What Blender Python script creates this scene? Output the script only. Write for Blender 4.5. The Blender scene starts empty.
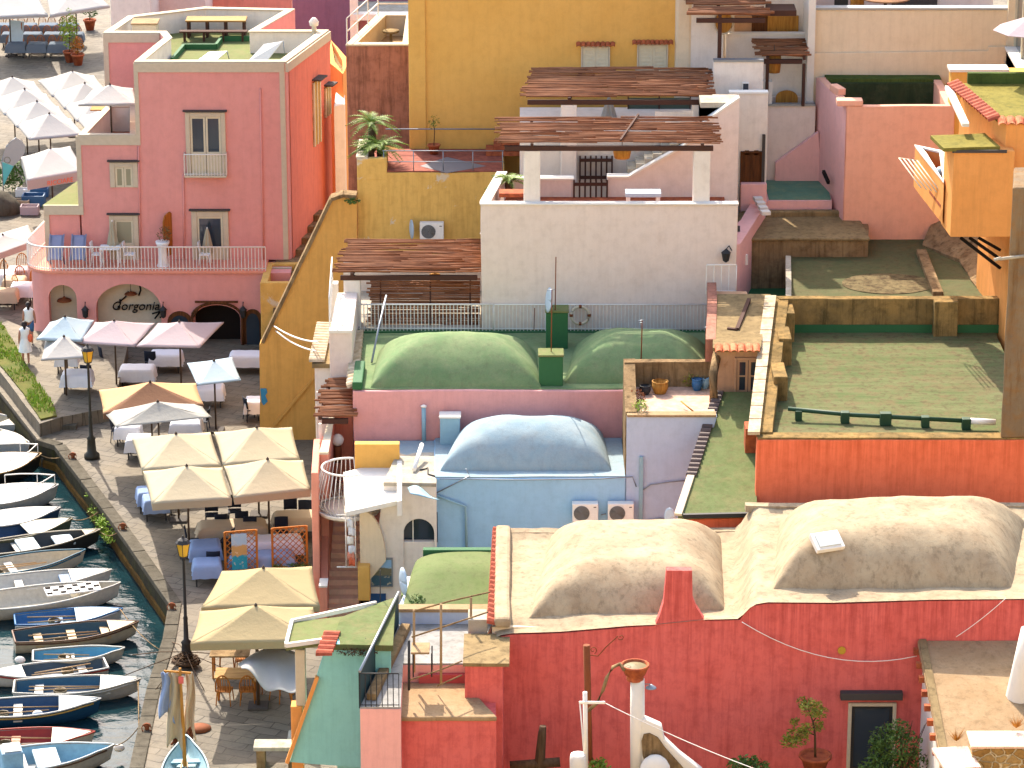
import bpy, bmesh, math, random
from mathutils import Vector, Matrix, noise
R_ = math.radians
rnd = random.Random(11)
SC = bpy.context.scene
COL = SC.collection

# ------------------------------------------------------------------ camera
FPX, PITCH, CAMH = 3400.0, R_(18.5), 41.0
CAM = Vector((0, 0, CAMH))
FWD = Vector((0, math.cos(PITCH), -math.sin(PITCH)))
UPV = Vector((0, math.sin(PITCH), math.cos(PITCH)))
cd = bpy.data.cameras.new('camera')
cd.sensor_width = 36.0
cd.lens = FPX * 36.0 / 1024.0
cd.clip_start = 1.0
cd.clip_end = 6000
co = bpy.data.objects.new('camera', cd)
COL.objects.link(co)
co.location = CAM
co.rotation_euler = (math.pi / 2 - PITCH, 0, 0)
SC.camera = co

def ray(px, py):
    return Vector(((px - 512) / FPX, 0, 0)) + FWD - UPV * ((py - 384) / FPX)
def G(px, py, z=0.0):
    d = ray(px, py)
    t = (z - CAMH) / d.z
    return CAM + d * t
def V(px, py, Y):
    d = ray(px, py)
    return CAM + d * (Y / d.y)
def ang(py):
    return PITCH + math.atan((py - 384) / FPX)
def ZZ(py, Y):
    return CAMH - Y * math.tan(ang(py))
def YY(py, z):
    return (CAMH - z) / math.tan(ang(py))
def XX(px, Y, z):
    return (px - 512) / FPX * (Y * math.cos(PITCH) + (CAMH - z) * math.sin(PITCH))
def PXM(Y, z):
    return FPX / (Y * math.cos(PITCH) + (CAMH - z) * math.sin(PITCH))

# ------------------------------------------------------------------ materials
def lin(c):
    return tuple((x / 12.92 if x <= .04045 else ((x + .055) / 1.055) ** 2.4) for x in c) + (1,)
def rgb(h):
    return lin(tuple(int(h[i:i + 2], 16) / 255 for i in (0, 2, 4)))

class NT:
    def __init__(s, name):
        s.m = bpy.data.materials.new(name)
        s.m.use_nodes = True
        s.t = s.m.node_tree
        s.n = s.t.nodes
        s.b = s.n['Principled BSDF']
        s.tc = s.n.new('ShaderNodeTexCoord')
    def link(s, a, b):
        s.t.links.new(a, b)
    def mapping(s, scale=(1, 1, 1), rot=(0, 0, 0), loc=(0, 0, 0), src='Object'):
        m = s.n.new('ShaderNodeMapping')
        m.inputs['Scale'].default_value = scale
        m.inputs['Rotation'].default_value = rot
        m.inputs['Location'].default_value = loc
        s.link(s.tc.outputs[src], m.inputs['Vector'])
        return m.outputs['Vector']
    def noise(s, vec, scale, detail=4, rough=.6, dist=0):
        n = s.n.new('ShaderNodeTexNoise')
        n.inputs['Scale'].default_value = scale
        n.inputs['Detail'].default_value = detail
        n.inputs['Roughness'].default_value = rough
        n.inputs['Distortion'].default_value = dist
        s.link(vec, n.inputs['Vector'])
        return n.outputs['Fac']
    def ramp(s, fac, a, b, ca=0.0, cb=1.0):
        n = s.n.new('ShaderNodeMapRange')
        n.inputs['From Min'].default_value = a
        n.inputs['From Max'].default_value = b
        n.inputs['To Min'].default_value = ca
        n.inputs['To Max'].default_value = cb
        s.link(fac, n.inputs['Value'])
        return n.outputs['Result']
    def mix(s, fac, a, b, mode='MIX'):
        n = s.n.new('ShaderNodeMix')
        n.data_type = 'RGBA'
        n.blend_type = mode
        for sock, v in ((n.inputs[0], fac), (n.inputs[6], a), (n.inputs[7], b)):
            if isinstance(v, (int, float)):
                sock.default_value = v
            elif isinstance(v, tuple):
                sock.default_value = v
            else:
                s.link(v, sock)
        return n.outputs[2]
    def math(s, op, a, b=None):
        n = s.n.new('ShaderNodeMath')
        n.operation = op
        for i, v in enumerate((a, b)):
            if v is None:
                continue
            if isinstance(v, (int, float)):
                n.inputs[i].default_value = v
            else:
                s.link(v, n.inputs[i])
        return n.outputs[0]
    def bump(s, h, strength=.3, dist=.02):
        n = s.n.new('ShaderNodeBump')
        n.inputs['Strength'].default_value = strength
        n.inputs['Distance'].default_value = dist
        s.link(h, n.inputs['Height'])
        s.link(n.outputs['Normal'], s.b.inputs['Normal'])
    def done(s, col, rough=.85, spec=.2, metal=0):
        if isinstance(col, tuple):
            s.b.inputs['Base Color'].default_value = col
        else:
            s.link(col, s.b.inputs['Base Color'])
        s.b.inputs['Roughness'].default_value = rough
        s.b.inputs['Specular IOR Level'].default_value = spec
        s.b.inputs['Metallic'].default_value = metal
        return s.m

def dk(c, f):
    return (c[0] * f, c[1] * f, c[2] * f, 1)

def plaster(name, hexcol, stain=.35, streak=.35, scol=None, fade=.25, bump=.35, fcol=None, patch=None, pamt=0.0, top=None):
    """weathered lime plaster: faded clouds, vertical run-off streaks, specks"""
    t = NT(name)
    c = rgb(hexcol)
    c = tuple(min(.85, x * 1.0 + .06) for x in c[:3]) + (1,)
    o = t.mapping()
    big = t.noise(o, .55, 5, .62)
    mid = t.noise(o, 2.6, 6, .7)
    fine = t.noise(o, 22, 4, .7)
    st = t.noise(t.mapping((3.4, 3.4, .28)), 1.5, 6, .7)
    col = t.mix(t.ramp(big, .35, .68, 0, fade), c, fcol or t_light(c))
    col = t.mix(t.ramp(mid, .46, .70, 0, stain), col, scol or dk(c, .62))
    col = t.mix(t.ramp(st, .47, .70, 0, streak), col, scol or dk(c, .55))
    if top:
        sx = t.n.new('ShaderNodeSeparateXYZ')
        t.link(o, sx.inputs[0])
        s2 = t.noise(t.mapping((6, 6, .16)), 1.2, 6, .75)
        s3 = t.math('MULTIPLY', t.ramp(s2, .42, .68), t.ramp(t.math('ADD', sx.outputs[2], t.math('MULTIPLY', mid, .8)), top[0], top[1]))
        col = t.mix(t.math('MULTIPLY', s3, .75), col, scol or dk(c, .4))
    if patch:
        pn = t.noise(o, .9, 7, .72, .6)
        col = t.mix(t.ramp(pn, .60, .63, 0, pamt), col, rgb(patch))
    col = t.mix(t.ramp(fine, .3, .75, 0, .22), col, dk(c, .78))
    t.bump(t.math('ADD', t.math('MULTIPLY', mid, .7), t.math('MULTIPLY', fine, .3)), bump, .03)
    return t.done(col, .92, .15)

def t_light(c):
    return (min(1, c[0] * 1.12 + .035), min(1, c[1] * 1.15 + .035), min(1, c[2] * 1.15 + .035), 1)

def mossroof(name, h1, h2, h3, stretch=(1, 1, 1), rot=0, amt=.6, bump=.5, k=.27):
    """painted roof screed bleached and mossy in streaks"""
    t = NT(name)
    a, b, c = [dk(rgb(h), k) for h in (h1, h2, h3)]
    v = t.mapping(stretch, (0, 0, rot))
    n1 = t.noise(v, 1.1, 6, .68, .3)
    n2 = t.noise(t.mapping(), 2.0, 7, .72, .3)
    n3 = t.noise(t.mapping(), 24, 4, .7)
    n4 = t.noise(t.mapping(), .45, 4, .6)
    col = t.mix(t.ramp(n1, .36, .66), a, b)
    col = t.mix(t.ramp(n2, .47, .66, 0, amt), col, c)
    col = t.mix(t.ramp(n4, .5, .75, 0, amt * .6), col, c)
    n5 = t.noise(t.mapping((4, 4, .3)), 1.2, 6, .72)
    col = t.mix(t.ramp(n5, .5, .68, 0, min(1, amt * 1.1)), col, dk(c, .5))
    col = t.mix(t.ramp(n3, .42, .8, 0, .28), col, dk(a, .55))
    t.bump(t.math('ADD', n2, t.math('MULTIPLY', n3, .4)), bump, .03)
    return t.done(col, .95, .1)

def plain(name, hexcol, rough=.6, spec=.3, metal=0, var=.25, sc=6):
    t = NT(name)
    c = rgb(hexcol)
    n = t.noise(t.mapping(), sc, 5, .65)
    col = t.mix(t.ramp(n, .35, .75, 0, var), c, dk(c, .55))
    return t.done(col, rough, spec, metal)

def cloth(name, hexcol, trans=.25, var=.18):
    t = NT(name)
    c = rgb(hexcol)
    o = t.mapping()
    n = t.noise(o, 1.6, 5, .6)
    n2 = t.noise(o, 7, 3, .6)
    col = t.mix(t.ramp(n, .4, .75, 0, var), c, dk(c, .75))
    t.done(col, .95, .05)
    t.bump(t.math('ADD', n, t.math('MULTIPLY', n2, .5)), .5, .05)
    if trans:
        tr = t.n.new('ShaderNodeBsdfTranslucent')
        t.link(col, tr.inputs['Color'])
        mx = t.n.new('ShaderNodeMixShader')
        mx.inputs[0].default_value = trans
        out = t.n['Material Output']
        t.link(t.b.outputs[0], mx.inputs[1])
        t.link(tr.outputs[0], mx.inputs[2])
        t.link(mx.outputs[0], out.inputs['Surface'])
    return t.m

def lining(b, poly, z0, z1, th):
    n = len(poly)
    P = [Vector(p) for p in poly]
    if sum(P[i].x * P[(i + 1) % n].y - P[(i + 1) % n].x * P[i].y for i in range(n)) < 0:
        P = P[::-1]
    I = inset(P, th)
    b.add([(p.x, p.y, z) for z in (z0, z1) for p in I], [(i, n + i, n + (i + 1) % n, (i + 1) % n) for i in range(n)])
def wood(name, hexcol, h2=None, axis=0):
    t = NT(name)
    c = rgb(hexcol)
    sc = [14, 14, 14]
    sc[axis] = 1.2
    n = t.noise(t.mapping(tuple(sc)), 1.0, 5, .65)
    n2 = t.noise(t.mapping(), .8, 3)
    col = t.mix(t.ramp(n, .35, .7), c, rgb(h2) if h2 else dk(c, .45))
    col = t.mix(t.ramp(n2, .4, .8, 0, .3), col, dk(c, .5))
    t.bump(n, .4, .02)
    return t.done(col, .8, .2)

def tiles_mat(name, h1, h2):
    t = NT(name)
    n = t.noise(t.mapping(), 4.5, 3, .6)
    n2 = t.noise(t.mapping(), 25, 3, .6)
    col = t.mix(t.ramp(n, .35, .65), rgb(h1), rgb(h2))
    col = t.mix(t.ramp(n2, .5, .8, 0, .4), col, dk(rgb(h1), .5))
    t.bump(n2, .3, .01)
    return t.done(col, .85, .15)

# ------------------------------------------------------------------ mesh builder
class MB:
    def __init__(s):
        s.v, s.f, s.sm, s.mi = [], [], [], []
        s.cur = 0
    def add(s, vs, fs, smooth=False):
        o = len(s.v)
        s.v += [Vector(v) for v in vs]
        for f in fs:
            s.f.append([i + o for i in f])
            s.sm.append(smooth)
            s.mi.append(s.cur)
        return s
    def box(s, x0, x1, y0, y1, z0, z1):
        x0, x1 = min(x0, x1), max(x0, x1)
        y0, y1 = min(y0, y1), max(y0, y1)
        z0, z1 = min(z0, z1), max(z0, z1)
        return s.add([(x0, y0, z0), (x1, y0, z0), (x1, y1, z0), (x0, y1, z0), (x0, y0, z1), (x1, y0, z1), (x1, y1, z1), (x0, y1, z1)],
                     [(3, 2, 1, 0), (4, 5, 6, 7), (0, 1, 5, 4), (1, 2, 6, 5), (2, 3, 7, 6), (3, 0, 4, 7)])
    def obox(s, c, size, rz=0, rx=0, ry=0):
        m = Matrix.Translation(Vector(c)) @ Matrix.Rotation(rz, 4, 'Z') @ Matrix.Rotation(ry, 4, 'Y') @ Matrix.Rotation(rx, 4, 'X')
        h = Vector(size) / 2
        vs = [m @ Vector((sx * h.x, sy * h.y, sz * h.z)) for sz in (-1, 1) for sx, sy in ((-1, -1), (1, -1), (1, 1), (-1, 1))]
        return s.add(vs, [(3, 2, 1, 0), (4, 5, 6, 7), (0, 1, 5, 4), (1, 2, 6, 5), (2, 3, 7, 6), (3, 0, 4, 7)])
    def bar(s, a, b, w, h=None):
        """rectangular bar between two points"""
        a, b = Vector(a), Vector(b)
        h = h or w
        d = (b - a).normalized()
        u = Vector((0, 0, 1)) if abs(d.z) < .95 else Vector((0, 1, 0))
        r = d.cross(u).normalized() * w / 2
        u = r.cross(d).normalized() * h / 2
        vs = [p + sr * r + su * u for p in (a, b) for sr, su in ((-1, -1), (1, -1), (1, 1), (-1, 1))]
        return s.add(vs, [(0, 1, 2, 3), (7, 6, 5, 4), (1, 0, 4, 5), (2, 1, 5, 6), (3, 2, 6, 7), (0, 3, 7, 4)])
    def poly(s, pts):
        return s.add(pts, [tuple(range(len(pts)))])
    def prism(s, pts, z0, z1, ztop=None):
        """plan polygon (counter-clockwise or not) extruded; ztop: list of top heights"""
        n = len(pts)
        area = sum(pts[i][0] * pts[(i + 1) % n][1] - pts[(i + 1) % n][0] * pts[i][1] for i in range(n))
        idx = list(range(n)) if area > 0 else list(range(n))[::-1]
        P = [pts[i] for i in idx]
        T = [(ztop[i] if ztop else z1) for i in idx]
        vs = [(p[0], p[1], z0) for p in P] + [(p[0], p[1], t) for p, t in zip(P, T)]
        fs = [tuple(range(n))[::-1], tuple(range(n, 2 * n))]
        fs += [(i, (i + 1) % n, n + (i + 1) % n, n + i) for i in range(n)]
        return s.add(vs, fs)
    def vprism(s, pts, y0, y1):
        """polygon of (x,z) extruded along y (y0 is the front)"""
        n = len(pts)
        area = sum(pts[i][0] * pts[(i + 1) % n][1] - pts[(i + 1) % n][0] * pts[i][1] for i in range(n))
        P = pts if area > 0 else pts[::-1]
        vs = [(p[0], y0, p[1]) for p in P] + [(p[0], y1, p[1]) for p in P]
        fs = [tuple(range(n)), tuple(range(n, 2 * n))[::-1]]
        fs += [((i + 1) % n, i, n + i, n + (i + 1) % n) for i in range(n)]
        return s.add(vs, fs)
    def ring(s, pts, z0, z1, zin, th):
        """hollow walls: outer faces z0..z1, coping, inner faces down to zin"""
        n = len(pts)
        area = sum(pts[i][0] * pts[(i + 1) % n][1] - pts[(i + 1) % n][0] * pts[i][1] for i in range(n))
        P = [Vector((p[0], p[1])) for p in (pts if area > 0 else pts[::-1])]
        I = inset(P, th)
        vs = [(p.x, p.y, z0) for p in P] + [(p.x, p.y, z1) for p in P] + [(p.x, p.y, z1) for p in I] + [(p.x, p.y, zin) for p in I]
        fs = []
        for i in range(n):
            j = (i + 1) % n
            fs += [(i, j, n + j, n + i), (n + i, n + j, 2 * n + j, 2 * n + i), (2 * n + i, 2 * n + j, 3 * n + j, 3 * n + i)]
        return s.add(vs, fs)
    def tube(s, pts, r, n=6, r2=None, cap=True):
        pts = [Vector(p) for p in pts]
        rings = []
        for i, p in enumerate(pts):
            d = (pts[min(i + 1, len(pts) - 1)] - pts[max(i - 1, 0)]).normalized()
            u = Vector((0, 0, 1)) if abs(d.z) < .9 else Vector((1, 0, 0))
            a = d.cross(u).normalized()
            b = a.cross(d)
            rr = r if r2 is None else r + (r2 - r) * i / (len(pts) - 1)
            rings.append([p + (a * math.cos(k * math.tau / n) + b * math.sin(k * math.tau / n)) * rr for k in range(n)])
        vs = [v for rg in rings for v in rg]
        fs = []
        for i in range(len(pts) - 1):
            for k in range(n):
                fs.append((i * n + k, i * n + (k + 1) % n, (i + 1) * n + (k + 1) % n, (i + 1) * n + k))
        s.add(vs, fs, True)
        if cap:
            o = len(s.v) - len(vs)
            s.f += [[o + k for k in range(n)][::-1], [o + (len(pts) - 1) * n + k for k in range(n)]]
            s.sm += [False, False]
            s.mi += [s.cur, s.cur]
        return s
    def lathe(s, prof, c, n=14, smooth=True, cap=True):
        """profile [(r,z)...] about a vertical axis"""
        c = Vector(c)
        vs = [c + Vector((r * math.cos(k * math.tau / n), r * math.sin(k * math.tau / n), z)) for r, z in prof for k in range(n)]
        fs = [(i * n + k, i * n + (k + 1) % n, (i + 1) * n + (k + 1) % n, (i + 1) * n + k) for i in range(len(prof) - 1) for k in range(n)]
        s.add(vs, fs, smooth)
        if cap:
            o = len(s.v) - len(vs)
            s.f += [[o + k for k in range(n)][::-1], [o + (len(prof) - 1) * n + k for k in range(n)]]
            s.sm += [False, False]
            s.mi += [s.cur, s.cur]
        return s
    def surf(s, fn, nu, nv, smooth=True):
        vs = [fn(i / nu, j / nv) for j in range(nv + 1) for i in range(nu + 1)]
        fs = [(j * (nu + 1) + i, j * (nu + 1) + i + 1, (j + 1) * (nu + 1) + i + 1, (j + 1) * (nu + 1) + i) for j in range(nv) for i in range(nu)]
        return s.add(vs, fs, smooth)
    def blob(s, c, r, n=8, m=5):
        c = Vector(c)
        r = Vector(r) if not isinstance(r, (int, float)) else Vector((r, r, r))
        return s.surf(lambda u, v: c + Vector((r.x * math.cos(u * math.tau) * math.sin(v * math.pi), -r.y * math.sin(u * math.tau) * math.sin(v * math.pi), r.z * math.cos(v * math.pi))), n, m)
    def build(s, name, mat, parent=None, bevel=0, rough=0, cell=.8, solid=0):
        """links ONE mesh object; coordinates are world ones while building"""
        me = bpy.data.meshes.new(name)
        off = Vector((0, 0, 0))
        p = parent
        while p is not None:
            off += p.location
            p = p.parent
        if parent is None:
            xs = [v.x for v in s.v]; ys = [v.y for v in s.v]
            off = Vector(((min(xs) + max(xs)) / 2, (min(ys) + max(ys)) / 2, min(v.z for v in s.v)))
        vs = s.v
        me.from_pydata([v - off for v in vs], [], s.f)
        me.polygons.foreach_set('use_smooth', s.sm)
        for m in (mat if isinstance(mat, (list, tuple)) else [mat]):
            me.materials.append(m)
        me.polygons.foreach_set('material_index', s.mi)
        if rough:
            bm = bmesh.new()
            bm.from_mesh(me)
            bmesh.ops.remove_doubles(bm, verts=bm.verts, dist=.0005)
            for _ in range(6):
                es = [e for e in bm.edges if e.calc_length() > cell]
                if not es or len(bm.verts) > 9000:
                    break
                bmesh.ops.subdivide_edges(bm, edges=es, cuts=1, use_grid_fill=True)
                bmesh.ops.triangulate(bm, faces=[f for f in bm.faces if len(f.verts) > 4])
            for v in bm.verts:
                w = v.co + off
                q = noise.noise_vector(w * .55) * .7 + noise.noise_vector(w * 1.9) * .3
                v.co += Vector((q.x, q.y, q.z)) * rough
            bm.to_mesh(me)
            bm.free()
        me.update()
        o = bpy.data.objects.new(name, me)
        COL.objects.link(o)
        if parent is None:
            o.location = off
        else:
            o.parent = parent
        if solid:
            md = o.modifiers.new('solid', 'SOLIDIFY')
            md.thickness = solid
        if bevel:
            md = o.modifiers.new('bevel', 'BEVEL')
            md.width = bevel
            md.segments = 2
            md.limit_method = 'ANGLE'
            md.angle_limit = R_(40)
            md.harden_normals = False
        return o

def inset(P, th):
    n = len(P)
    out = []
    for i in range(n):
        a, b, c = P[i - 1], P[i], P[(i + 1) % n]
        d1 = (b - a).normalized(); d2 = (c - b).normalized()
        n1 = Vector((-d1.y, d1.x)); n2 = Vector((-d2.y, d2.x))
        k = (n1 + n2)
        k = k / max(.35, k.dot(n1)) if k.length > 1e-6 else n1
        out.append(b + k * th)
    return out

def tag(o, label, cat, group=None, kind=None):
    o['label'] = label
    o['category'] = cat
    if group:
        o['group'] = group
    if kind:
        o['kind'] = kind
    return o
def thing(name, label, cat, loc, group=None):
    o = bpy.data.objects.new(name, None)
    o.empty_display_size = .3
    COL.objects.link(o)
    o.location = Vector(loc)
    return tag(o, label, cat, group)
def struct(o):
    o['kind'] = 'structure'
    return o
def copy_tree(o, parent=None):
    c = o.copy()
    COL.objects.link(c)
    if parent is not None:
        c.parent = parent
    for ch in [x for x in COL.objects if x.parent == o]:
        copy_tree(ch, c)
    return c
def arc(cx, cz, r, a0, a1, n=12, rz=None):
    rz = rz or r
    return [(cx + r * math.cos(a0 + (a1 - a0) * i / n), cz + rz * math.sin(a0 + (a1 - a0) * i / n)) for i in range(n + 1)]

M = {}
def mk(k, m):
    M[k] = m
    return m
# ------------------------------------------------------------------ light
w = bpy.data.worlds.new('World')
SC.world = w
w.use_nodes = True
wn = w.node_tree.nodes
sky = wn.new('ShaderNodeTexSky')
sky.sky_type = 'NISHITA'
sky.sun_disc = False
ELEV, AZ = R_(43), R_(-17)
sky.sun_elevation = ELEV
sky.sun_rotation = AZ
sky.altitude = 40
sky.air_density = 1.0
sky.dust_density = 2.5
sky.ozone_density = 0.0
w.node_tree.links.new(sky.outputs[0], wn['Background'].inputs['Color'])
wn['Background'].inputs['Strength'].default_value = .12
sl = bpy.data.lights.new('sun', 'SUN')
sl.energy = 2.2
sl.angle = R_(.5)
sl.color = (1, .93, .83)
so = bpy.data.objects.new('sun', sl)
COL.objects.link(so)
SUND = Vector((math.sin(AZ) * math.cos(ELEV), math.cos(AZ) * math.cos(ELEV), math.sin(ELEV)))
so.rotation_euler = SUND.to_track_quat('Z', 'Y').to_euler()
so.location = (0, 60, 90)
SC.view_settings.view_transform = 'Standard'
SC.view_settings.look = 'None'
SC.view_settings.gamma = 1
SC.view_settings.exposure = 2.15
SC.view_settings.use_white_balance = True
SC.view_settings.white_balance_temperature = 6850
SC.cycles.max_bounces = 6
SC.cycles.diffuse_bounces = 4
SC.cycles.glossy_bounces = 3
SC.cycles.transmission_bounces = 3
SC.cycles.sample_clamp_indirect = 6
SC.cycles.use_denoising = True

# ------------------------------------------------------------------ palette
pl = plaster
mk('pink', pl('pink_plaster', 'D2857A', .22, .12, fade=.35))
mk('bounce_side', pl('pink_bounce_plaster', 'D06A50', .25, .3))  # pink plaster with the neighbours' orange bounce mixed into its colour
mk('cream_trim', plain('cream_trim', 'C6B79E', .9, .1))
mk('ochre', pl('ochre_plaster', 'D09832', .25, .14, fade=.3))
mk('ochre_w', pl('ochre_weathered_plaster', 'CFA040', .3, .35, scol=rgb('9A7030'), patch='CDBFA8', pamt=.9))
mk('ochre_d', pl('ochre_deep_plaster', 'C98E2A', .3, .4))
mk('purple', pl('purple_plaster', '8A4A5C', .3, .3))
mk('brown', pl('brown_stained_plaster', '9A5A3E', .5, .75, scol=rgb('4F3428')))
mk('white', pl('white_plaster', 'D9CDBF', .25, .16, scol=rgb('A8998A')))
mk('whitepink', pl('rosy_white_plaster', 'D5C2B4', .25, .14, scol=rgb('AA9484')))
mk('cream_wall', pl('cream_plaster', 'D3BD9C', .18, .2, scol=rgb('A8916F')))
mk('pinkwall', pl('dusty_pink_plaster', 'CB8A85', .3, .16))
mk('blue', pl('pale_blue_plaster', '86B0CC', .3, .12, fade=.35))
mk('bluedome', mossroof('blue_dome_screed', 'A6C2CE', 'B8CACF', 'C4C4BC', (1, 1, 1), 0, .25, .4, .6))
mk('lilac', pl('lilac_plaster', 'A2B0C6', .3, .12))
mk('red', pl('red_plaster', 'CC5249', .4, .42, fade=.4, scol=rgb('8C2E2C'), fcol=rgb('D2584A'), top=(4.6, 6.2)))
mk('orange', pl('orange_plaster', 'DE6028', .25, .35, scol=rgb('A8401C'), top=(6.6, 8.2)))
mk('coral', pl('coral_plaster', 'D98468', .3, .3))
mk('stepcoral', pl('pale_coral_plaster', 'F4B494', .3, .3))
mk('turq', pl('turquoise_plaster', '7ABDB4', .25, .3, fade=.35))
mk('rose', pl('rose_plaster', 'DE9A90', .2, .25))
mk('orangehouse', pl('orange_ochre_plaster', 'D98A2E', .25, .3))
mk('salmon', pl('salmon_tower_plaster', 'DA9A7C', .3, .14))
mk('pinktower', pl('rose_tower_plaster', 'DEA49C', .25, .14))
mk('domecream', mossroof('cream_dome_screed', 'E8D2AE', 'D8BC98', 'A08A72', (1.2, 1.2, .5), 0, .4, .5, .5))
mk('greenroof', mossroof('green_painted_roof', '8CA064', 'B6B680', 'BC9C74', (.3, 2.6, 1), .06, .7, .35, .3))
mk('greenlean', mossroof('green_shed_roof', '86985E', '9CA870', 'B8A878', (2, 2, 1), 0, .5, .4, .42))
mk('greendome', mossroof('green_dome_screed', '7E9C6C', '94A878', 'A8AC84', (1, 1, 1), 0, .4, .3, .6))
mk('greenvault', mossroof('green_vault_screed', '94A86A', 'A4B078', 'A8A878', (1, 1, 1), 0, .35, .3, .42))
mk('greenpaint', plain('green_gloss_band', '2F5F3A', .7, .2))
mk('greenplain', mossroof('light_green_roof', '9AA868', 'A8AE74', 'C4A880', (1, 1, 1), 0, .3, .3, .42))
mk('tanroof', mossroof('tan_screed_roof', 'C2A678', 'B0966A', '8C7654', (1, 1, 1), 0, .6, .5, .5))
mk('tanbright', mossroof('pale_tan_screed', 'DCBA90', 'CEA97E', 'B8966C', (1, 1, 1), 0, .4, .4, .5))
mk('mossgreen', mossroof('grey_green_roof', '7C8458', '8E8C62', 'A08A62', (1, 1, 1), 0, .5, .4, .4))
mk('whiteroof', mossroof('white_limed_roof', 'D6CDBC', 'C4B8A0', 'A89478', (1, 1, 1), 0, .4, .4, .65))
mk('whitelime', plain('fresh_white_lime', 'DCD5C9', .9, .1, 0, .12))
mk('stone', mossroof('tufa_stone', 'B0946C', '947654', '6A5238', (1, 1, 1), 0, .7, .8, .7))
mk('wallstone', mossroof('mossy_parapet', 'B49058', '8C744C', '4E4428', (1, 1, 1), 0, .6, .7, .7))
mk('pillar', mossroof('lichened_plaster', '988468', '84705A', 'A0703C', (1, 1, .6), 0, .6, .6, .7))
mk('reed', wood('reed_cane', 'A06A48', '5A3424', 0))
mk('reedpale', wood('pale_cane', 'A87850', '6A4430', 0))  # slightly paler cane brown, for the round table top
mk('beam', plain('dark_beam', '4A3026', .8, .2))
mk('metalw', plain('white_painted_iron', 'E6E0D6', .5, .3))
mk('metald', plain('dark_iron', '2C2A2A', .6, .3))
mk('metalg', plain('grey_steel', '8C9298', .45, .4, .6))
mk('rust', plain('rusty_iron', '7A4428', .85, .2))
mk('glass', NT('window_glass').done(rgb('2C3640'), .08, .6))
mk('glasspale', NT('curtained_glass').done(rgb('8E8A70'), .25, .5))
mk('dark', plain('dark_interior', '1E1A18', .9, .1))
mk('cdoor', plain('cream_joinery', 'CFC4A8', .7, .2))
mk('wdoor', wood('brown_door', '6A4020', '3A2212', 2))
mk('slate', plain('dark_slate', '4A4440', .8, .2))
mk('terra', tiles_mat('terracotta', 'B0603C', '8A4630'))
mk('greydeck', mossroof('pale_grey_deck', 'C4C0BA', 'B2AEA8', '8E8A82', (1, 1, 1), 0, .4, .3, .6))
mk('tile', tiles_mat('old_roof_tile', 'B4593C', 'D08C64'))
mk('white_tile', tiles_mat('pale_coping_tile', 'BCAB92', 'A48F70'))
mk('straw', wood('straw_wicker', 'B8843C', '8A5A24', 2))
mk('cu', cloth('cream_canvas', 'B4A88E', .18))
mk('wu', cloth('white_canvas', 'B2AFAA', .2))
mk('yu', cloth('yellow_canvas', 'AC9A76', .2))
mk('mu', cloth('mauve_canvas', 'B4A4A6', .2))
mk('bu', cloth('pale_blue_canvas', 'A6B6BE', .2))
mk('pu', cloth('peach_canvas', 'D0A47A', .2))
mk('tcloth', cloth('blue_table_cloth', '8496B4', 0))
mk('wcloth', cloth('white_table_cloth', 'D8D8DC', 0))
mk('chaird', plain('black_woven_seat', '1C2230', .7, .2))
mk('chairw', wood('honey_bentwood', 'B4702C', '8A5020', 2))
mk('stool', plain('white_plastic', 'E8E8E4', .5, .3))
mk('bluep', plain('blue_enamel', '2F5E86', .5, .35))

def leafmat(name, h1, h2, h3=None):
    t = NT(name)
    n = t.noise(t.mapping(), 9, 3)
    col = t.mix(t.ramp(n, .35, .65), rgb(h1), rgb(h2))
    return t.done(col, .6, .25)
mk('leaf', leafmat('lemon_leaf', '5A6A24', '8A8430'))
mk('leafd', leafmat('dark_leaf', '2F4A22', '55702E'))
mk('leafl', leafmat('bright_leaf', '6A9430', '9AA840'))
mk('palm', leafmat('cycad_leaf', '4A6A24', '7A9034'))
mk('bark', wood('bark', '5A4430', '3A2A1C', 2))

def tint(k, h, **kw):
    if k not in M:
        mk(k, plain(k, h, **kw))
    return M[k]
# ------------------------------------------------------------------ ground, quay, water
def paving(name):
    t = NT(name)
    o = t.mapping((1, 1, 1), (0, 0, R_(24)))
    br = t.n.new('ShaderNodeTexBrick')
    br.inputs['Scale'].default_value = 1.0
    br.inputs['Brick Width'].default_value = .85
    br.inputs['Row Height'].default_value = .42
    br.inputs['Mortar Size'].default_value = .018
    br.inputs['Mortar Smooth'].default_value = .3
    br.inputs['Color1'].default_value = rgb('6E665A')
    br.inputs['Color2'].default_value = rgb('5A5348')
    br.inputs['Mortar'].default_value = rgb('3A342C')
    nz = t.n.new('ShaderNodeTexNoise')
    nz.inputs['Scale'].default_value = 1.3
    ad = t.n.new('ShaderNodeVectorMath')
    ad.operation = 'MULTIPLY_ADD'
    ad.inputs[1].default_value = (.18, .18, 0)
    t.link(o, nz.inputs['Vector'])
    t.link(nz.outputs['Color'], ad.inputs[0])
    t.link(o, ad.inputs[2])
    t.link(ad.outputs[0], br.inputs['Vector'])
    n1 = t.noise(t.mapping(), .5, 5, .6)
    n2 = t.noise(t.mapping(), 3, 6, .7)
    n3 = t.noise(t.mapping(), 18, 3, .7)
    col = t.mix(t.ramp(n1, .4, .65, 0, .6), br.outputs['Color'], rgb('7E725E'))
    col = t.mix(t.ramp(n2, .5, .72, 0, .5), col, rgb('463F36'))
    col = t.mix(t.ramp(n3, .45, .8, 0, .35), col, rgb('4A443A'))
    t.bump(t.math('SUBTRACT', t.math('MULTIPLY', n2, .6), t.math('MULTIPLY', br.outputs['Fac'], .6)), .5, .03)
    return t.done(col, .8, .25)
mk('paving', paving('quay_paving'))
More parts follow.
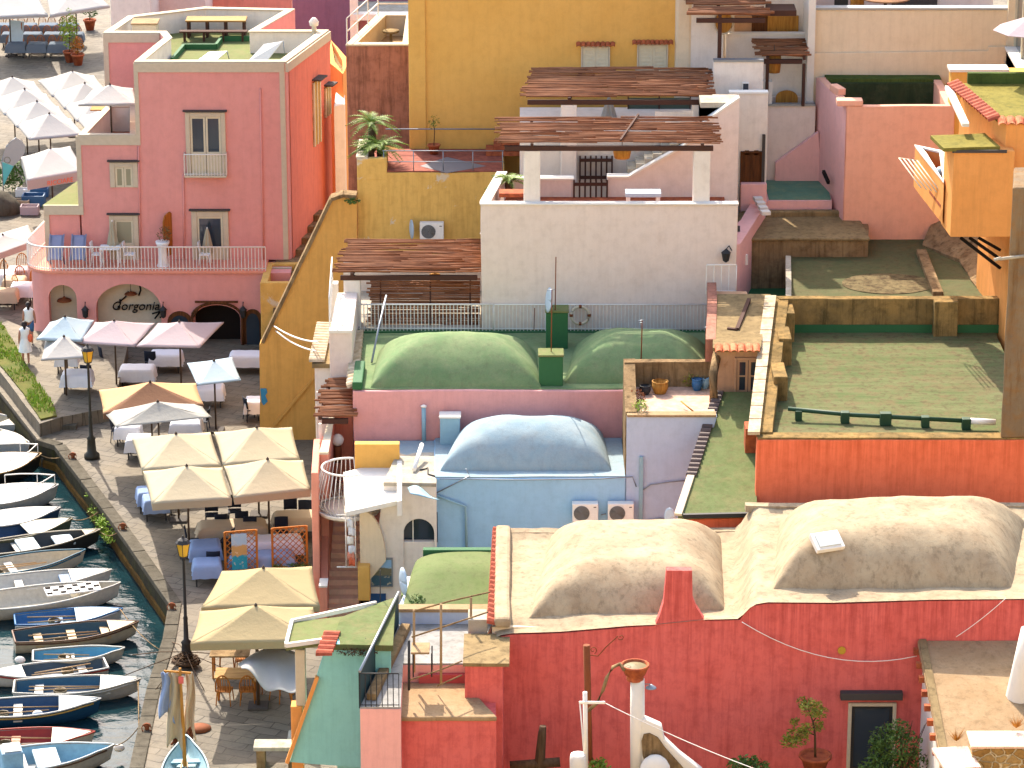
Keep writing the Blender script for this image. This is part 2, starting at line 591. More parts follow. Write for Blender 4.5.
mk('quaywall', mossroof('wet_quay_stone', '4A4438', '3A362C', '5C5A2C', (1, 1, .5), 0, .6, .8, .6))
mk('tide', mossroof('tide_line_stone', '6A4A20', '3E3018', '8A6A30', (1, 1, 2), 0, .6, .8, .7))

def water_mat():
    t = NT('harbour_water')
    o = t.mapping((1, 1, 1), (0, 0, R_(-15)))
    a = t.noise(t.mapping((1.0, 1.7, 1), (0, 0, R_(-12))), 1.1, 4, .5, .6)
    b = t.noise(o, 6.5, 4, .6)
    big = t.noise(o, .25, 3)
    t.bump(t.math('ADD', a, t.math('MULTIPLY', b, .12)), .35, .12)
    col = t.mix(t.ramp(big, .35, .7), rgb('0C2026'), rgb('163236'))
    m = t.done(col, .07, .3)
    t.b.inputs['IOR'].default_value = 1.33
    return m
mk('water', water_mat())
WZ = -.95
b = MB()
b.box(-420, 60, -60, 420, WZ - .3, WZ)
struct(b.build('water', M['water']))

shore = [G(104, 900), G(133, 770), G(150, 690), G(166, 640), G(172, 604), G(116, 524), G(57, 446), G(38, 440), G(-6, 384), G(-90, 290), G(-260, 200), G(-900, 30)]
land = [(p.x, p.y) for p in shore] + [(-420, 1400), (1500, 1400), (1500, -40), (shore[0].x, -40)]
b = MB()
b.prism(land, -3.5, 0)
struct(b.build('ground', M['paving']))
# unseen hillside under and behind the camera, added to bounce sun onto the facades
def hillz(x, y):
    k = [(72, 0), (58, 5), (40, 13), (22, 24), (8, 34), (-4, 38.6), (-30, 46), (-70, 58)]
    z = k[-1][1]
    for (y0, z0), (y1, z1) in zip(k[:-1], k[1:]):
        if y1 <= y <= y0:
            f = (y0 - y) / (y0 - y1)
            z = z0 + (z1 - z0) * f
            break
    return z + noise.noise(Vector((x * .06, y * .06, 1))) * 1.6 * min(1, abs(72 - y) / 20) - .02
b = MB()
b.surf(lambda u, v: Vector((-45 + 190 * u, 72 - 142 * v, hillz(-45 + 190 * u, 72 - 142 * v))), 40, 40)
mk('bounce_hill', mossroof('dry_bounce_hill', 'C8AC80', 'B89A6C', '8A8A54', (1, 1, 1), 0, .5, .6, .95))
struct(b.build('bounce_hill', M['bounce_hill']))
# dressed quay face, a few centimetres proud of the land, with a kerb stone on top
kb, tb = MB(), MB()
for a, c in zip(shore[:-4], shore[1:-3]):
    d = (c - a).normalized()
    nrm = Vector((-d.y, d.x, 0))
    if nrm.x > 0:
        nrm = -nrm
    o = nrm * .07
    kb.add([a + o + Vector((0, 0, -3.4)), c + o + Vector((0, 0, -3.4)), c + o + Vector((0, 0, -.14)), a + o + Vector((0, 0, -.14))], [(0, 1, 2, 3)])
    tb.add([a + o * 1.6 + Vector((0, 0, -2)), c + o * 1.6 + Vector((0, 0, -2)), c + o * 1.6 + Vector((0, 0, WZ + .22)), a + o * 1.6 + Vector((0, 0, WZ + .22)),
            a + o + Vector((0, 0, WZ + .30)), c + o + Vector((0, 0, WZ + .30))], [(0, 1, 2, 3), (3, 2, 5, 4)])
struct(kb.build('quay_wall_face', M['quaywall'], rough=.05, cell=.5))
struct(tb.build('tide_ledge', M['tide'], rough=.06, cell=.4))
kb = MB()
for a, c in zip(shore[:-5], shore[1:-4]):
    d = (c - a)
    L = d.length
    d.normalize()
    nrm = Vector((-d.y, d.x, 0))
    if nrm.x > 0:
        nrm = -nrm
    k = 0.0
    while k < L - .2:
        l = min(rnd.uniform(.8, 1.5), L - k)
        m = a + d * (k + l / 2) - nrm * .1
        kb.obox((m.x, m.y, -.05 + rnd.uniform(-.01, .012)), (l - .02, .42, .2), math.atan2(d.y, d.x))
        k += l
mk('kerb', mossroof('quay_kerb_stone', '8A8272', '746C5C', '5A5244', (1, 1, 1), 0, .5, .7, .45))
struct(kb.build('quay_kerb', M['kerb'], bevel=.02))

# upper terrace of the quay, half a metre higher
up = [G(0, 372, .5), G(40, 424, .5), G(62, 417, .5), G(110, 408, .5), G(118, 386, .5), G(128, 345, .5), G(30, 330, .5), G(-60, 290, .5), G(-90, 285, .5)]
b = MB()
b.prism([(p.x, p.y) for p in up], -.6, .5)
struct(b.build('raised_quay', M['paving'], rough=.04, cell=.7))
b = MB()
for i in range(4):
    p = G(44 + i * 6, 440 - i * 1.5, 0)
    b.box(p.x - .1, p.x + 1.2 - i * .25, p.y - .3 + i * .3, p.y + 1.6, -1.0, -.6 + i * .26)
struct(b.build('quay_steps', M['kerb'], bevel=.03))
# grass verge
gp = [G(-8, 318, .5), G(5, 328, .5), G(30, 372, .5), G(53, 404, .5), G(57, 417, .5), G(41, 421, .5), G(24, 395, .5), G(0, 366, .5), G(-20, 345, .5)]
b = MB()
b.prism([(p.x, p.y) for p in gp], .4, .56)
mk('turf', mossroof('turf_soil', '5C6A30', '7A7A3A', '8A7448', (1, 1, 1), 0, .4, .8, .6))
struct(b.build('verge', M['turf'], rough=.06, cell=.35))
def inside(p, P):
    c = False
    for i in range(len(P)):
        a, q = P[i - 1], P[i]
        if (a.y > p[1]) != (q.y > p[1]) and p[0] < (q.x - a.x) * (p[1] - a.y) / (q.y - a.y) + a.x:
            c = not c
    return c
b = MB()
xs = [p.x for p in gp]; ys = [p.y for p in gp]
for _ in range(9000):
    x, y = rnd.uniform(min(xs), max(xs)), rnd.uniform(min(ys), max(ys))
    if not inside((x, y), gp) or noise.noise(Vector((x * .9, y * .9, 3))) < -.22:
        continue
    h = rnd.uniform(.06, .17)
    a = rnd.uniform(0, 6.28)
    dx, dy = math.cos(a) * .035, math.sin(a) * .035
    b.add([(x - dx, y - dy, .52), (x + dx, y + dy, .52), (x + rnd.uniform(-.08, .08), y + rnd.uniform(-.08, .08), .55 + h)], [(0, 1, 2)])
g = b.build('grass', M['leafl'])
tag(g, 'short bright green grass on the verge above the boats', 'grass', kind='stuff')
# ------------------------------------------------------------------ building helpers
def P(z, *pts):
    return [(G(a, c, z).x, G(a, c, z).y) for a, c in pts]
def hole(parent, *a, **k):
    return None
def house(name, label, cat, poly, z0, z1, wall, roof, parapet=.35, th=.28, group=None, rough=.035, slab=None, trim=None):
    t = thing(name, label, cat, (sum(p[0] for p in poly) / len(poly), sum(p[1] for p in poly) / len(poly), z0), group)
    b = MB()
    b.ring(poly, z0, z1, z1 - parapet - .05, th)
    b.build('wall', M[wall], t, bevel=.03, rough=rough, cell=.9)
    b = MB()
    zr = slab if slab is not None else z1 - parapet
    n = len(poly)
    Pv = [Vector(p) for p in poly]
    area = sum(Pv[i].x * Pv[(i + 1) % n].y - Pv[(i + 1) % n].x * Pv[i].y for i in range(n))
    I = inset(Pv if area > 0 else Pv[::-1], th * .6)
    b.poly([(p.x, p.y, zr) for p in I])
    b.build('roof', M[roof], t, rough=.03, cell=.7)
    return t
def front_rect(px0, px1, py0, py1, Y):
    """x0,x1,z0,z1 of a rectangle seen at these pixels on the plane y=Y"""
    z1, z0 = ZZ(py0, Y), ZZ(py1, Y)
    zm = (z0 + z1) / 2
    return XX(px0, Y, zm), XX(px1, Y, zm), z0, z1
def win(parent, px0, px1, py0, py1, Y, name='window', frame='cdoor', pane='glasspale', fw=.14, mull=1, rail=0, lintel=True, sill=True, solidlow=0, surround='cream_trim'):
    x0, x1, z0, z1 = front_rect(px0, px1, py0, py1, Y)
    b = MB()
    for a in ((x0, x0 + fw, z0, z1), (x1 - fw, x1, z0, z1), (x0 + fw, x1 - fw, z1 - fw, z1)):
        b.box(a[0], a[1], Y - .09, Y + .1, a[2], a[3])
    o = b.build(name, M[surround], parent, bevel=.015)
    b = MB()
    xi0, xi1, zi1 = x0 + fw, x1 - fw, z1 - fw
    f2 = .075
    cols = mull + 1
    cw = (xi1 - xi0) / cols
    for i in range(cols):
        a, c = xi0 + i * cw + .01, xi0 + (i + 1) * cw - .01
        b.box(a, a + f2, Y - .045, Y, z0, zi1)
        b.box(c - f2, c, Y - .045, Y, z0, zi1)
        b.box(a + f2, c - f2, Y - .044, Y, z0, z0 + max(f2, solidlow))
        b.box(a + f2, c - f2, Y - .044, Y, zi1 - f2, zi1)
        for r in range(rail):
            zz = z0 + (zi1 - z0) * (r + 1) / (rail + 1)
            b.box(a + f2, c - f2, Y - .043, Y, zz - .025, zz + .025)
    b.build('sash', M[frame], o)
    b = MB()
    b.box(xi0, xi1, Y - .02, Y - .005, z0, zi1)
    b.build('pane', M[pane], o)
    if sill:
        b = MB()
        b.box(x0 - .06, x1 + .06, Y - .16, Y + .05, z0 - .09, z0 - .002)
        b.build('sill', M['cream_trim'], o, bevel=.012)
    if lintel:
        b = MB()
        b.box(x0 - .08, x1 + .08, Y - .18, Y + .05, z1 + .04, z1 + .09)
        b.build('lintel', M['slate'], o)
    return o
def railing(parent, pts, h, mat, gap=.13, r=.012, low=.1, name='railing', top=.022):
    b = MB()
    pts = [Vector(p) for p in pts]
    b.tube([p + Vector((0, 0, h)) for p in pts], top, 6)
    b.tube([p + Vector((0, 0, low)) for p in pts], r * 1.2, 5)
    for a, c in zip(pts[:-1], pts[1:]):
        L = (c - a).length
        n = max(1, round(L / gap))
        for i in range(n):
            q = a.lerp(c, i / n)
            b.tube([q + Vector((0, 0, 0)), q + Vector((0, 0, h))], r, 4, cap=False)
    q = pts[-1]
    b.tube([q, q + Vector((0, 0, h))], r, 4)
    return b.build(name, M[mat], parent)
def dome(parent, corners, zb, h, mat, q=1.7, e=.75, n=36, name='dome', rough=.05, run=None, k=.3):
    """pavilion vault: four curved faces meeting at soft hips"""
    A, B, C, D = [Vector((c[0], c[1], 0)) for c in corners]
    hl = ((B - A).length + (C - D).length) / 4
    hw = ((D - A).length + (C - B).length) / 4
    run = run or hw
    def fn(u, v):
        uu = .5 - .5 * math.cos(u * math.pi); vv = .5 - .5 * math.cos(v * math.pi)
        p = A.lerp(B, uu).lerp(D.lerp(C, uu), vv)
        du, dv = (1 - abs(2 * uu - 1)) * hl, (1 - abs(2 * vv - 1)) * hw
        m = max(0.0, k - abs(du - dv)) / k
        d = max(0.0, min(du, dv) - m * m * k * .25 * min(1, min(du, dv) / k))
        t = min(1.0, d / run)
        z = h * (1 - (1 - t) ** q) ** e
        w_ = Vector((p.x, p.y, zb + z))
        return w_ + Vector((0, 0, (noise.noise(w_ * .8) + .5 * noise.noise(w_ * 2.2)) * rough * min(1, t * 4)))
    b = MB()
    b.surf(fn, n, n)
    return b.build(name, M[mat], parent)
def pergola(name, label, x0, x1, yf, yb, zf, zb, post_x, zpost, n=40, mat='reed', group='reed roofed pergolas', gaps=.12, postw=.55, post_mat='white', beam=True, loc=None, skew=0.0, postback=False):
    t = thing(name, label, 'pergola', ((x0 + x1) / 2, yf, zpost), group)
    b = MB()
    for i in range(n):
        f = (i + rnd.uniform(-.3, .3)) / (n - 1)
        y = yf + (yb - yf) * f
        z = zf + (zb - zf) * f + rnd.uniform(-.015, .03)
        sx = skew * f
        k = x0 + sx + rnd.uniform(-.22, .1)
        end = x1 + sx * .2 + rnd.uniform(-.1, .25)
        while k < end - .3:
            l = min(rnd.uniform(1.8, 4.5), end - k)
            if rnd.random() > gaps:
                z2 = z + rnd.uniform(-.02, .03)
                b.tube([(k, y + rnd.uniform(-.03, .03), z2), (k + l / 2, y + rnd.uniform(-.03, .03), z + rnd.uniform(-.02, .03)), (k + l, y + rnd.uniform(-.04, .04), z2 + rnd.uniform(-.03, .03))],
                       (yb - yf) / n * rnd.uniform(.34, .62), 5)
            k += l + .02
    b.build('reed_roof', M[mat], t)
    if beam:
        b = MB()
        b.box(x0 + .15, x1 - .1, yf - .02, yf + .12, zf - .3, zf - .14)
        b.build('front_beam', M['beam'], t, bevel=.01)
        for px_ in post_x:
            b = MB()
            b.bar((px_, yf - .1, zf - .08), (px_ + skew, yb, zb - .08), .1, .12)
            b.build('rafter', M['beam'], t)
    for px_ in post_x:
        b = MB()
        b.box(px_ - postw / 2, px_ + postw / 2, yf, yf + postw, zpost, zf - .3)
        b.build('post', M[post_mat], t, bevel=.03)
        if postback:
            b = MB()
            b.box(px_ + skew - postw / 2, px_ + skew + postw / 2, yb - postw, yb, zpost, zb - .14)
            b.build('post', M[post_mat], t, bevel=.03)
    return t
def tilerow(b, a, c, w=.2, n=None, along=None, L=.42, sag=.5):
    """row of barrel tiles between two points; 'along' is the direction each tile lies in"""
    a, c = Vector(a), Vector(c)
    d = c - a
    n = n or max(2, round(d.length / w))
    u = d.normalized()
    al = Vector(along).normalized()
    r = d.length / n * .52
    up_ = u.cross(al)
    if up_.z < 0:
        up_ = -up_
    for i in range(n):
        q = a + d * ((i + .5) / n)
        vs = []
        for e in (0, 1):
            rr = r * (1.0 if e == 0 else .86)
            for k in range(6):
                t = math.pi * k / 5
                vs.append(q + al * (L * (e - .3)) + u * math.cos(t) * rr + up_ * math.sin(t) * rr * .8)
        b.add(vs, [(k, k + 1, 7 + k, 6 + k) for k in range(5)] + [(0, 1, 2, 3, 4, 5)], False)
def acunit(name, label, c, w_=.8, h=.56, d=.3, rz=0, group=None):
    t = thing(name, label, 'air conditioner', c, group)
    x, y, z = c
    b = MB()
    b.box(x - w_ / 2, x + w_ / 2, y, y + d, z, z + h)
    b.build('casing', M['metalw'], t, bevel=.02)
    b = MB()
    cx, cz, r = x - w_ * .14, z + h * .5, h * .4
    for k in range(6):
        rr = r * (k + 1) / 6
        b.tube([(cx + rr * math.cos(q * math.tau / 20), y - .015, cz + rr * math.sin(q * math.tau / 20)) for q in range(21)], .007, 4)
    b.build('grille', M['metalg'], t)
    b = MB()
    b.vprism([(cx + r * math.cos(q * math.tau / 20), cz + r * math.sin(q * math.tau / 20)) for q in range(20)], y - .006, y + .02)
    b.build('fan_recess', tint('fan', '6A665E'), t)
    b = MB()
    b.box(x + w_ * .32, x + w_ * .42, y - .004, y + .01, z + h * .8, z + h * .85)
    b.build('badge', M['metald'], t)
    b = MB()
    for sx in (-.3, .3):
        b.box(x + sx * w_ - .02, x + sx * w_ + .02, y, y + d + .08, z - .05, z - .003)
    b.build('bracket', M['metalg'], t)
    return t
def lettered(name, txt, size, mat, parent, loc, rot=(math.pi / 2, 0, 0), ext=.004, shear=0):
    cu = bpy.data.curves.new(name, 'FONT')
    cu.body = txt
    cu.size = size
    cu.extrude = ext
    cu.shear = shear
    cu.align_x = 'CENTER'
    cu.align_y = 'CENTER'
    tmp = bpy.data.objects.new('tmp', cu)
    COL.objects.link(tmp)
    dg = bpy.context.evaluated_depsgraph_get()
    me = bpy.data.meshes.new_from_object(tmp.evaluated_get(dg))
    bpy.data.objects.remove(tmp)
    o = bpy.data.objects.new(name, me)
    me.materials.clear()
    me.materials.append(M[mat])
    COL.objects.link(o)
    off = Vector((0, 0, 0))
    p = parent
    while p is not None:
        off += p.location
        p = p.parent
    o.location = Vector(loc) - off
    o.rotation_euler = rot
    o.parent = parent
    return o
# ------------------------------------------------------------------ pink harbour house (left)
Yg, Yu = 127.5, 129.0
ZF = ZZ(273, Yg)                     # balcony floor
Z1, Z2, Z3 = ZZ(205, Yu), ZZ(136, Yu), ZZ(63, Yu)
xL, xR = XX(33, Yg, 0), XX(292, Yg, 0)
ph = thing('pink_house', 'tall pink house by the quay with cream corner bands, curved balcony and green roof terrace', 'house', (XX(150, Yg, 0), Yg, 0))
# ground floor front with arches
def archout(px0, px1, pytop, rise=None):
    x0, x1 = XX(px0, Yg, 1.5), XX(px1, Yg, 1.5)
    zt = ZZ(pytop, Yg)
    r = (x1 - x0) / 2
    rz = rise or r
    return [(x0, .0)] + arc((x0 + x1) / 2, zt - rz, r, math.pi, 0, 14, rz) + [(x1, .0)]
out = [(xL + .55, 0)] + archout(49, 77, 285) + archout(96, 161, 284, 1.0) + archout(194, 240, 305, .55) + [(xR, 0), (xR, ZF), (xL + .55, ZF)]
b = MB()
b.vprism(out, Yg, Yg + .55)
b.build('ground_floor_wall', M['pink'], ph)
b = MB()
b.box(xL + .6, xR, Yg + .75, Yg + .9, 0, ZF - .02)
b.build('niche_wall', M['cream_trim'], ph)
b = MB()
b.box(XX(190, Yg, 1), XX(244, Yg, 1), Yg + .64, Yg + .7, 0, ZF - .02)
b.build('doorway', M['dark'], ph)
b = MB()       # left flank, rounded corner, and the body behind
cpts = []
for i in range(9):
    a = math.pi * 1.5 - (math.pi / 2) * i / 8
    cpts.append((xL + .6 + .6 * math.cos(a), Yg + .6 + .6 * math.sin(a)))
b.prism(cpts + [(xL + .25, Yg + 3.4), (xL + 1.3, Yg + 10), (xR, Yg + 10), (xR, Yg + .95), (xL + .62, Yg + .95)], 0, ZF - .01)
b.build('flank_wall', M['pink'], ph)
# brown arched joinery right of the sign
for k, (a, c, top) in enumerate(((167, 192, 311), (243, 262, 309))):
    b = MB()
    b.vprism(archout(a, c, top, .45), Yg - .05, Yg + .02)
    d = b.build('arched_window', M['wdoor'], ph)
    b = MB()
    b.vprism(archout(a + 3, c - 3, top + 4, .4), Yg - .07, Yg - .052)
    b.build('pane', M['glass'], d)
b = MB()
ap = archout(192, 242, 302, .6)
for p, q in zip(ap[:-1], ap[1:]):
    b.tube([(p[0], Yg - .1, p[1]), (q[0], Yg - .1, q[1])], .06, 5)
b.bar((ap[0][0], Yg - .1, ZZ(318, Yg)), (ap[0][0] + .35, Yg - .7, ZZ(302, Yg)), .05)
b.bar((XX(195, Yg, 2), Yg - .12, ZZ(301, Yg)), (XX(238, Yg, 2), Yg - .12, ZZ(301, Yg)), .07)
b.build('door_arch', M['wdoor'], ph)
# lettering on the niche: dark hand drawn script
# balcony slab and floor
b = MB()
sl_ = [(XX(266, Yg, ZF), Yg - .12), (xL + .9, Yg - .12)] + [(xL + .9 + 1.1 * math.cos(a), Yg + .98 + 1.1 * math.sin(a)) for a in [math.pi * 1.5 - math.pi / 2 * i / 8 for i in range(1, 9)]] + [(xL + .15, Yg + 3.6), (xL + 1.4, Yg + 3.6), (XX(266, Yg, ZF), Yg + 3.2)]
b.prism(sl_, ZF, ZF + .12)
bal = b.build('balcony', M['coral'], ph, bevel=.02)
rp = [Vector((p[0], p[1] + .06, ZF + .12)) for p in sl_[:-2]]
railing(bal, rp, .95, 'metalw', .135, .016, .08, top=.03)
# upper floors
b = MB()
x45, x80, x134, x286 = XX(45, Yu, 4), XX(79, Yu, 5.3), XX(136, Yu, 8), XX(286, Yu, 8)
back45 = G(79, 168, Z1)
b.prism([(x45, Yu), (x80, Yu + .01), (x80, back45.y), ], ZF + .1, Z1 - .12)
b.build('first_floor_wall', M['pink'], ph)
b = MB()
b.prism([(x45 - .05, Yu - .06), (x80 + .02, Yu - .06), (x80 + .02, back45.y + .1)], Z1 - .12, Z1)
b.build('terrace_roof', M['greenplain'], ph)
b = MB()
pc = P(Z2, (78, 136), (137, 136), (137, 106), (107, 106))
b.ring(pc, ZF + .1, Z2, Z2 - 1.1, .22)
b.build('second_floor_wall', M['pink'], ph)
b = MB()
b.prism([(p[0], p[1]) for p in P(Z2 - 1, (80, 140), (136, 140), (136, 118), (108, 118))], Z2 - 1.06, Z2 - 1)
b.build('terrace_floor', M['terra'], ph)
A, B_, C_, C2, D_, E_, E2, F_, G_ = P(Z3, (134, 63), (286, 63), (329, 31), (259, 31), (295, 10), (204, 8), (128, 17), (103, 34), (160, 34))
main = [A, B_, C_, C2, D_, E_, E2, F_, G_]
mid = (A[0] + (G_[0] - A[0]) * .55 - .25, A[1] + (G_[1] - A[1]) * .45)
main = [A, B_, C_, C2, D_, E_, E2, F_, G_, (G_[0] + .25, G_[1] - .9), (G_[0] - .0, G_[1] - 2.2)]
b = MB()
b.ring(main, ZF + .1, Z3, Z3 - .95, .24)
b.build('main_wall', M['pink'], ph)
b = MB()
Pm = [Vector(p) for p in main]
b.poly([(p.x, p.y, Z3 - .85) for p in inset(Pm, .12)])
roofp = b.build('roof', M['greenplain'], ph, rough=.02, cell=.8)
b = MB()
b.ring(main, Z3 + .008, Z3 + .06, Z3 + .008, .32)
b.ring(pc, Z2 + .008, Z2 + .05, Z2 + .008, .28)
b.build('coping', M['cream_trim'], ph)
b = MB()     # cream bands: cornice and quoins
def band(x0, x1, z0, z1, Y, d=.05):
    b.box(x0, x1, Y - d, Y + .02, z0, z1)
band(x134 + .0, x286 - .0, Z3 - .36, Z3 + .005, Yu, .045)
band(x134, x134 + .17, Z2, Z3 - .36, Yu, .04)
band(x286 - .2, x286, ZF + .12, Z3 - .36, Yu, .04)
band(x80 - .02, x134 + .17, Z2 - .36, Z2 + .004, Yu, .045)
band(x80 - .02, x80 + .17, Z1, Z2 - .36, Yu, .04)
band(x45, x80 + .17, Z1 - .38, Z1 + .004, Yu, .08)
band(x45, x45 + .2, ZF + .12, Z1 - .38, Yu, .045)
b.build('cream_band', M['cream_trim'], ph)
b = MB()
gy = G_[1]
band(F_[0], G_[0] - .02, Z3 - .34, Z3 + .005, gy, .05)
band(F_[0], F_[0] + .2, Z2 - 1.5, Z3 - .34, gy, .045)
b.build('cream_band', M['cream_trim'], ph)
b = MB()
lining(b, main, Z3 - .86, Z3 - .01, .27)
lining(b, pc, Z2 - 1.05, Z2 - .01, .25)
b.build('parapet_lining', M['white'], ph)
b = MB()    # side wall cornice
v1, v2 = Vector((B_[0], B_[1], Z3 - .18)), Vector((C_[0], C_[1], Z3 - .18))
b.bar(v1 + Vector((.02, -.02, 0)), v2 + Vector((.02, 0, 0)), .12, .36)
b.build('side_cornice', M['cream_trim'], ph)
# orange bounce light put into a thin coloured skin over the pink side wall
b = MB()
du = (v2 - v1).normalized()
nr = Vector((du.y, -du.x, 0)) * .03
b.add([v1 + nr + du * .3 + Vector((0, 0, -.2)), v2 + nr + Vector((0, 0, -.2)), Vector((v2.x, v2.y, ZF)) + nr, Vector((v1.x, v1.y, ZF)) + nr + du * .3], [(3, 2, 1, 0)])
b.build('side_bounce_skin', M['bounce_side'], ph, solid=.01)
# windows
win(ph, 186, 226, 112, 174, Yu, 'french_window', mull=1, pane='glass', sill=False, solidlow=.9, fw=.18)
win(ph, 110, 138, 162, 187, Yu, 'window', mull=1, fw=.2, sill=False)
win(ph, 110, 139, 215, 262, Yu, 'balcony_door', mull=0, fw=.2, sill=False, solidlow=.8)
win(ph, 192, 229, 211, 264, Yu, 'balcony_door', mull=0, fw=.22, sill=False, solidlow=.7, pane='glass')
# small iron balcony in front of the french window
x0, x1, z0, z1 = front_rect(185, 227, 150, 173, Yu)
b = MB()
b.box(x0, x1, Yu - .45, Yu + .02, z0 - .08, z0)
jb = b.build('balcony', M['cream_trim'], ph, bevel=.02)
railing(jb, [(x0, Yu - .05, z0), (x0, Yu - .4, z0), (x1, Yu - .4, z0), (x1, Yu - .05, z0)], .85, 'metalw', .12, .012, .06)
# side windows on the right flank
for f0, f1, a, c in ((.56, .72, 9.4, 6.8), (.84, .96, 8.8, 7.6)):
    p, q = v1.lerp(v2, f0), v1.lerp(v2, f1)
    n2 = nr.normalized()
    b = MB()
    for s0, s1 in ((0, .12), (.44, .56), (.88, 1)):
        k0, k1 = p.lerp(q, s0), p.lerp(q, s1)
        b.add([Vector((v.x, v.y, z)) + n2 * e for e in (.02, .12) for v, z in ((k0, c), (k1, c), (k1, a), (k0, a))],
              [(0, 1, 2, 3), (7, 6, 5, 4), (1, 0, 4, 5), (2, 1, 5, 6), (3, 2, 6, 7), (0, 3, 7, 4)])
    o = b.build('side_window', M['cdoor'], ph)
    b = MB()
    b.add([Vector((v.x, v.y, z)) + n2 * e for e in (.03, .07) for v, z in ((p, c), (q, c), (q, a), (p, a))],
          [(0, 1, 2, 3), (7, 6, 5, 4), (1, 0, 4, 5), (2, 1, 5, 6), (3, 2, 6, 7), (0, 3, 7, 4)])
    b.build('shutter', tint('ysh', 'C09A48'), o)
    b = MB()
    b.bar(Vector((p.x, p.y, a + .12)) + n2 * .2, Vector((q.x, q.y, a + .12)) + n2 * .2, .4, .06)
    b.build('lintel', M['slate'], o)
b = MB()     # down pipes
for px, t0, t1 in ((183, 174, 258), (262, 88, 262), (139, 146, 255)):
    b.tube([(XX(px, Yu, 7), Yu - .06, ZZ(t0, Yu)), (XX(px + 1, Yu, 4), Yu - .06, ZZ(t1, Yu))], .035, 6)
b.build('down_pipe', M['pink'], ph)
b = MB()     # raised roof edge dividing the terrace
q = P(Z3 - .8, (172, 62), (184, 48), (216, 48), (222, 40), (260, 40))
for a, c in zip(q[:-1], q[1:]):
    b.bar((a[0], a[1], Z3 - .78), (c[0], c[1], Z3 - .78), .12, .3)
b.build('roof_kerb', M['greenpaint'], ph)
# wall lanterns on the ground floor
for px in (85, 163, 243):
    t = thing('wall_lantern', {85: 'black wall lantern between the small and the large cream arch', 163: 'black wall lantern right of the scripted sign', 243: 'black wall lantern right of the dark arched doorway'}[px], 'lantern', (XX(px, Yg, 2.2), Yg - .2, ZZ(310, Yg)), 'lanterns on the pink wall')
    x, y, z = t.location
    b = MB()
    b.lathe([(.02, -.28), (.10, -.22), (.13, .05), (.16, .07), (.03, .22), (.015, .27)], (x, y, z), 6, False)
    b.build('lantern_body', M['metald'], t)
    b = MB()
    b.tube([(x, y, z + .25), (x, y + .1, z + .36), (x, y + .22, z + .3)], .018, 5)
    b.build('bracket', M['metald'], t)
# sign in the niche (dark twig-like script)
sg = thing('restaurant_sign', 'dark scripted restaurant sign mounted in the cream arch of the pink house', 'sign', (XX(138, Yg + .7, 2), Yg + .6, ZZ(312, Yg + .7)))
lettered('lettering', 'Gorgonia', .5, 'dark', sg, (XX(133, Yg, 2), Yg + .62, ZZ(311, Yg)), shear=.25, ext=.03)
b = MB()
sx, sz = XX(137, Yg, 2), ZZ(311, Yg)
for a, c in (((-.0, .45), (.05, .9)), ((.5, -.3), (.95, -.1)), ((.6, -.5), (1.05, .25)), ((.8, -.45), (1.1, -.3)), ((-.75, .2), (-.4, .62)), ((-.85, -.1), (-.75, .3))):
    b.tube([(sx + a[0], Yg + .6, sz + a[1]), (sx + (a[0] + c[0]) / 2 + .06, Yg + .58, sz + (a[1] + c[1]) / 2), (sx + c[0], Yg + .6, sz + c[1])], .035, 5)
b.build('flourish', M['dark'], sg)
# hanging shelf/pizza board in small arch
t = thing('hanging_lamp', 'flat hanging lamp on a cord inside the small left cream arch', 'lamp', (XX(64, Yg + .6, 2), Yg + .55, ZZ(305, Yg)))
b = MB(); x, y, z = t.location
b.lathe([(.30, 0), (.26, .06), (.05, .14), (.02, .2)], (x, y, z), 12)
b.build('shade', M['rust'], t)
b = MB(); b.tube([(x, y, z + .2), (x, y, z + .8)], .012, 4); b.build('cord', M['metald'], t)
t = thing('hanging_lamp', 'flat hanging lamp on a cord inside the large cream arch above the sign', 'lamp', (XX(131, Yg + .6, 2), Yg + .5, ZZ(298, Yg)))
b = MB(); x, y, z = t.location
b.lathe([(.26, 0), (.22, .05), (.05, .1), (.02, .14)], (x, y, z), 12)
b.build('shade', M['rust'], t)
b = MB(); b.tube([(x, y, z + .12), (x, y, z + .5)], .012, 4); b.build('cord', M['metald'], t)

# roof furniture: long table with bench, two white tilted panels, dish
def roofpt(px, py): return G(px, py, Z3 - .85)
p, q = roofpt(186, 38), roofpt(247, 36)
yb_ = p.y
t = thing('picnic_table', 'long brown wooden table on the green roof of the pink house', 'table', ((p.x + q.x) / 2, yb_, Z3 - .85))
b = MB(); b.box(p.x, q.x, yb_ - .1, yb_ + .8, Z3 - .85 + .68, Z3 - .85 + .75); b.build('table_top', mk('tabletop', wood('weathered_table', 'B08850', '7A5A30', 0)), t, bevel=.01)
for i in range(4):
    x = p.x + .1 + (q.x - p.x - .2) * i / 3
    b = MB(); b.box(x - .05, x + .05, yb_, yb_ + .7, Z3 - .85, Z3 - .85 + .68); b.build('trestle', M['beam'], t)
t = thing('bench', 'long dark bench in front of the table on the green roof', 'bench', ((p.x + q.x) / 2, yb_ - .8, Z3 - .85))
b = MB(); b.box(p.x - .2, q.x + .1, yb_ - .75, yb_ - .4, Z3 - .85 + .38, Z3 - .85 + .44); b.build('seat', M['beam'], t, bevel=.01)
for i in range(4):
    x = p.x + (q.x - p.x - .1) * i / 3
    b = MB(); b.box(x - .04, x + .04, yb_ - .72, yb_ - .43, Z3 - .85, Z3 - .85 + .38); b.build('leg', M['beam'], t)
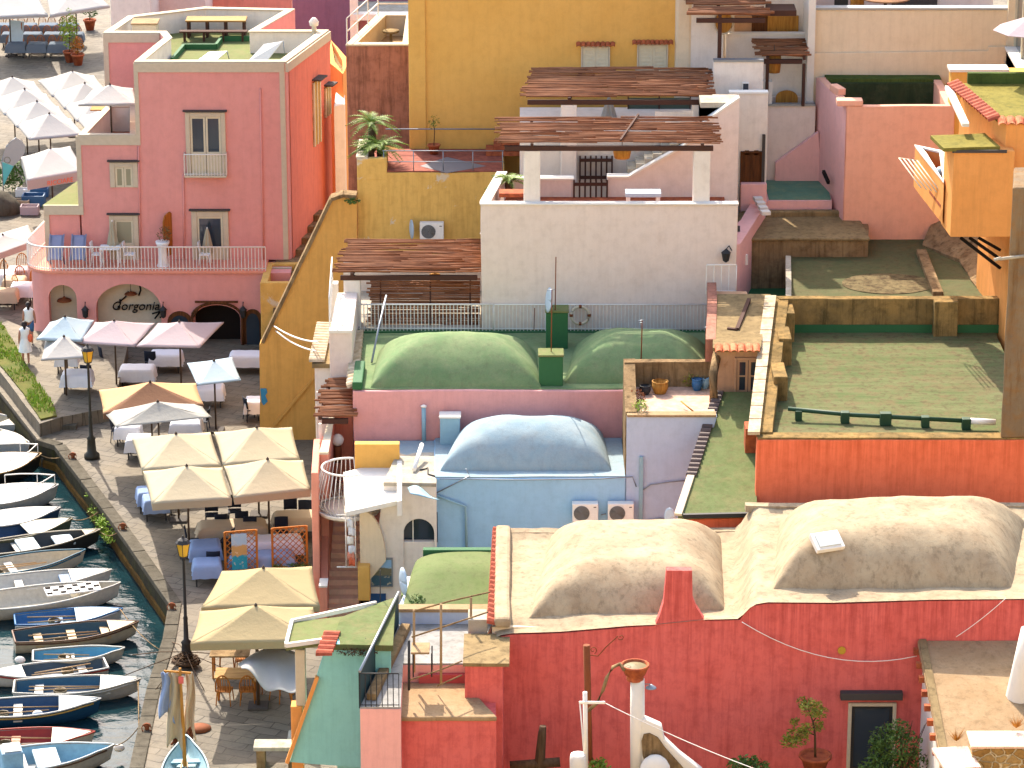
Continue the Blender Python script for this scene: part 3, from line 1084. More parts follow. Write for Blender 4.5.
for (px0, px1, py, lab) in ((200, 224, 57, 'smaller white tilted panel on the green roof of the pink house'), (252, 281, 54, 'larger white tilted panel near the right parapet of the green roof')):
    a, c = roofpt(px0, py + 8), roofpt(px1, py + 4)
    zz = Z3 - .85
    t = thing('solar_panel', lab, 'solar panel', ((a.x + c.x) / 2, a.y, zz), 'solar panels on the green roof')
    b = MB()
    q4 = ((194, 63), (213, 63), (227, 51), (209, 52)) if px0 == 200 else ((247, 62), (266, 62), (283, 41), (264, 44))
    yl = G(q4[0][0], q4[0][1], zz + .12).y
    vs = [V(*q4[0], yl), V(*q4[1], yl), V(*q4[2], yl + .75), V(*q4[3], yl + .75)]
    n_ = (vs[1] - vs[0]).cross(vs[3] - vs[0]).normalized() * .04
    b.add(vs + [v - n_ for v in vs], [(0, 1, 2, 3), (7, 6, 5, 4), (1, 0, 4, 5), (2, 1, 5, 6), (3, 2, 6, 7), (0, 3, 7, 4)])
    b.build('panel', tint('panelw', 'C9C8C0', rough=.35, spec=.5), t)
    b = MB()
    v = vs[2]; b.tube([v, (v.x + .1, v.y, zz)], .02, 5); b.build('stand', M['metalg'], t)
    b = MB(); v = vs[3]; b.tube([v, (v.x + .1, v.y, zz)], .02, 5); b.build('stand', M['metalg'], t)
p = G(314, 33, Z3)
t = thing('vent_pot', 'small white chimney pot on the right parapet of the pink house', 'chimney pot', (p.x, p.y + .1, Z3))
b = MB(); b.lathe([(.1, 0), (.09, .25), (.17, .28), (.2, .45), (.08, .6), (.02, .62)], (p.x, p.y + .1, Z3), 10); b.build('pot', M['whitelime'], t)
# chest on left wing
p = G(143, 30, Z3)
t = thing('roof_hatch', 'low cream box on the left wing roof of the pink house', 'roof hatch', (p.x, p.y + 1, Z3 - .85))
b = MB(); b.box(p.x - .5, p.x + .5, p.y + .5, p.y + 1.4, Z3 - .85, Z3 + .1); b.build('box', M['cream_trim'], t, bevel=.03)
b = MB(); b.box(p.x - .55, p.x + .55, p.y + .45, p.y + 1.45, Z3 + .103, Z3 + .17); b.build('lid', M['tanbright'], t, bevel=.02)

# small yellow house between the alley and the pink house (left of the buttress)
house('yellow_annex', 'small weathered yellow annex with a railed roof left of the sloping ochre wall', 'house',
      P(3.0, (260, 283), (300, 283), (304, 262), (266, 262)), 0, 3.0, 'ochre_w', 'ochre', .5)
# orange house up the alley
house('orange_alley_house', 'narrow bright orange house behind the pink house along the alley', 'house', P(9.2, (328, 62), (343, 74), (349, 60), (331, 40)), 0, 9.2, 'orangehouse', 'tanroof', .3)
house('white_alley_house', 'narrow white house wall squeezed in the alley beside the brown tower', 'house', P(8.2, (334, 106), (345, 104), (345, 90), (336, 90)), 0, 8.2, 'white', 'whiteroof', .2)

# ------------------------------------------------------------------ tower, ochre and purple houses at the back
YT = 123.0
zt = ZZ(46, YT)
bt = house('brown_tower_house', 'rain stained brown house with a pale walled roof terrace', 'house',
           [(XX(346, YT, zt), YT), (XX(412, YT, zt), YT), (XX(412, YT, zt), YY(15, zt)), (XX(374, YT, zt), YY(15, zt))], 0, zt, 'brown', 'tanbright', .75, .3)
b = MB()
rz = .02
b.ring([(XX(345.5, YT, zt), YT - .03), (XX(412, YT, zt), YT - .03), (XX(412, YT, zt), YY(15, zt) + .03), (XX(373, YT, zt), YY(15, zt) + .03)], zt + .003, zt + .07, zt + .003, .36)
b.build('coping', M['cream_trim'], bt, bevel=.01)
b = MB()
lining(b, [(XX(346, YT, zt), YT), (XX(412, YT, zt), YT), (XX(412, YT, zt), YY(15, zt)), (XX(374, YT, zt), YY(15, zt))], zt - .78, zt - .01, .31)
b.build('parapet_lining', M['cream_trim'], bt)
railing(bt, [(XX(347, YT, zt), YT + .1, zt + .07), (XX(373, YT, zt), YY(17, zt), zt + .07), (XX(412, YT, zt), YY(17, zt), zt + .07)], .95, 'metalw', 1.5, .025, .45)
p = G(391, 42, zt - .7)
t = thing('bird_bath', 'small stone dish on a stem on the pale roof terrace of the brown house', 'dish', (p.x, p.y, zt - .75))
b = MB(); b.lathe([(.2, 0), (.06, .06), (.05, .35), (.3, .42), (.33, .5), (.1, .46)], (p.x, p.y, zt - .75), 12); b.build('bowl', M['tanroof'], t)
YO = 119.9
oh = thing('ochre_house', 'large plain ochre house with two small shuttered windows under tiled hoods', 'house', (XX(540, YO, 10), YO, 0))
b = MB()
zo = 17.5
b.prism([(XX(416, YO, 12), YO), (XX(676, YO, 12), YO), (XX(676, YO, 12), YO + 9), (XX(416, YO, 12), YO + 9)], 0, zo)
b.build('wall', M['ochre'], oh, rough=.03, cell=.9)
b = MB()
b.box(XX(409, YO, 12), XX(426, YO, 12), YO - .12, YO + .4, 0, zo + .01)
b.build('corner_pilaster', M['ochre'], oh, bevel=.03)
b = MB()
b.prism([(XX(674, YO, 12), YO - .12), (XX(691, YO, 12), YO - .12), (XX(691, YO, 12), YO + 8), (XX(674, YO, 12), YO + 8)], 0, zo + .01)
b.build('corner_pilaster', M['cream_wall'], oh, bevel=.12)
for a, c, t0 in ((581, 610, 46), (637, 668, 44)):
    o = win(oh, a, c, t0, t0 + 24, YO, 'window', 'cdoor', 'cdoor', .06, 1, 5, False, True, 0)
    x0, x1, z0, z1 = front_rect(a - 5, c + 5, t0 - 5, t0, YO)
    b = MB()
    tilerow(b, (x0, YO - .15, z0 + .1), (x1, YO - .15, z0 + .1), .17, None, (0, -1, -.35), .26)
    b.build('tiled_hood', M['terra'], o, solid=.02)
house('purple_house', 'dark plum coloured house wall behind the brown house roof', 'house', [(XX(292, 152, 10), 152), (XX(420, 152, 10), 152), (XX(420, 160, 10), 160), (XX(292, 160, 10), 160)], 0, 16, 'purple', 'tanroof')
pp = house('plum_low_house', 'low plum house with a white flat porch behind the railed roof terrace', 'house', [(XX(352, 146, 9), 146), (XX(420, 146, 9), 146), (XX(420, 150, 9), 150), (XX(352, 150, 9), 150)], 0, ZZ(17, 146), 'purple', 'whiteroof', .1)
b = MB(); b.box(XX(350, 145.6, 9), XX(358, 145.6, 9), 145.6, 145.95, 0, 14); b.build('pilaster', M['white'], pp)
b = MB(); b.box(XX(352, 145.6, 9), XX(420, 145.6, 9), 145.3, 145.9, ZZ(17, 146), ZZ(11, 146)); b.build('white_fascia', M['white'], pp)

# pale houses at the very back left
for nm, a, c, top, Yb, mt, lab in (('white_back_house', 112, 152, -6, 158, 'white', 'plain white house wall at the top edge left of the plum house'),
                                   ('rosy_back_house', 150, 206, -12, 162, 'whitepink', 'rosy white house with market racks at the top edge behind the pink house roof'),
                                   ('terracotta_back_house', 206, 292, -14, 166, 'coral', 'terracotta house at the top edge behind the bench on the green roof'),
                                   ('cream_back_house', 40, 116, -16, 205, 'cream_wall', 'cream house wall far behind the plaza parasols')):
    house(nm, lab, 'house', [(XX(a, Yb, 5), Yb), (XX(c, Yb, 5), Yb), (XX(c, Yb, 5), Yb + 7), (XX(a, Yb, 5), Yb + 7)], 0, ZZ(top, Yb), mt, 'whiteroof')
p = G(218, 6, 4)
# ------------------------------------------------------------------ ochre terrace house with buttress wall
YW = 116.6
zw = ZZ(172, YW)
xw0, xw1 = XX(357, YW, zw), XX(504, YW, zw)
ot = thing('ochre_terrace_house', 'ochre house with a tiled roof terrace and peeling front wall below the large ochre house', 'house', ((xw0 + xw1) / 2, YW, 0))
b = MB()
b.prism([(xw0, YW), (xw1, YW), (xw1, YO - .15), (XX(408, YO, zw), YO - .15), (xw0 + .2, YO + 1)], 0, zw - .02)
b.build('wall', M['ochre_w'], ot, rough=.03, cell=.8)
b = MB()
b.prism([(xw0 + .05, YW + .05), (xw1 - .05, YW + .05), (xw1 - .05, YO - .16), (xw0 + .25, YO - .16)], zw - .015, zw + .03)
b.build('terrace_floor', mk('tfloor', tiles_mat('terracotta_floor', '9A5848', '7C463A')), ot)
# grey inlaid diamond on the floor
b = MB()
dp = P(zw + .034, (420, 166), (447, 157), (486, 166), (447, 173))
b.prism(dp, zw + .03, zw + .036)
b.build('floor_inlay', tint('inlay', '6E6C70'), ot)
# planter parapet at the left
b = MB()
for a in (((357, 156), (387, 156), .24), ):
    x0, x1 = XX(357, YW, zw), XX(387, YW, zw)
    b.box(x0, x1, YW - .02, YW + .25, zw - .3, zw + .5)
    b.box(x0, x0 + .25, YW + .25, YW + 2.4, zw - .3, zw + .5)
    b.box(x1 - .2, x1, YW + .25, YW + 1.3, zw - .3, zw + .45)
b.build('planter_wall', M['ochre_w'], ot, bevel=.03)
b = MB()
b.box(XX(357, YW, zw) - .03, XX(360, YW, zw) + .28, YW + .0, YW + 2.5, zw + .503, zw + .56)
b.build('planter_coping', M['cream_trim'], ot)
b = MB()
for yy in (YW + .1, ):
    for zz in (.35, .75):
        b.tube([(xw0 + .9, yy, zw + zz), (xw1, yy, zw + zz)], .018, 5)
    for k in range(5):
        x = xw0 + .95 + (xw1 - xw0 - 1) * k / 4
        b.tube([(x, yy, zw), (x, yy, zw + .75)], .018, 5)
b.build('cable_rail', M['metalg'], ot)
b = MB()
b.tube([(XX(386, YO, zw), YO - .3, ZZ(127, YO)), (XX(504, YO, zw), YO - .3, ZZ(127, YO))], .025, 5)
b.build('wall_pipe', M['metalg'], ot)
# steps going up the ochre wall at the right end
b = MB()
for i in range(6):
    x = XX(486, YO, zw) + i * .28
    b.box(x, XX(520, YO, zw), YO - 1.2, YO - .2, zw + .03 + i * .2, zw + .2 + i * .2)
b.build('brick_steps', M['terra'], ot, bevel=.01)
# cycads in the planter
def cycad(x, y, z, r, n, name, label, grp, trunk=.35):
    t = thing(name, label, 'plant', (x, y, z), grp)
    b = MB(); b.lathe([(.13, 0), (.15, trunk * .5), (.12, trunk), (.04, trunk + .08)], (x, y, z), 8); b.build('trunk', M['bark'], t)
    b = MB()
    for k in range(n):
        a = k * 2.4 + rnd.uniform(-.2, .2)
        el = rnd.uniform(.1, 1.1)
        L = r * rnd.uniform(.8, 1.1)
        prev = Vector((x, y, z + trunk))
        pts = []
        for i in range(6):
            f = i / 5
            pts.append(prev + Vector((math.cos(a) * L * f * math.cos(el * (1 - f * .5)), math.sin(a) * L * f * math.cos(el * (1 - f * .5)), L * (math.sin(el) * f - .55 * f * f))))
        b.tube(pts, .012, 3, cap=False)
        sd = Vector((-math.sin(a), math.cos(a), 0))
        for i in range(1, 14):
            f = i / 13
            k0 = min(4, int(f * 5)); q = pts[k0].lerp(pts[k0 + 1], f * 5 - k0)
            w_ = .17 * r * math.sin(math.pi * (.12 + .85 * f)) + .02
            fw = (pts[k0 + 1] - pts[k0]).normalized()
            for sg_ in (-1, 1):
                e = q + sd * sg_ * w_ + fw * w_ * .5 + Vector((0, 0, .03))
                b.add([q - fw * .018, q + fw * .018, e], [(0, 1, 2)])
    b.build('fronds', M['palm'], t)
    return t
x0 = XX(368, YW, zw)
cycad(XX(372, YW + 1.6, zw), YW + 1.8, zw + .3, .95, 34, 'cycad', 'tall cycad with spreading fronds in the ochre terrace planter', 'cycads', 1.0)
cycad(XX(381, YW + 1, zw), YW + .9, zw + .2, 1.0, 36, 'cycad', 'lower cycad at the right of the ochre terrace planter', 'cycads', .5)
cycad(XX(371, YW + 1, zw), YW + .7, zw + .2, .8, 34, 'cycad', 'lower cycad at the left front of the ochre terrace planter', 'cycads', .45)
# potted plant on the terrace
def pot(b, x, y, z, r, h):
    b.lathe([(r * .62, 0), (r * .95, h * .85), (r * 1.08, h * .86), (r * 1.08, h), (r * .9, h), (r * .85, h * .85)], (x, y, z), 14)
def leafy(b, c, r, n, s, squash=1.0):
    c = Vector(c)
    for _ in range(n):
        v = Vector((rnd.gauss(0, 1), rnd.gauss(0, 1), rnd.gauss(0, 1))).normalized() * (rnd.random() ** .4)
        p = c + Vector((v.x * r[0], v.y * r[1], v.z * r[2]))
        a = Vector((rnd.gauss(0, 1), rnd.gauss(0, 1), rnd.gauss(0, .7))).normalized()
        q = a.cross(Vector((rnd.gauss(0, 1), rnd.gauss(0, 1), rnd.gauss(0, 1)))).normalized()
        l = s * rnd.uniform(.7, 1.4)
        b.add([p - a * l, p + q * l * .38, p + a * l, p - q * l * .38], [(0, 1, 2, 3)])
x, y = XX(434, YO - .8, zw), YO - .9
t = thing('potted_plant', 'thin sparse shrub in a terracotta pot against the large ochre wall', 'potted plant', (x, y, zw + .03))
b = MB(); pot(b, x, y, zw + .03, .22, .36); b.build('pot', M['terra'], t)
b = MB(); b.tube([(x, y, zw + .3), (x + .03, y, zw + .9), (x - .03, y, zw + 1.3)], .015, 4); b.build('stem', M['bark'], t)
b = MB(); leafy(b, (x, y, zw + 1.2), (.25, .2, .3), 60, .05); b.build('leaves', M['leaf'], t)

# buttress wall with its sloping top
YB = 116.2
pts = [(258, 452), (260, 345), (268, 332), (333, 201), (345, 197), (359, 198), (359, 452)]
bw = thing('ochre_sloping_wall', 'big ochre yellow wall with a long sloping top edge beside the stepped alley', 'wall', (XX(310, YB, 0), YB, 0))
b = MB()
b.vprism([(XX(a, YB, 3), max(0, ZZ(c, YB)) if c < 440 else -.2) for a, c in pts], YB - .03, YB + .5)
b.build('wall', M['ochre_d'], bw, rough=.025, cell=.8)
b = MB()
cp = [(262, 343), (268, 331), (333, 200), (345, 196), (358, 197)]
for a, c in zip(cp[:-1], cp[1:]):
    b.bar((XX(a[0], YB, 5), YB + .2, ZZ(a[1], YB) + .03), (XX(c[0], YB, 5), YB + .2, ZZ(c[1], YB) + .03), .62, .12)
b.build('coping', M['stone'], bw, rough=.02, cell=.5)
b = MB()
leafy(b, (XX(353, YB, 9), YB - .1, ZZ(200, YB)), (.3, .25, .12), 120, .06)
tag(b.build('wall_weed', M['leafd']), 'small weed growing on top of the sloping ochre wall', 'weed')
b = MB(); b.bar((XX(264, YB, 1), YB - .05, ZZ(436, YB)), (XX(318, YB, 2), YB - .05, ZZ(372, YB)), .12, .1); b.build('sloping_rib', M['ochre_d'], bw)
b = MB(); b.vprism([(XX(a, YB, 1), ZZ(c, YB)) for a, c in ((261, 388), (267, 388), (268, 392), (266, 395), (268, 401), (264, 405), (262, 402), (261.5, 395))], YB - .06, YB - .035); tag(b.build('blue_plaque', mk('plaque', plain('blue_glazed_tile', '2E84A8', .4, .4))), 'small blue glazed plaque low on the sloping ochre wall', 'plaque')
for c0, c1, lab in (((274, 326), (318, 342), 'upper'), ((276, 331), (316, 351), 'lower')):
    b = MB(); p0, p1 = V(c0[0], c0[1], YB - .1), V(c1[0], c1[1], 105)
    b.tube([p0.lerp(p1, i / 8) - Vector((0, 0, .5 * (i / 8) * (1 - i / 8))) for i in range(9)], .03, 5)
    tag(b.build('clothes_line', M['metalw']), '%s white line strung from the sloping ochre wall to the landing house' % lab, 'line')
# AC unit + panel on peeling ochre wall
acunit('air_conditioner', 'grey lattice cased air conditioner on the peeling ochre wall above the reed pergola', (XX(432, YW, 8), YW - .4, ZZ(237, YW)), .85, .62, .3)
x, z = XX(413, YW, 8), ZZ(227, YW)
t = thing('satellite_dish', 'tilted pale blue dish beside the lattice air conditioner', 'satellite dish', (x, YW - .3, z))
b = MB(); b.surf(lambda u, v: Vector((x + .12 + .05 * v * v, YW - .3, z)) + Vector((-.22 + .2 * math.sin(u * math.tau) * v * .4, -.2 * v * math.sin(u * math.tau), .36 * v * math.cos(u * math.tau))), 18, 5); b.build('dish', tint('dishb', 'A9B9C6', rough=.4), t, solid=.02)
b = MB(); b.tube([(x, YW - .25, z - .2), (x, YW, z - .25)], .02, 5); b.build('arm', M['metalg'], t)

# alley: steps climbing between pink house and ochre wall
b = MB()
for i in range(16):
    f = i / 15
    p = G(285 + 40 * f, 330 - 95 * f, 0)
    y = 120 + i * .8
    b.box(XX(268, y, 0) + f * .5, XX(350, y, 3), y, y + .85, -.1, .25 * (i + 1))
struct(b.build('alley_steps', M['stone'], bevel=.02))
# ------------------------------------------------------------------ white terrace house with reed pergolas
YA = 108.5
za = ZZ(205, YA)
zfl = za - .85
xa0, xa1 = XX(481, YA, za), XX(738, YA, za)
wh = thing('white_terrace_house', 'broad plain white house whose terrace carries the reed pergola above the green domes', 'house', ((xa0 + xa1) / 2, YA, 0))
b = MB()
YBk = 112.6
xb0 = XX(498, YBk, za)
b.prism([(xa0, YA), (xa1, YA), (xa1, YBk + .3), (xb0, YBk + .3)], 0, zfl - .11)
b.box(xa0, xa1, YA, YA + .26, zfl - .2, za)
b.prism([(xa0, YA + .26), (xa0 + .28, YA + .26), (xb0 + .28, YBk), (xb0, YBk)], zfl - .2, za)
b.build('wall', M['whitepink'], wh, bevel=.03, rough=.035, cell=.9)
b = MB()
b.prism([(xa0 + .2, YA + .2), (xa1 - .2, YA + .2), (xa1 - .2, YBk), (xb0 + .2, YBk)], zfl - .1, zfl)
b.build('terrace_floor', M['terra'], wh)
b = MB()
b.box(xa0 - .04, xa1 + .02, YA - .05, YA + .3, za + .002, za + .06)
b.prism([(xa0 - .04, YA + .3), (xa0 + .32, YA + .3), (xb0 + .32, YBk), (xb0 - .04, YBk)], za + .002, za + .06)
b.build('coping', M['whitelime'], wh, bevel=.01)
# back wall with the stair parapet
prof = [(498, 215), (498, 180), (574, 180), (574, 215), (607, 215), (607, 178), (629, 178), (684, 147), (706, 121), (738, 99), (738, 215)]
b = MB()
for part in (prof[:4], prof[4:]):
    b.vprism([(XX(a, YBk, 11), ZZ(c, YBk)) for a, c in part], YBk, YBk + .3)
b.build('stair_wall', M['whitepink'], wh, bevel=.02)
b = MB()
for a, c in (((498, 179.5), (574, 179.5)), ((607, 177.5), (629, 177.5)), ((629, 177.5), (684, 146.5)), ((684, 146.5), (706, 120.5)), ((706, 120.5), (738, 98.5))):
    b.bar((XX(a[0], YBk, 11), YBk + .15, ZZ(a[1], YBk) + .02), (XX(c[0], YBk, 11), YBk + .15, ZZ(c[1], YBk) + .02), .4, .07)
b.build('stair_coping', M['whitelime'], wh)
b = MB()
b.box(XX(520, 115, 11), XX(700, 115, 11), 114.6, 115, 0, ZZ(150, 114.6))
b.box(XX(655, 114, 11), XX(733, 114, 11), 114.2, 114.5, 0, ZZ(112, 114.2))
b.build('back_wall', M['white'], wh)
b = MB()       # steps behind the stair wall
for i in range(14):
    x = XX(628, YBk, 11) + i * .29
    b.box(x, XX(700, YBk, 11), YBk + .32, YBk + 1.5, 0, zfl + .9 + i * .18)
b.build('stair', M['whiteroof'], wh)
# brown door and dark groove
b = MB(); b.box(XX(728, 115.4, 11), XX(767, 115.4, 11), 115.4, 115.7, 0, ZZ(94, 115.4)); b.build('door_wall', M['white'], wh, bevel=.02)
b = MB(); b.box(XX(728, 115.4, 11), XX(767, 115.4, 11), 115.36, 115.74, ZZ(94, 115.4) + .002, ZZ(94, 115.4) + .07); b.build('door_wall_coping', M['whitelime'], wh)
win(wh, 740, 762, 151, 200, 115.4, 'door', 'wdoor', 'wdoor', .06, 1, 0, False, False, 1.8, 'wdoor')
b = MB()
x0, x1, z0, z1 = front_rect(761.5, 764.5, 134, 200, 115.4)
b.box(x0, x1, 115.28, 115.37, z0, z1)
b.build('drain_pipe', M['slate'], wh)
# gates
for a, c, t0, t1, yy, lab in ((574, 607, 180, 207, YBk - .05, 'lower'), (580, 612, 156, 181, 114.4, 'upper')):
    x0, x1, z0, z1 = front_rect(a, c, t0, t1, yy)
    t = thing('iron_gate', 'dark barred gate in the gap of the white terrace wall' if lab == 'lower' else 'dark barred gate at the head of the steps above the other gate', 'gate', ((x0 + x1) / 2, yy, z0), 'gates on the white terrace')
    b = MB()
    for i in range(7):
        x = x0 + (x1 - x0) * i / 6
        b.box(x - .03, x + .03, yy - .03, yy + .03, z0, z1)
    b.build('bars', M['beam'], t)
    b = MB()
    b.box(x0, x1, yy - .05, yy - .03, z1 - .2, z1 - .08); b.box(x0, x1, yy - .05, yy - .03, z0 + .08, z0 + .2)
    b.build('rails', M['beam'], t)
# pergola one, on the terrace
zb_ = ZZ(146, 108.7) + .12
pg = pergola('reed_pergola', 'lower large reed pergola on two white posts above the broad white wall', XX(500, 108.7, 12), XX(716, 108.7, 12), 108.75, 111.7, zb_, zb_ + .1, [XX(532, 108.7, 12), XX(702, 108.7, 12)], zfl, n=46, gaps=.16)
b = MB(); x = XX(620, 108.7, 12); b.bar((x, 108.6, zb_ + .1), (x + .7, 111.7, zb_ + .2), .06); b.build('tie_pole', M['beam'], pg)
# pergola two, on the terrace behind
Y2 = 114.0
z2 = ZZ(98, Y2) + .06
p2 = pergola('reed_pergola', 'upper large reed pergola directly below the two shuttered windows of the ochre house', XX(523, Y2, 13), XX(709, Y2, 13), Y2, 117.3, z2, z2 + .22, [XX(569, Y2, 13), XX(701, Y2, 13)], zfl, n=44, gaps=.08, skew=.5)
b = MB()
b.box(XX(520, 115, 11), XX(726, 116, 11), 115.05, 118.5, 0, ZZ(128, 115.1) - .1)
t = thing('upper_terrace', 'raised white terrace block under the upper reed pergola', 'terrace', (XX(600, 116, 11), 116, 0))
b.build('block', M['white'], t)
# items on terraces: closed parasol, windbreak, straw lamp shade, cycad
def closed_parasol(px, y, zt_, zb2, lab, mat='wu', r=.24):
    x = XX(px, y, zt_)
    t = thing('closed_parasol', lab, 'parasol', (x, y, zb2), 'folded parasols')
    b = MB(); b.tube([(x, y, zb2), (x, y, zt_ + .05)], .025, 6); b.build('pole', M['metalw'], t)
    b = MB()
    b.surf(lambda u, v: Vector((x, y, zt_ - v * (zt_ - zb2) * .72)) + Vector((math.cos(u * math.tau), math.sin(u * math.tau), 0)) * (.03 + r * v ** .8) * (1 + .22 * math.cos(u * math.tau * 6)), 36, 8)
    b.build('folded_canopy', M[mat], t)
    return t
closed_parasol(609, 117, ZZ(97, 117), ZZ(130, 117), 'folded white parasol under the upper reed pergola')
for px in (623, 607 - 14):
    pass
t = thing('net_screen', 'dark green net windbreak under the upper reed pergola', 'windbreak', (XX(660, 118.2, 11), 118.2, zfl + 1))
b = MB(); x0, x1, z0, z1 = front_rect(628, 690, 98, 124, 118.3); b.box(x0, x1, 118.28, 118.31, z0, z1); b.build('net', tint('net', '4A5A50'), t)
b = MB()
for x in (x0, (x0 + x1) / 2, x1): b.tube([(x, 118.25, z0 - .5), (x, 118.25, z1 + .1)], .025, 5)
b.build('pole', M['beam'], t)
def straw_lamp(px, py, y, w_, h, lab):
    x, z = XX(px, y, 12), ZZ(py, y)
    t = thing('straw_lamp', lab, 'lamp', (x, y, z), 'woven straw lamps')
    b = MB(); b.lathe([(w_ * .85, -h / 2), (w_, h * .1), (w_ * .95, h / 2), (w_ * .2, h / 2 + .03)], (x, y, z), 14); b.build('lamp_shade', M['straw'], t)
    b = MB(); b.tube([(x, y, z + h / 2), (x, y, z + h / 2 + .4)], .012, 4); b.build('cord', M['metald'], t)
straw_lamp(622, 153, 110, .3, .34, 'square woven straw lamp hanging under the lower white house pergola')
cycad(XX(509, 111.6, za), 111.7, za - .35, .8, 30, 'cycad', 'small bright cycad at the left end of the white terrace', 'cycads', .3)
# terrace low furniture
for px, lab, mt in ((517, 'terracotta bench slab by the left post of the white terrace', 'terra'), (643, 'pale blue low lounger behind the white terrace parapet', 'dishb')):
    x, y = XX(px, 110.4, za), 110.2
    t = thing('low_bench', lab, 'bench', (x, y, zfl), 'benches on the white terrace')
    b = MB(); b.box(x - .6, x + .6, y - .3, y + .3, zfl + .72, zfl + .86); b.build('seat', M[mt], t, bevel=.02)
    for s in (-.5, .5):
        b = MB(); b.box(x + s - .06, x + s + .06, y - .25, y + .25, zfl, zfl + .72); b.build('leg', M['white'], t)

# ------------------------------------------------------------------ reed pergola over the little left terrace
YC = 108.9
zc0 = ZZ(331, YA)
zc = ZZ(274, YC) + .08
pg3 = pergola('reed_pergola', 'reed pergola against the peeling ochre wall left of the broad white wall', XX(336, YC, 8), XX(480.5, YC, 8), YC, 112.3, zc, zc + .12, [XX(352, YC, 8)], zc0, n=44, gaps=.06, skew=.35)
t = thing('white_lean_house', 'small white house with a railed terrace under the left reed pergola', 'house', (XX(410, YC, 5), YC, 0))
b = MB(); b.box(XX(343, 113, 8), xa0 - .02, 113.0, 113.5, 0, ZZ(262, 113)); b.build('back_wall', M['white'], t, bevel=.02)
b = MB(); b.box(XX(346, YA, 6), xa0 - .03, YA + .25, 113.0, 0, zc0 + .03); b.build('terrace_base', M['whiteroof'], t)
b = MB(); b.box(XX(356, YA, 6), xa1, YA - .28, YA - .02, zc0 - .8, zc0 + .05); b.build('green_upstand', M['greenpaint'], t)
railing(t, [(XX(357, YA, 7), YA - .12, zc0 + .05), (xa0 + .4, YA - .12, zc0 + .05)], .92, 'metalw', .12, .016, .08, top=.028)
t2 = thing('reed_screen', 'leaning reed screen behind the white railing under the left reed pergola', 'screen', (XX(420, YC, 7), YC + .4, zc0))
b = MB()
for i in range(26):
    z = zc0 + .02 + i * .055
    y = YC + .2 + i * .03
    k = XX(368, YC, 7) + rnd.uniform(-.1, .1)
    while k < xa0 - .1:
        l = min(rnd.uniform(1.5, 4), xa0 - .05 - k)
        b.tube([(k, y, z), (k + l, y + rnd.uniform(-.02, .02), z + rnd.uniform(-.02, .02))], .03, 4)
        k += l
b.build('canes', M['reed'], t2)
b = MB()
for px in (380, 430, 470): b.bar((XX(px, YC, 7), YC + .15, zc0), (XX(px, YC, 7), YC + 1.0, zc0 + 1.45), .05)
b.build('batten', M['beam'], t2)
straw_lamp(434, 278, 110.5, .2, .26, 'small woven straw lamp under the left reed pergola')
# railing that continues in front of the white wall on the green roof
t = thing('white_railing', 'long white balustrade standing on the green roof before the broad white wall', 'railing', (XX(640, YA, 7), YA - .4, zc0))
railing(t, [(xa0 + .45, YA - .14, zc0 + .05), (XX(708, YA, 7), YA - .14, zc0 + .05)], .92, 'metalw', .12, .013, .08, top=.022, name='balusters')
# ------------------------------------------------------------------ small white landing left of the pergola
t = thing('white_landing_house', 'narrow white house with a tile edged lean-to and railed landing beside the ochre sloping wall', 'house', (XX(335, 106, 5), 106, 0))
zl = ZZ(372, 104.5)
b = MB()
b.prism([(XX(330, 104.5, zl), 104.5), (XX(352.5, 104.5, zl), 104.5), (XX(352.5, 104.5, zl), 108.9), (XX(338, 108.8, zl), 108.9)], 0, zl + 1.35)
b.build('wall', M['whitepink'], t, bevel=.03, rough=.03)
b = MB()
zr1, zr0 = ZZ(326, 109.5), ZZ(364, 104.7)
b.add([(XX(312, 104.7, zr0), 104.7, zr0), (XX(331, 104.7, zr0), 104.7, zr0), (XX(338, 109.5, zr1), 109.5, zr1), (XX(320, 109.5, zr1), 109.5, zr1)], [(0, 1, 2, 3)])
b.build('lean_roof', M['tanroof'], t, solid=.14)
b = MB()
tilerow(b, (XX(312, 104.7, zr0) + .06, 104.75, zr0 + .05), (XX(320, 109.5, zr1) + .06, 109.5, zr1 + .05), .34, None, (1, 0, 0), .5)
b.build('tile_edge', M['white_tile'], t, solid=.02)
b = MB()
b.box(XX(316, 104.8, 4), XX(334, 104.8, 4), 104.82, 108, 0, zr0 - .12)
b.build('lower_wall', M['white'], t, bevel=.02)
b = MB()   # sloping white parapet
b.bar((XX(336, 104.6, zl), 104.6, zl + 1.35), (XX(352, 109, zl), 109, ZZ(296, 109)), .3, .14)
b.bar((XX(330, 104.6, zl), 104.6, zl + 1.38), (XX(352.5, 104.6, zl), 104.6, zl + 1.38), .3, .1)
b.build('white_coping', M['whitelime'], t)
railing(t, [(XX(330, 104.7, zl), 104.9, zl + 1.4), (XX(331, 108, zl), 109.5, zl + 1.4)], 1.0, 'metalw', .5, .018, .3)
b = MB(); b.box(XX(330, 110, 8), XX(338, 110, 8), 110, 110.4, 4, ZZ(284, 110)); b.build('chimney', M['whitelime'], t, bevel=.02)
# brown reed roof below it
zq = ZZ(418, 101.5)
pergola('reed_awning', 'small dark reed awning tucked between the white landing and the pink wall', XX(318, 101.8, 4), XX(352, 101.8, 4), 101.8, 104.3, zq, zq + .35, [XX(321, 101.8, 4)], 0, n=26, gaps=.04, postw=.12, group=None, skew=.2)
b = MB()
t = thing('white_back_wall', 'narrow white wall under the small reed awning', 'wall', (XX(335, 104.4, 3), 104.4, 0))
b.box(XX(318, 104.4, 3), XX(352, 104.4, 3), 104.38, 104.48, 0, ZZ(392, 104.4)); b.build('wall', M['white'], t)

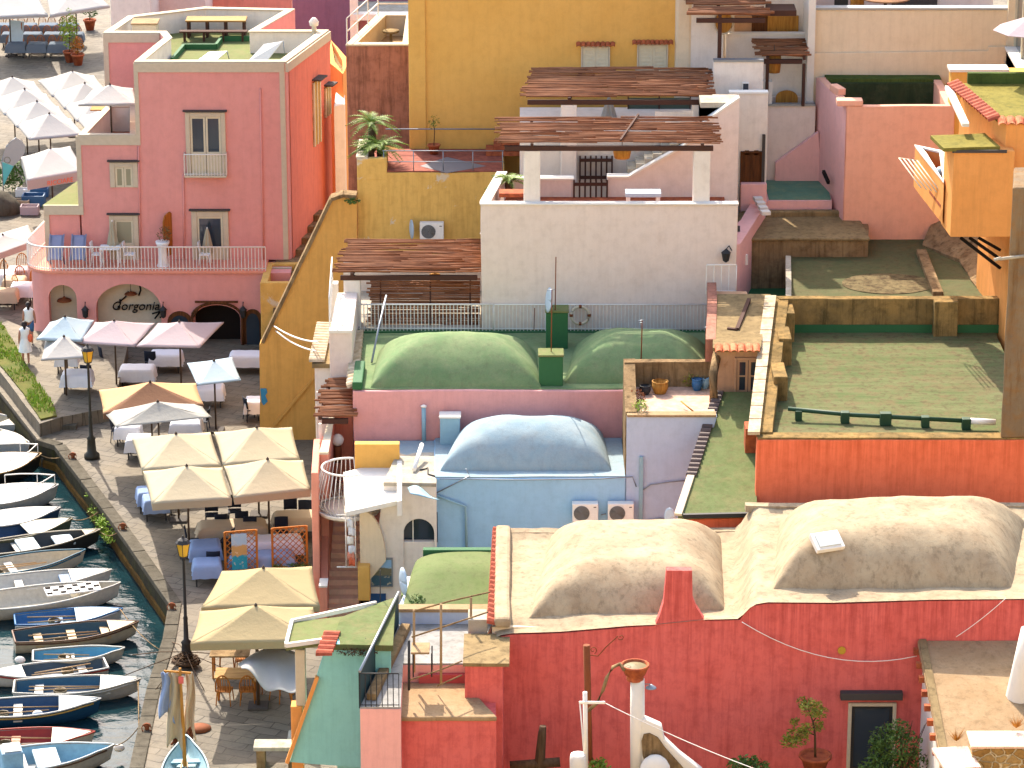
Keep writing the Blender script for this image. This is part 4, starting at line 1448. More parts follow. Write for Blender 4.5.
# ------------------------------------------------------------------ green domed house (pink front)
YP = 102.2
zp = ZZ(391, YP)
xp0, xp1 = XX(353, YP, zp), XX(626, YP, zp)
gd = thing('green_domed_house', 'dusty pink fronted house with two green painted domes on its roof', 'house', ((xp0 + xp1) / 2, YP, 0))
b = MB()
b.prism([(xp0, YP), (xp1, YP), (XX(715, 107, zp), YP + .3), (XX(715, 107, zp), YA - .3), (XX(357, YA, zp), YA - .3)], 0, zp)
b.build('wall', M['pinkwall'], gd, bevel=.04, rough=.04, cell=.9)
b = MB()
b.prism([(xp0 + .1, YP + .12), (XX(640, YP, zp), YP + .12), (XX(713, 107, zp), YP + .4), (XX(713, 107, zp), YA - .32), (XX(359, YA, zp), YA - .32)], zp - .05, zp + .045)
b.build('roof', M['greendome'], gd, bevel=.04, rough=.03, cell=.6)
def D4(zb, pts): return [(G(a, c, zb).x, G(a, c, zb).y) for a, c in pts]
dome(gd, D4(zp + .04, [(370, 388), (542, 388), (536, 352), (378, 352)]), zp + .0, 1.24, 'greendome', 1.8, .74, k=.3)
dome(gd, D4(zp + .04, [(564, 384), (716, 384), (708, 348), (574, 348)]), zp + .0, 1.24, 'greendome', 1.8, .74, k=.3)
b = MB()
b.box(xp0 - .02, xp0 + .3, YP - .02, YP + 2.2, zp + .04, zp + .3)
b.build('kerb', M['greenpaint'], gd, bevel=.03)
b = MB()   # tile edge at the left flank
tilerow(b, (XX(351, YP, zp), YP + .1, zp + .1), (XX(357, YA, zp), YA - .6, zp + .1), .36, None, (1, 0, .3), .4)
b.build('tile_edge', M['white_tile'], gd, solid=.02)
for px, py0, py1, lab, yy in ((551, 357, 386, 'green chimney block with a pale top between the two green domes', YP + .35), (556, 313, 352, 'taller green chimney block before the broad white wall', 106.4)):
    x0, x1, z0, z1 = front_rect(px - (12 if yy < 104 else 10), px + 12, py0, py1, yy)
    t = thing('green_chimney', lab, 'chimney', ((x0 + x1) / 2, yy, zp), 'green chimney blocks')
    b = MB(); b.box(x0, x1, yy, yy + .7, zp + .03, z1); b.build('stack', M['greenpaint'], t, bevel=.03)
    b = MB(); b.box(x0 - .03, x1 + .03, yy - .03, yy + .73, z1 + .002, z1 + .07); b.build('cap', M['greenplain'], t, bevel=.02)
# life ring, aerials, mast
x, z = XX(580, YA, 7), ZZ(313, YA)
t = thing('life_ring', 'pale life ring hung on the white balustrade', 'life ring', (x, YA - .25, z))
b = MB(); b.tube([(x + .3 * math.cos(k * math.tau / 24), YA - .24, z + .3 * math.sin(k * math.tau / 24)) for k in range(25)], .055, 8, cap=False); b.build('ring', M['cream_trim'], t)
for k in range(4):
    a = math.pi / 2 * k + .0
    b = MB(); b.tube([(x + .3 * math.cos(a + e), YA - .24, z + .3 * math.sin(a + e)) for e in (-.15, 0, .15)], .063, 8); b.build('band', M['rust'], t)
def mast(px, py0, py1, yy, lab, r=.025, arms=(), name='aerial_mast', mat='rust'):
    x, z1, z0 = XX(px, yy, 7), ZZ(py0, yy), ZZ(py1, yy)
    t = thing(name, lab, 'mast', (x, yy, z0), 'roof masts')
    b = MB(); b.tube([(x, yy, z0), (x + .02, yy, z1)], r, 6); b.build('pole', M[mat], t)
    if arms:
        b = MB()
        for dz, l in arms:
            b.tube([(x - l, yy - .02, z1 - dz), (x + l, yy - .02, z1 - dz + .03)], .012, 4)
        b.build('arms', M['metalg'], t)
    return t
mast(555, 257, 314, 106.5, 'tall thin aerial mast on the green chimney by the white wall', .02)
mast(551, 290, 360, YP + .7, 'slim pole rising from the front green chimney', .018, ((.0, .12),))
mast(641, 320, 362, 103.3, 'rusty pole with a small lamp head left on the patio wall', .022, ((.02, .1), (.1, .08)))
mast(705, 326, 368, 103.3, 'rusty pole right on the patio wall', .022, ((.05, .06),))
mast(534, 308, 330, YA - .6, 'short pole with a spotlight left of the green chimney', .015)
x, z = XX(550, 106.4, 7), ZZ(300, 106.3)
t = thing('satellite_dish', 'tilted pale dish seen edge-on on the tall green chimney', 'satellite dish', (x, 106.3, z))
b = MB(); b.surf(lambda u, v: Vector((x - .04, 106.3, z)) + Vector((.09 * v * math.cos(u * math.tau) + .1 * v * math.sin(u * math.tau) * .5, -.34 * v * math.cos(u * math.tau), .42 * v * math.sin(u * math.tau))), 18, 4); b.build('dish', tint('dishb', 'A9B9C6', rough=.4), t, solid=.02)
b = MB(); b.tube([(x - .05, 106.3, z - .1), (x + .1, 106.5, z - .3)], .02, 5); b.build('arm', M['metalg'], t)
# pipe leaning on left green roof
b = MB()
b.tube([(XX(372, 105, zp), 104.8, zp + .1), (XX(379, 106, zp), 106, zp + .9), (XX(387, 107, zp), 107, zp + 1.7)], .035, 6)
tag(b.build('leaning_pipe', M['metalg']), 'grey pipe leaning over the left green dome', 'pipe')

# ------------------------------------------------------------------ blue domed house
YS = 98.5
zs = ZZ(478, YS)
bh = thing('blue_domed_house', 'pale blue house with one broad limewashed dome', 'house', (XX(530, YS, 2), YS, 0))
xs0, xs1 = XX(434, YS, zs), XX(626, YS, zs)
b = MB()
b.prism([(xs0, YS), (xs1, YS), (xs1, YP - .06), (xs0 - .1, YP - .06)], 0, zs)
b.build('wall', M['blue'], bh, bevel=.05, rough=.04, cell=.9)
b = MB()
b.prism([(xs0 + .03, YS + .04), (xs1 - .02, YS + .04), (xs1 - .02, YP - .07), (xs0 - .05, YP - .07)], zs - .02, zs + .035)
b.build('roof', M['bluedome'], bh, rough=.03, cell=.6)
dome(bh, D4(zs + .03, [(440, 471), (612, 471), (604, 437), (458, 437)]), zs + .0, 1.25, 'bluedome', 1.8, .68, k=.8)
def pipe(lab, px, py0, py1, yy, mat, r=.05, name='pipe'):
    t = thing(name, lab, 'pipe', (XX(px, yy, 5), yy, ZZ(py1, yy)))
    b = MB(); b.tube([(XX(px, yy, 5), yy, ZZ(py1, yy)), (XX(px, yy, 5), yy, ZZ(py0, yy))], r, 8); b.build('tube', M[mat], t)
    b = MB(); b.lathe([(r * 1.3, 0), (r * 1.4, .04), (.01, .08)], (XX(px, yy, 5), yy, ZZ(py0, yy)), 8); b.build('cap', M['metalw'], t)
tint('bluepipe', '86A8B6', rough=.5)
pipe('short pale blue vent pipe against the dusty pink wall', 424, 407, 441, YP - .2, 'bluepipe', .07, 'vent_pipe')
x0, x1, z0, z1 = front_rect(440, 460, 418, 436, YP - .7)
t = thing('blue_chimney', 'small blue chimney box with a white top beside the blue dome', 'chimney', (x0, YP - .7, zs))
b = MB(); b.box(x0, x1, YP - .7, YP - .2, zs, z1 - .02); b.build('stack', M['bluepipe'], t, bevel=.03)
b = MB(); b.box(x0 - .03, x1 + .03, YP - .73, YP - .17, z1 - .017, z1 + .05); b.build('cap', M['whitelime'], t, bevel=.02)
acunit('air_conditioner', 'left air conditioner of the pair on the pale blue wall', (XX(585, YS, 4), YS - .42, ZZ(521, YS - .3)), .8, .6, .32, group='air conditioners on the blue wall')
acunit('air_conditioner', 'right air conditioner of the pair on the pale blue wall', (XX(620.5, YS, 4), YS - .42, ZZ(521, YS - .3)), .8, .6, .32, group='air conditioners on the blue wall')
b = MB()
x = XX(641, YS, 5)
b.box(x - .06, x + .06, YS - .1, YS - .02, ZZ(530, YS), ZZ(456, YS))
b.build('cable_duct', M['bluepipe'], bh)
b = MB()
for pts in (((440, 478), (520, 479), (600, 478), (632, 476), (636, 486)), ((641, 490), (650, 484), (670, 481), (692, 479)), ((601, 514), (606, 513)), ((641, 521), (660, 517), (672, 520)), ((437, 492), (470, 475), (466, 468))):
    b.tube([(XX(a, YS, 4), YS - .07, ZZ(c, YS)) for a, c in pts], .02, 5)
b.build('cable', M['metalg'], bh)
b = MB()
b.tube([(XX(436, YS, 4), YS - .1, ZZ(494, YS)), (XX(466, YS, 4), YS - .12, ZZ(505, YS)), (XX(466.5, YS, 4), YS - .12, ZZ(560, YS))], .05, 6)
b.build('gutter_pipe', M['bluepipe'], bh)

# lilac wall with the little patio on top
zl_ = ZZ(417, YS)
x0, x1 = XX(627, YS, zl_), XX(716, YS, zl_)
lh = thing('lilac_house', 'lilac walled house with a cluttered sunken patio and stained back wall', 'house', ((x0 + x1) / 2, YS, 0))
YK = YY(385, zl_)
b = MB()
xq = XX(680, YS, 2)
b.vprism([(x0, 0), (xq, 0), (XX(681, YS, 3), ZZ(540, YS)), (XX(716, YS, 6), zl_), (x0, zl_)], YS + .01, YS + .3)
b.build('wall', M['lilac'], lh, rough=.03)
b = MB()
b.prism([(x0, YS + .3), (x1, YS + .3), (x1, YK), (x0 + .1, YK)], zl_ - .3, zl_ - .06)
b.build('patio_floor', mk('patiof', tiles_mat('pinkish_floor_tile', 'CFA890', 'B08E78')), lh)
b = MB()
zbk = ZZ(362, YK)
b.prism([(x0, YK), (XX(714, YK, 7), YK), (XX(714, YK, 7), YK + .3), (x0, YK + .3)], 0, zbk)
b.build('patio_back_wall', M['stone'], lh, rough=.04)
b = MB()
b.prism([(x0 - .04, YS + .2), (x0 + .32, YS + .2), (x0 + .34, YK + .3), (x0 - .02, YK + .3)], 0, zl_ + .1, [zl_ + .1, zl_ + .1, zbk + .02, zbk + .02])
b.build('patio_side_wall', M['stone'], lh, rough=.03)
b = MB()
b.box(x0, x1, YS - .03, YS + .34, zl_ + .002, zl_ + .07)
b.build('coping', M['tanbright'], lh, rough=.01)
b = MB()
b.tube([(XX(715, YS + 1, 7), YS + 1.6, zl_ - .06), (XX(714, YS + 1, 7), YS + 1.7, zl_ + .8), (XX(716, YK, 7), YK - .3, zl_ + 1.15)], .14, 8)
b.build('bent_post', M['stone'], lh)
# patio things
def basket(px, py, r, h, mat, lab, name='basket'):
    p = G(px, py, zl_ - .06)
    t = thing(name, lab, name.replace('_', ' '), p, 'patio clutter')
    b = MB(); b.lathe([(r * .7, 0), (r, h * .5), (r * .95, h), (r * .8, h), (r * .75, h * .3)], p, 12, cap=False); b.build('body', M[mat], t)
    b = MB(); b.lathe([(r * .98, h), (r * 1.05, h + .03), (r * .9, h + .04)], p, 12, cap=False); b.build('rim', M[mat], t)
basket(660, 393, .26, .36, 'straw', 'round straw basket on the lilac house patio')
basket(697, 390, .17, .34, 'bluep', 'left blue tub by the patio back wall', 'plastic_tub')
basket(705, 388, .15, .3, 'bluepipe', 'right paler blue tub by the patio back wall', 'plastic_tub')
basket(645, 394, .18, .25, 'metald', 'dark pot in the left patio corner', 'plant_pot')
for px, py, lab, mt, n in ((637, 402, 'dry brown shrub in the left patio corner', 'rust', 160), (640, 413, 'small bright green plant on the patio front edge', 'leafl', 140), (690, 385, 'straggly dry plant by the patio back wall', 'leaf', 120)):
    p = G(px, py, zl_)
    b = MB(); leafy(b, (p.x, p.y, p.z + .2), (.28, .22, .25), n, .05)
    tag(b.build('patio_plant', M[mt]), lab, 'plant', 'patio plants')
p, q = G(681, 405, zl_), G(694, 412, zl_)
b = MB(); b.tube([(p.x, p.y, zl_ + .12), (q.x, q.y, zl_)], .025, 5)
tag(b.build('broom_stick', M['straw']), 'stick lying on the patio floor', 'stick')

# ------------------------------------------------------------------ white arched house, stairs and awning roof
wz = ZZ(478, YS + .0)
x0, x1 = XX(382, YS, 3), XX(437, YS, 3)
ah = thing('arched_white_house', 'white house with a dark round arched opening beside the pale blue wall', 'house', ((x0 + x1) / 2, YS, 0))
zt_ = ZZ(482, YS)
ax0, ax1 = XX(404, YS, 3), XX(434.5, YS, 3)
zat, zab = ZZ(515, YS), ZZ(539, YS)
r = (ax1 - ax0) / 2
b = MB()
out = [(XX(366, YS, 0), 0), (ax0, 0), (ax0, zab), (ax0, zat - r)] + arc((ax0 + ax1) / 2, zat - r, r, math.pi, 0, 14) + [(ax1, zab), (ax1, 0), (x1, 0), (x1, zt_), (XX(384, YS, zt_), zt_)]
b.vprism(out, YS - .35, YS - .02)
b.build('wall', M['white'], ah, bevel=.02)
b = MB()
b.box(ax0 - .02, ax1 + .02, YS - .24, YS - .03, 0, zab); b.build('sill_wall', M['white'], ah, bevel=.02)
b = MB()
b.box(ax0 - .1, ax1 + .1, YS - .019, YS - .01, zab - .1, zat + .1); b.build('arch_recess', M['glass'], ah)
b = MB()
b.box((ax0 + ax1) / 2 - .2, (ax0 + ax1) / 2 - .17, YS - .2, YS - .15, zab - .3, zat); b.build('arch_bar', M['metalw'], ah)
b = MB()
rz0 = zt_
b.prism([(XX(382, YS, zt_), YS - .36), (x1, YS - .36), (x1, YP - .5), (XX(400, YS, zt_), YP - .5)], 0, rz0 + .02)
rr = MB()
rr.prism([(XX(384, YS, zt_) - .02, YS - .4), (x1 - .02, YS - .4), (x1 - .02, YS + 2.4), (XX(396, YS, zt_), YS + 2.4)], rz0 + .003, rz0 + .12)
rr.build('roof', M['whiteroof'], ah, rough=.05, cell=.4)
bb = MB()
bb.prism([(XX(384, YS, zt_), YS - .01), (x1, YS - .01), (x1, YP - .5), (XX(396, YS, zt_), YP - .5)], 0, rz0)
bb.build('body', M['white'], ah)
# blue shaded roof beyond and ochre shed
bb = MB()
bb.prism(P(zs, (403, 458), (437, 458), (437, 440), (356, 440), (356, 452)), zs - .6, zs - .02)
bb.build('rear_roof', M['bluedome'], ah)
x0, x1, z0, z1 = front_rect(355, 400, 447, 476, YS + 1.6)
bb = MB()
bb.vprism([(XX(355, 100, 4), ZZ(466, 100)), (XX(355, 100, 4), ZZ(446.5, 100)), (XX(399.5, 100, 4), ZZ(446.5, 100)), (XX(399.5, 100, 4), ZZ(480, 100)), (XX(355, 100, 4), ZZ(480, 100))], 100.2, 100.5)
bb.build('ochre_parapet', M['ochre'], ah)
# bright white balcony floor with shaded back part
zw_ = ZZ(490, 98.2)
pts = P(zw_, (343, 472), (398, 458), (400, 500), (346, 512))
bb = MB()
bb.prism(pts, zw_ - .16, zw_)
bb.build('white_slab', M['whitelime'], ah, bevel=.02)
bb = MB()
pts = P(zw_ + .25, (397, 462), (402, 462), (402, 502), (397, 503))
bb.prism(pts, zw_ - .2, zw_ + .3)
bb.build('slab_kerb', M['whitelime'], ah, bevel=.02)
# leaning pipe and cable on white roof
p, q = G(414, 473, rz0 + .1), G(422, 458, rz0 + .1)
bb = MB(); bb.tube([(p.x, p.y, rz0 + .2), (q.x, q.y, rz0 + .55)], .07, 8)
tag(bb.build('roof_pipe', M['metalw']), 'short white pipe lying tilted on the white roof', 'pipe')
bb = MB(); bb.tube([G(420, 470, rz0 + .14), G(428, 468, rz0 + .15), G(428, 474, rz0 + .14), G(438, 477, rz0 + .14)], .025, 5)
tag(bb.build('roof_hose', M['metald']), 'dark bent hose on the white roof beside the blue house', 'hose')
# awning scrap, blue
p = G(427, 493, rz0 + .1)
bb = MB()
bb.surf(lambda u, v: Vector((p.x - .5 + u * .9 - .1 * v, p.y - .3 + v * .5 - u * .3, rz0 + .2 + .14 * math.sin(u * 5) * v - .1 * u)), 8, 5)
tag(bb.build('blue_tarp', M['bluepipe'], solid=.02), 'crumpled blue tarp at the corner of the white roof', 'tarp')
# painting on the wall
x0, x1, z0, z1 = front_rect(371.5, 391.5, 560, 586, YS - .45)
t = thing('harbour_picture', 'small painted harbour panel hung on the white wall left of the arch', 'picture', ((x0 + x1) / 2, YS - .45, z0))
def picmat(name, top, mid, low):
    tt = NT(name)
    sx = tt.n.new('ShaderNodeSeparateXYZ')
    tt.link(tt.tc.outputs['Generated'], sx.inputs[0])
    n = tt.noise(tt.mapping((6, 6, 6)), 1.5, 4)
    zz = tt.math('ADD', sx.outputs[2], tt.math('MULTIPLY', n, .25))
    c = tt.mix(tt.ramp(zz, .48, .52), rgb(low), rgb(mid))
    c = tt.mix(tt.ramp(zz, .78, .84), c, rgb(top))
    c = tt.mix(tt.ramp(n, .58, .64, 0, .6), c, rgb('D8C8A8'))
    return tt.done(c, .5, .3)
b = MB(); b.box(x0, x1, YS - .42, YS - .38, z0, z1); b.build('panel', mk('pic1', picmat('harbour_painting', '88B0D0', '6E6A52', '3A5A68')), t)
b = MB()
for a in ((x0 - .04, x1 + .04, z1, z1 + .04), (x0 - .04, x1 + .04, z0 - .04, z0), (x0 - .04, x0, z0, z1), (x1, x1 + .04, z0, z1)):
    b.box(a[0], a[1], YS - .44, YS - .36, a[2], a[3])
b.build('frame', M['metalg'], t)
x0, x1, z0, z1 = front_rect(370, 386, 594, 612, YS - .4)
b = MB(); b.box(x0, x1, YS - .4, YS - .36, z0 - .6, z1); b.build('blue_door', mk('bdoor', plain('deep_blue_door', '1F4A7A', .5, .3)), ah)
b = MB(); b.box(XX(359, YS, 2), XX(371, YS, 2), YS - .9, YS - .36, ZZ(590, YS), ZZ(556, YS)); b.build('ochre_pier', M['ochre'], ah, bevel=.03)
# big round stair flank (grey inside arch)
bb = MB()
ac = arc(XX(360, 98, 3), ZZ(560, 98), .8, 0, math.pi / 2, 10, 1.7)
bb.vprism([(XX(360, 98, 3), ZZ(590, 98))] + [(q[0], q[1]) for q in ac], 97.9, 98.1)
bb.build('curved_wing_wall', M['cream_wall'], ah, bevel=.02)
# salmon stair
st = thing('salmon_stair', 'steep salmon painted outside stair between salmon walls with a white round balcony at its head', 'stair', (XX(340, 98, 1), 98, 0))
ya, yz = 98.6, 104.4
za_, ztop = ZZ(613, ya), ZZ(462, yz)
nst = 17
b = MB()
for i in range(nst):
    y0_ = ya + (yz - ya) * i / nst
    z = za_ + (ztop - za_) * (i + 1) / nst
    b.box(XX(327, ya, 1), XX(358.5, ya, 1), y0_, yz + .3, max(0, z - .4), z)
b.build('steps', M['stepcoral'], st, bevel=.01)
b = MB()
xw_0, xw_1 = XX(313, 98, 1), XX(328.5, 98, 1)
b.prism([(XX(320.5, 98, 1), 98.0), (xw_1, 98.0), (XX(329, 104, 4), 104), (XX(322, 104, 4), 104)], 0, 3, [ZZ(588, 98), ZZ(588, 98), ZZ(446, 103), ZZ(446, 103)])
b.prism([(xw_0, 98.3), (XX(320, 98, 1), 98.3), (XX(322, 101.5, 3), 101.5), (XX(315, 101.5, 3), 101.5)], 0, ZZ(472, 98.4))
b.build('stair_wall', M['coral'], st, bevel=.03, rough=.02)
b = MB()
zc_ = ZZ(430, 102)
b.prism([(XX(320, 100, 5), 100), (XX(328, 100, 5), 100), (XX(335, 103.6, 5), 103.6), (XX(353, 103.6, 5), 103.6), (XX(353, 104, 5), 104.0), (XX(331, 104, 5), 104.0)], 0, zc_ - .1)
b.build('head_wall', M['coral'], st, bevel=.02)
b = MB()
b.prism([(XX(319.5, 100, 5), 99.95), (XX(328.5, 100, 5), 99.95), (XX(335, 103.6, 5), 103.55), (XX(353, 103.6, 5), 103.55), (XX(353, 104, 5), 104.05), (XX(331, 104, 5), 104.05)], zc_ - .098, zc_ - .02)
b.build('coping', M['cream_trim'], st)
b = MB()
b.box(XX(320, 97.5, 1), XX(327.5, 97.5, 1), 97.4, 98.0, 0, ZZ(586, 97.5)); b.build('newel', M['coral'], st, bevel=.02)
b = MB()
b.box(XX(319.5, 97.5, 1), XX(328, 97.5, 1), 97.36, 98.0, ZZ(586, 97.5) + .003, ZZ(586, 97.5) + .06); b.build('newel_cap', M['whitelime'], st)
# round white balcony
bx, by, bz = XX(349, 99.6, 4), 99.3, ZZ(508, 99.3)
rb = MB()
rb.lathe([(.1, -.12), (.95, -.1), (1.02, 0), (.02, .02)], (bx, by, bz), 28)
balc = rb.build('round_balcony', M['whitelime'], st)
rb = MB()
for k in range(26):
    a = math.radians(80 + 220 * k / 25)
    c, s_ = math.cos(a), math.sin(a)
    rb.tube([(bx + c * .85, by + s_ * .85, bz), (bx + c * 1.08, by + s_ * 1.08, bz + .35), (bx + c * .98, by + s_ * .98, bz + .8), (bx + c * .82, by + s_ * .82, bz + 1.35)], .013, 4)
for rr_, hh, tk in ((.82, 1.36, .035), (1.0, .02, .03)):
    rb.tube([(bx + math.cos(math.radians(a)) * rr_, by + math.sin(math.radians(a)) * rr_, bz + hh) for a in range(80, 301, 10)], tk, 6)
rb.build('railing', M['metalw'], balc)
# lamp post globe at stair head
p = V(338, 462, 102.5)
t = thing('globe_lamp', 'white globe lamp on a short dark post at the head of the salmon stair', 'lamp', (p.x, p.y, p.z))
b = MB(); b.tube([p, (p.x, p.y, p.z + .55)], .12, 8); b.build('post', M['rust'], t)
b = MB(); b.blob((p.x, p.y, p.z + .75), .2, 12, 8); b.build('globe', M['whitelime'], t)
# laundry / drying frame by the stair
t = thing('clothes_rack', 'narrow white rack hung with small cloths beside the salmon stair', 'rack', (XX(351, 97.8, 2), 97.8, ZZ(570, 97.8)))
b = MB()
for px in (346.5, 356): b.tube([(XX(px, 97.8, 2), 97.8, ZZ(568, 97.8)), (XX(px, 97.8, 2), 97.8, ZZ(515, 97.8))], .02, 5)
for py in (515, 567): b.tube([(XX(337, 97.8, 2), 97.8, ZZ(py, 97.8)), (XX(357, 97.8, 2), 97.8, ZZ(py, 97.8))], .025, 5)
b.build('frame', M['metalw'], t)
for i, (py, mt) in enumerate(((520, 'wcloth'), (528, 'wcloth'), (537, 'metalw'), (546, 'wcloth'), (552, 'coral'), (558, 'orange'))):
    b = MB()
    x_, z_ = XX(351 + (i % 2) * 1.2, 97.7, 2), ZZ(py, 97.7)
    b.surf(lambda u, v: Vector((x_ - .1 + .2 * u, 97.72 + .03 * math.sin(u * 6 + i), z_ - .26 * v + .02 * math.sin(u * 4))), 5, 3)
    b.build('cloth', M[mt], t, solid=.01)
# ------------------------------------------------------------------ big red house in front
YR = 86.0
def zr(py): return ZZ(py, YR)
rx = lambda px, z=5.3: XX(px, YR, z)
rh = thing('red_house', 'big red house with two broad cream domes and a stepped parapet in the foreground', 'house', (rx(750), YR, 0))
prof = [(492, 642), (497, 637), (512, 634.5), (560, 633), (595, 630), (630, 627), (655, 626), (659, 617), (663, 603), (665.5, 571), (691, 571), (692, 598), (696, 608), (702, 617), (705, 621), (740, 620), (746, 612), (753, 606), (766, 603.5), (830, 604), (930, 601), (1040, 600)]
b = MB()
out = [(rx(492, 2), -.2)] + [(rx(a), zr(c)) for a, c in prof] + [(rx(1040, 2), -.2)]
b.vprism(out, YR, YR + .3)
b.build('front_wall', M['red'], rh, rough=.03, cell=.8)
zl0, zl1 = zr(630) - .02, zr(603) - .02
YRb = YY(535, zl0)
b = MB()
b.prism([(rx(492), YR + .3), (rx(742), YR + .3), (XX(738, YRb, zl0), YRb), (XX(499, YRb, zl0), YRb)], -.2, zl0 - .02)
b.prism([(rx(742) + .01, YR + .3), (rx(1040), YR + .3), (XX(1040, YRb, zl0), YRb), (XX(738, YRb, zl0) + .01, YRb)], -.2, zl0 - .02)
b.build('body_wall', M['cream_wall'], rh)
def roofz(x, y):
    px = 512 + x / XX(513, y, zl0)
    f = max(0, min(1, (px - 733) / 26)); f = f * f * (3 - 2 * f)
    z = zl0 + .09 + (zl1 - zl0 + .0) * f
    fy = (y - YR) / (YRb - YR)
    z += .10 * max(0, 1 - abs(px - 752) / 9) * (1 - .3 * fy)
    q = Vector((x, y, 0))
    return z + .05 * noise.noise(q * .7) + .03 * noise.noise(q * 2.5) + .12 * max(0, fy - .93) / .07
b = MB()
wp = [(a, c) for a, c in prof if a <= 656 or a >= 704]
def wtop(px):
    for (a0, c0), (a1, c1) in zip(wp[:-1], wp[1:]):
        if a0 <= px <= a1:
            return zr(c0 + (c1 - c0) * (px - a0) / max(.01, a1 - a0))
    return zr(wp[0][1] if px < wp[0][0] else wp[-1][1])
def rfn(u, v):
    y = YR - .03 + (YRb - YR + .03) * v ** 1.25
    x = XX(495 + 6 * v + (545 - 6 * v) * u, y, zl0)
    f = min(1, max(0, (y - YR - .15) / .7)); f = f * f * (3 - 2 * f)
    return Vector((x, y, (wtop(512 + x / XX(513, y, zl0)) + .05) * (1 - f) + roofz(x, y) * f))
b.surf(rfn, 90, 34)
b.build('roof', M['domecream'], rh)
dome(rh, D4(zl0 + .05, [(528, 619), (726, 612), (722, 537), (550, 537)]), zl0 + .0, 1.15, 'domecream', 2.1, .8, run=1.75, k=.3, rough=.08)
dome(rh, D4(zl1 + .05, [(772, 591), (1012, 589), (1026, 522), (778, 524)]), zl1 + .0, 1.42, 'domecream', 2.1, .8, run=1.9, k=.3, rough=.08)
b = MB()       # raised rims: left coping, back rim, valley rib
b.bar((rx(502), YR + .1, zl0 + .16), (XX(503, YRb, zl0), YRb, zl0 + .2), .45, .3)
b.build('left_coping', M['domecream'], rh, bevel=.1, rough=.03, cell=.4)
b = MB()
b.bar((XX(499, YRb, zl0), YRb - .1, zl0 + .08), (XX(742, YRb, zl0), YRb - .1, zl0 + .1), .3, .2)
b.bar((XX(744, YRb, zl0), YRb - .1, zl1 + .1), (XX(1040, YRb, zl0), YRb - .1, zl1 + .1), .3, .2)
b.build('back_rim', M['domecream'], rh, rough=.03, cell=.4)
b = MB()
tilerow(b, (rx(491.5), YR + .15, zl0 + .12), (XX(497, YRb, zl0), YRb, zl0 + .16), .34, None, (1, 0, -.25), .42)
b.build('tile_edge', mk('redtile', tiles_mat('red_tile', 'AE5A42', '8A4232')), rh, solid=.02)
# skylight on right dome
p = V(827, 543, 87.6)
t = thing('skylight', 'small white framed skylight on the right cream dome', 'skylight', p)
b = MB(); b.obox(p + Vector((0, 0, .04)), (.85, .6, .16), R_(22), R_(32)); b.build('frame', M['metalw'], t, bevel=.02)
b = MB(); b.obox(p + Vector((.02, -.06, .12)), (.66, .42, .06), R_(22), R_(32)); b.build('pane', tint('skyl', 'C8CCC8', rough=.2, spec=.5), t)
# door with lintel
win(rh, 847, 895, 702, 776, YR, 'door', 'metald', 'glass', .1, 0, 0, False, False, .3, 'cream_trim')
b = MB(); x0, x1, z0, z1 = front_rect(840, 902, 690, 697, YR); b.box(x0, x1, YR - .25, YR, z0, z1); b.build('lintel', M['slate'], rh, bevel=.01)
p = (rx(842.5), YR - .02, zr(650))
b = MB(); b.vprism([(p[0] + .11 * math.cos(k * math.tau / 16), p[2] + .11 * math.sin(k * math.tau / 16)) for k in range(16)], YR - .05, YR - .005); tag(b.build('round_plate', tint('yplate', 'B08A2C', rough=.6)), 'small yellow round plate on the red wall', 'wall plate')
# wires on the red wall
def wire(pts, lab, r=.012, mat='metalw', name='cable'):
    b = MB(); b.tube(pts, r, 5); return tag(b.build(name, M[mat]), lab, 'cable')
def sag(a, c, s, n=12):
    a, c = Vector(a), Vector(c)
    return [a.lerp(c, i / n) - Vector((0, 0, s * 4 * (i / n) * (1 - i / n))) for i in range(n + 1)]
wire(sag(V(742, 622, YR - .15), V(917, 656, YR - .3), .55), 'thin cable sagging across the red wall above the door')
wire(sag(V(956, 637, YR - .2), V(1006, 598, YR - .1), .05), 'thin cable rising to the parapet above the tan canopy roof', .01)
wire(sag(V(605, 703, 82.5), V(780, 778, 80), .1), 'white clothes line from the white post down to the right', .013)
wire(sag(V(423, 764, 84.5), V(508, 645, YR - .1), .25), 'thin slanted wire before the left end of the red wall', .01, 'metalg')
# tan canopy roof on the right
t = thing('tan_canopy_house', 'low annex with a flat tan screed roof and terracotta studded edge against the red house', 'house', (rx(970, 3), YR - 2, 0))
zc1 = ZZ(641, YR - .02)
zc2 = zc1 - 1.0
q = [Vector((rx(918, zc1), YR - .02, zc1)), Vector((rx(1045, zc1), YR - .02, zc1)), V(1045, 742, YY(742, zc2)), V(940, 756, YY(756, zc2))]
b = MB(); b.add(q, [(3, 2, 1, 0)]); b.build('roof', M['tanbright'], t, solid=.14, rough=.03, cell=.5)
for i in range(8):
    b = MB()
    f = (i + .35) / 8
    v = q[0].lerp(q[3], f)
    b.box(v.x - .14, v.x + .02, v.y - .08, v.y + .08, v.z - .24, v.z - .08)
    b.build('edge_tile', M['terra'], t)
b = MB(); b.bar(q[0] + Vector((.12, 0, .03)), q[3] + Vector((.12, 0, .03)), .2, .06); b.build('edge_band', M['tanroof'], t)
b = MB(); b.prism([(q[0].x + .12, q[0].y - .3), (q[0].x + .45, q[0].y - .3), (q[3].x + .45, q[3].y + .4), (q[3].x + .12, q[3].y + .4)], 0, 2, [q[0].z - .3, q[0].z - .3, q[3].z - .25, q[3].z - .25]); b.build('side_wall', M['white'], t)
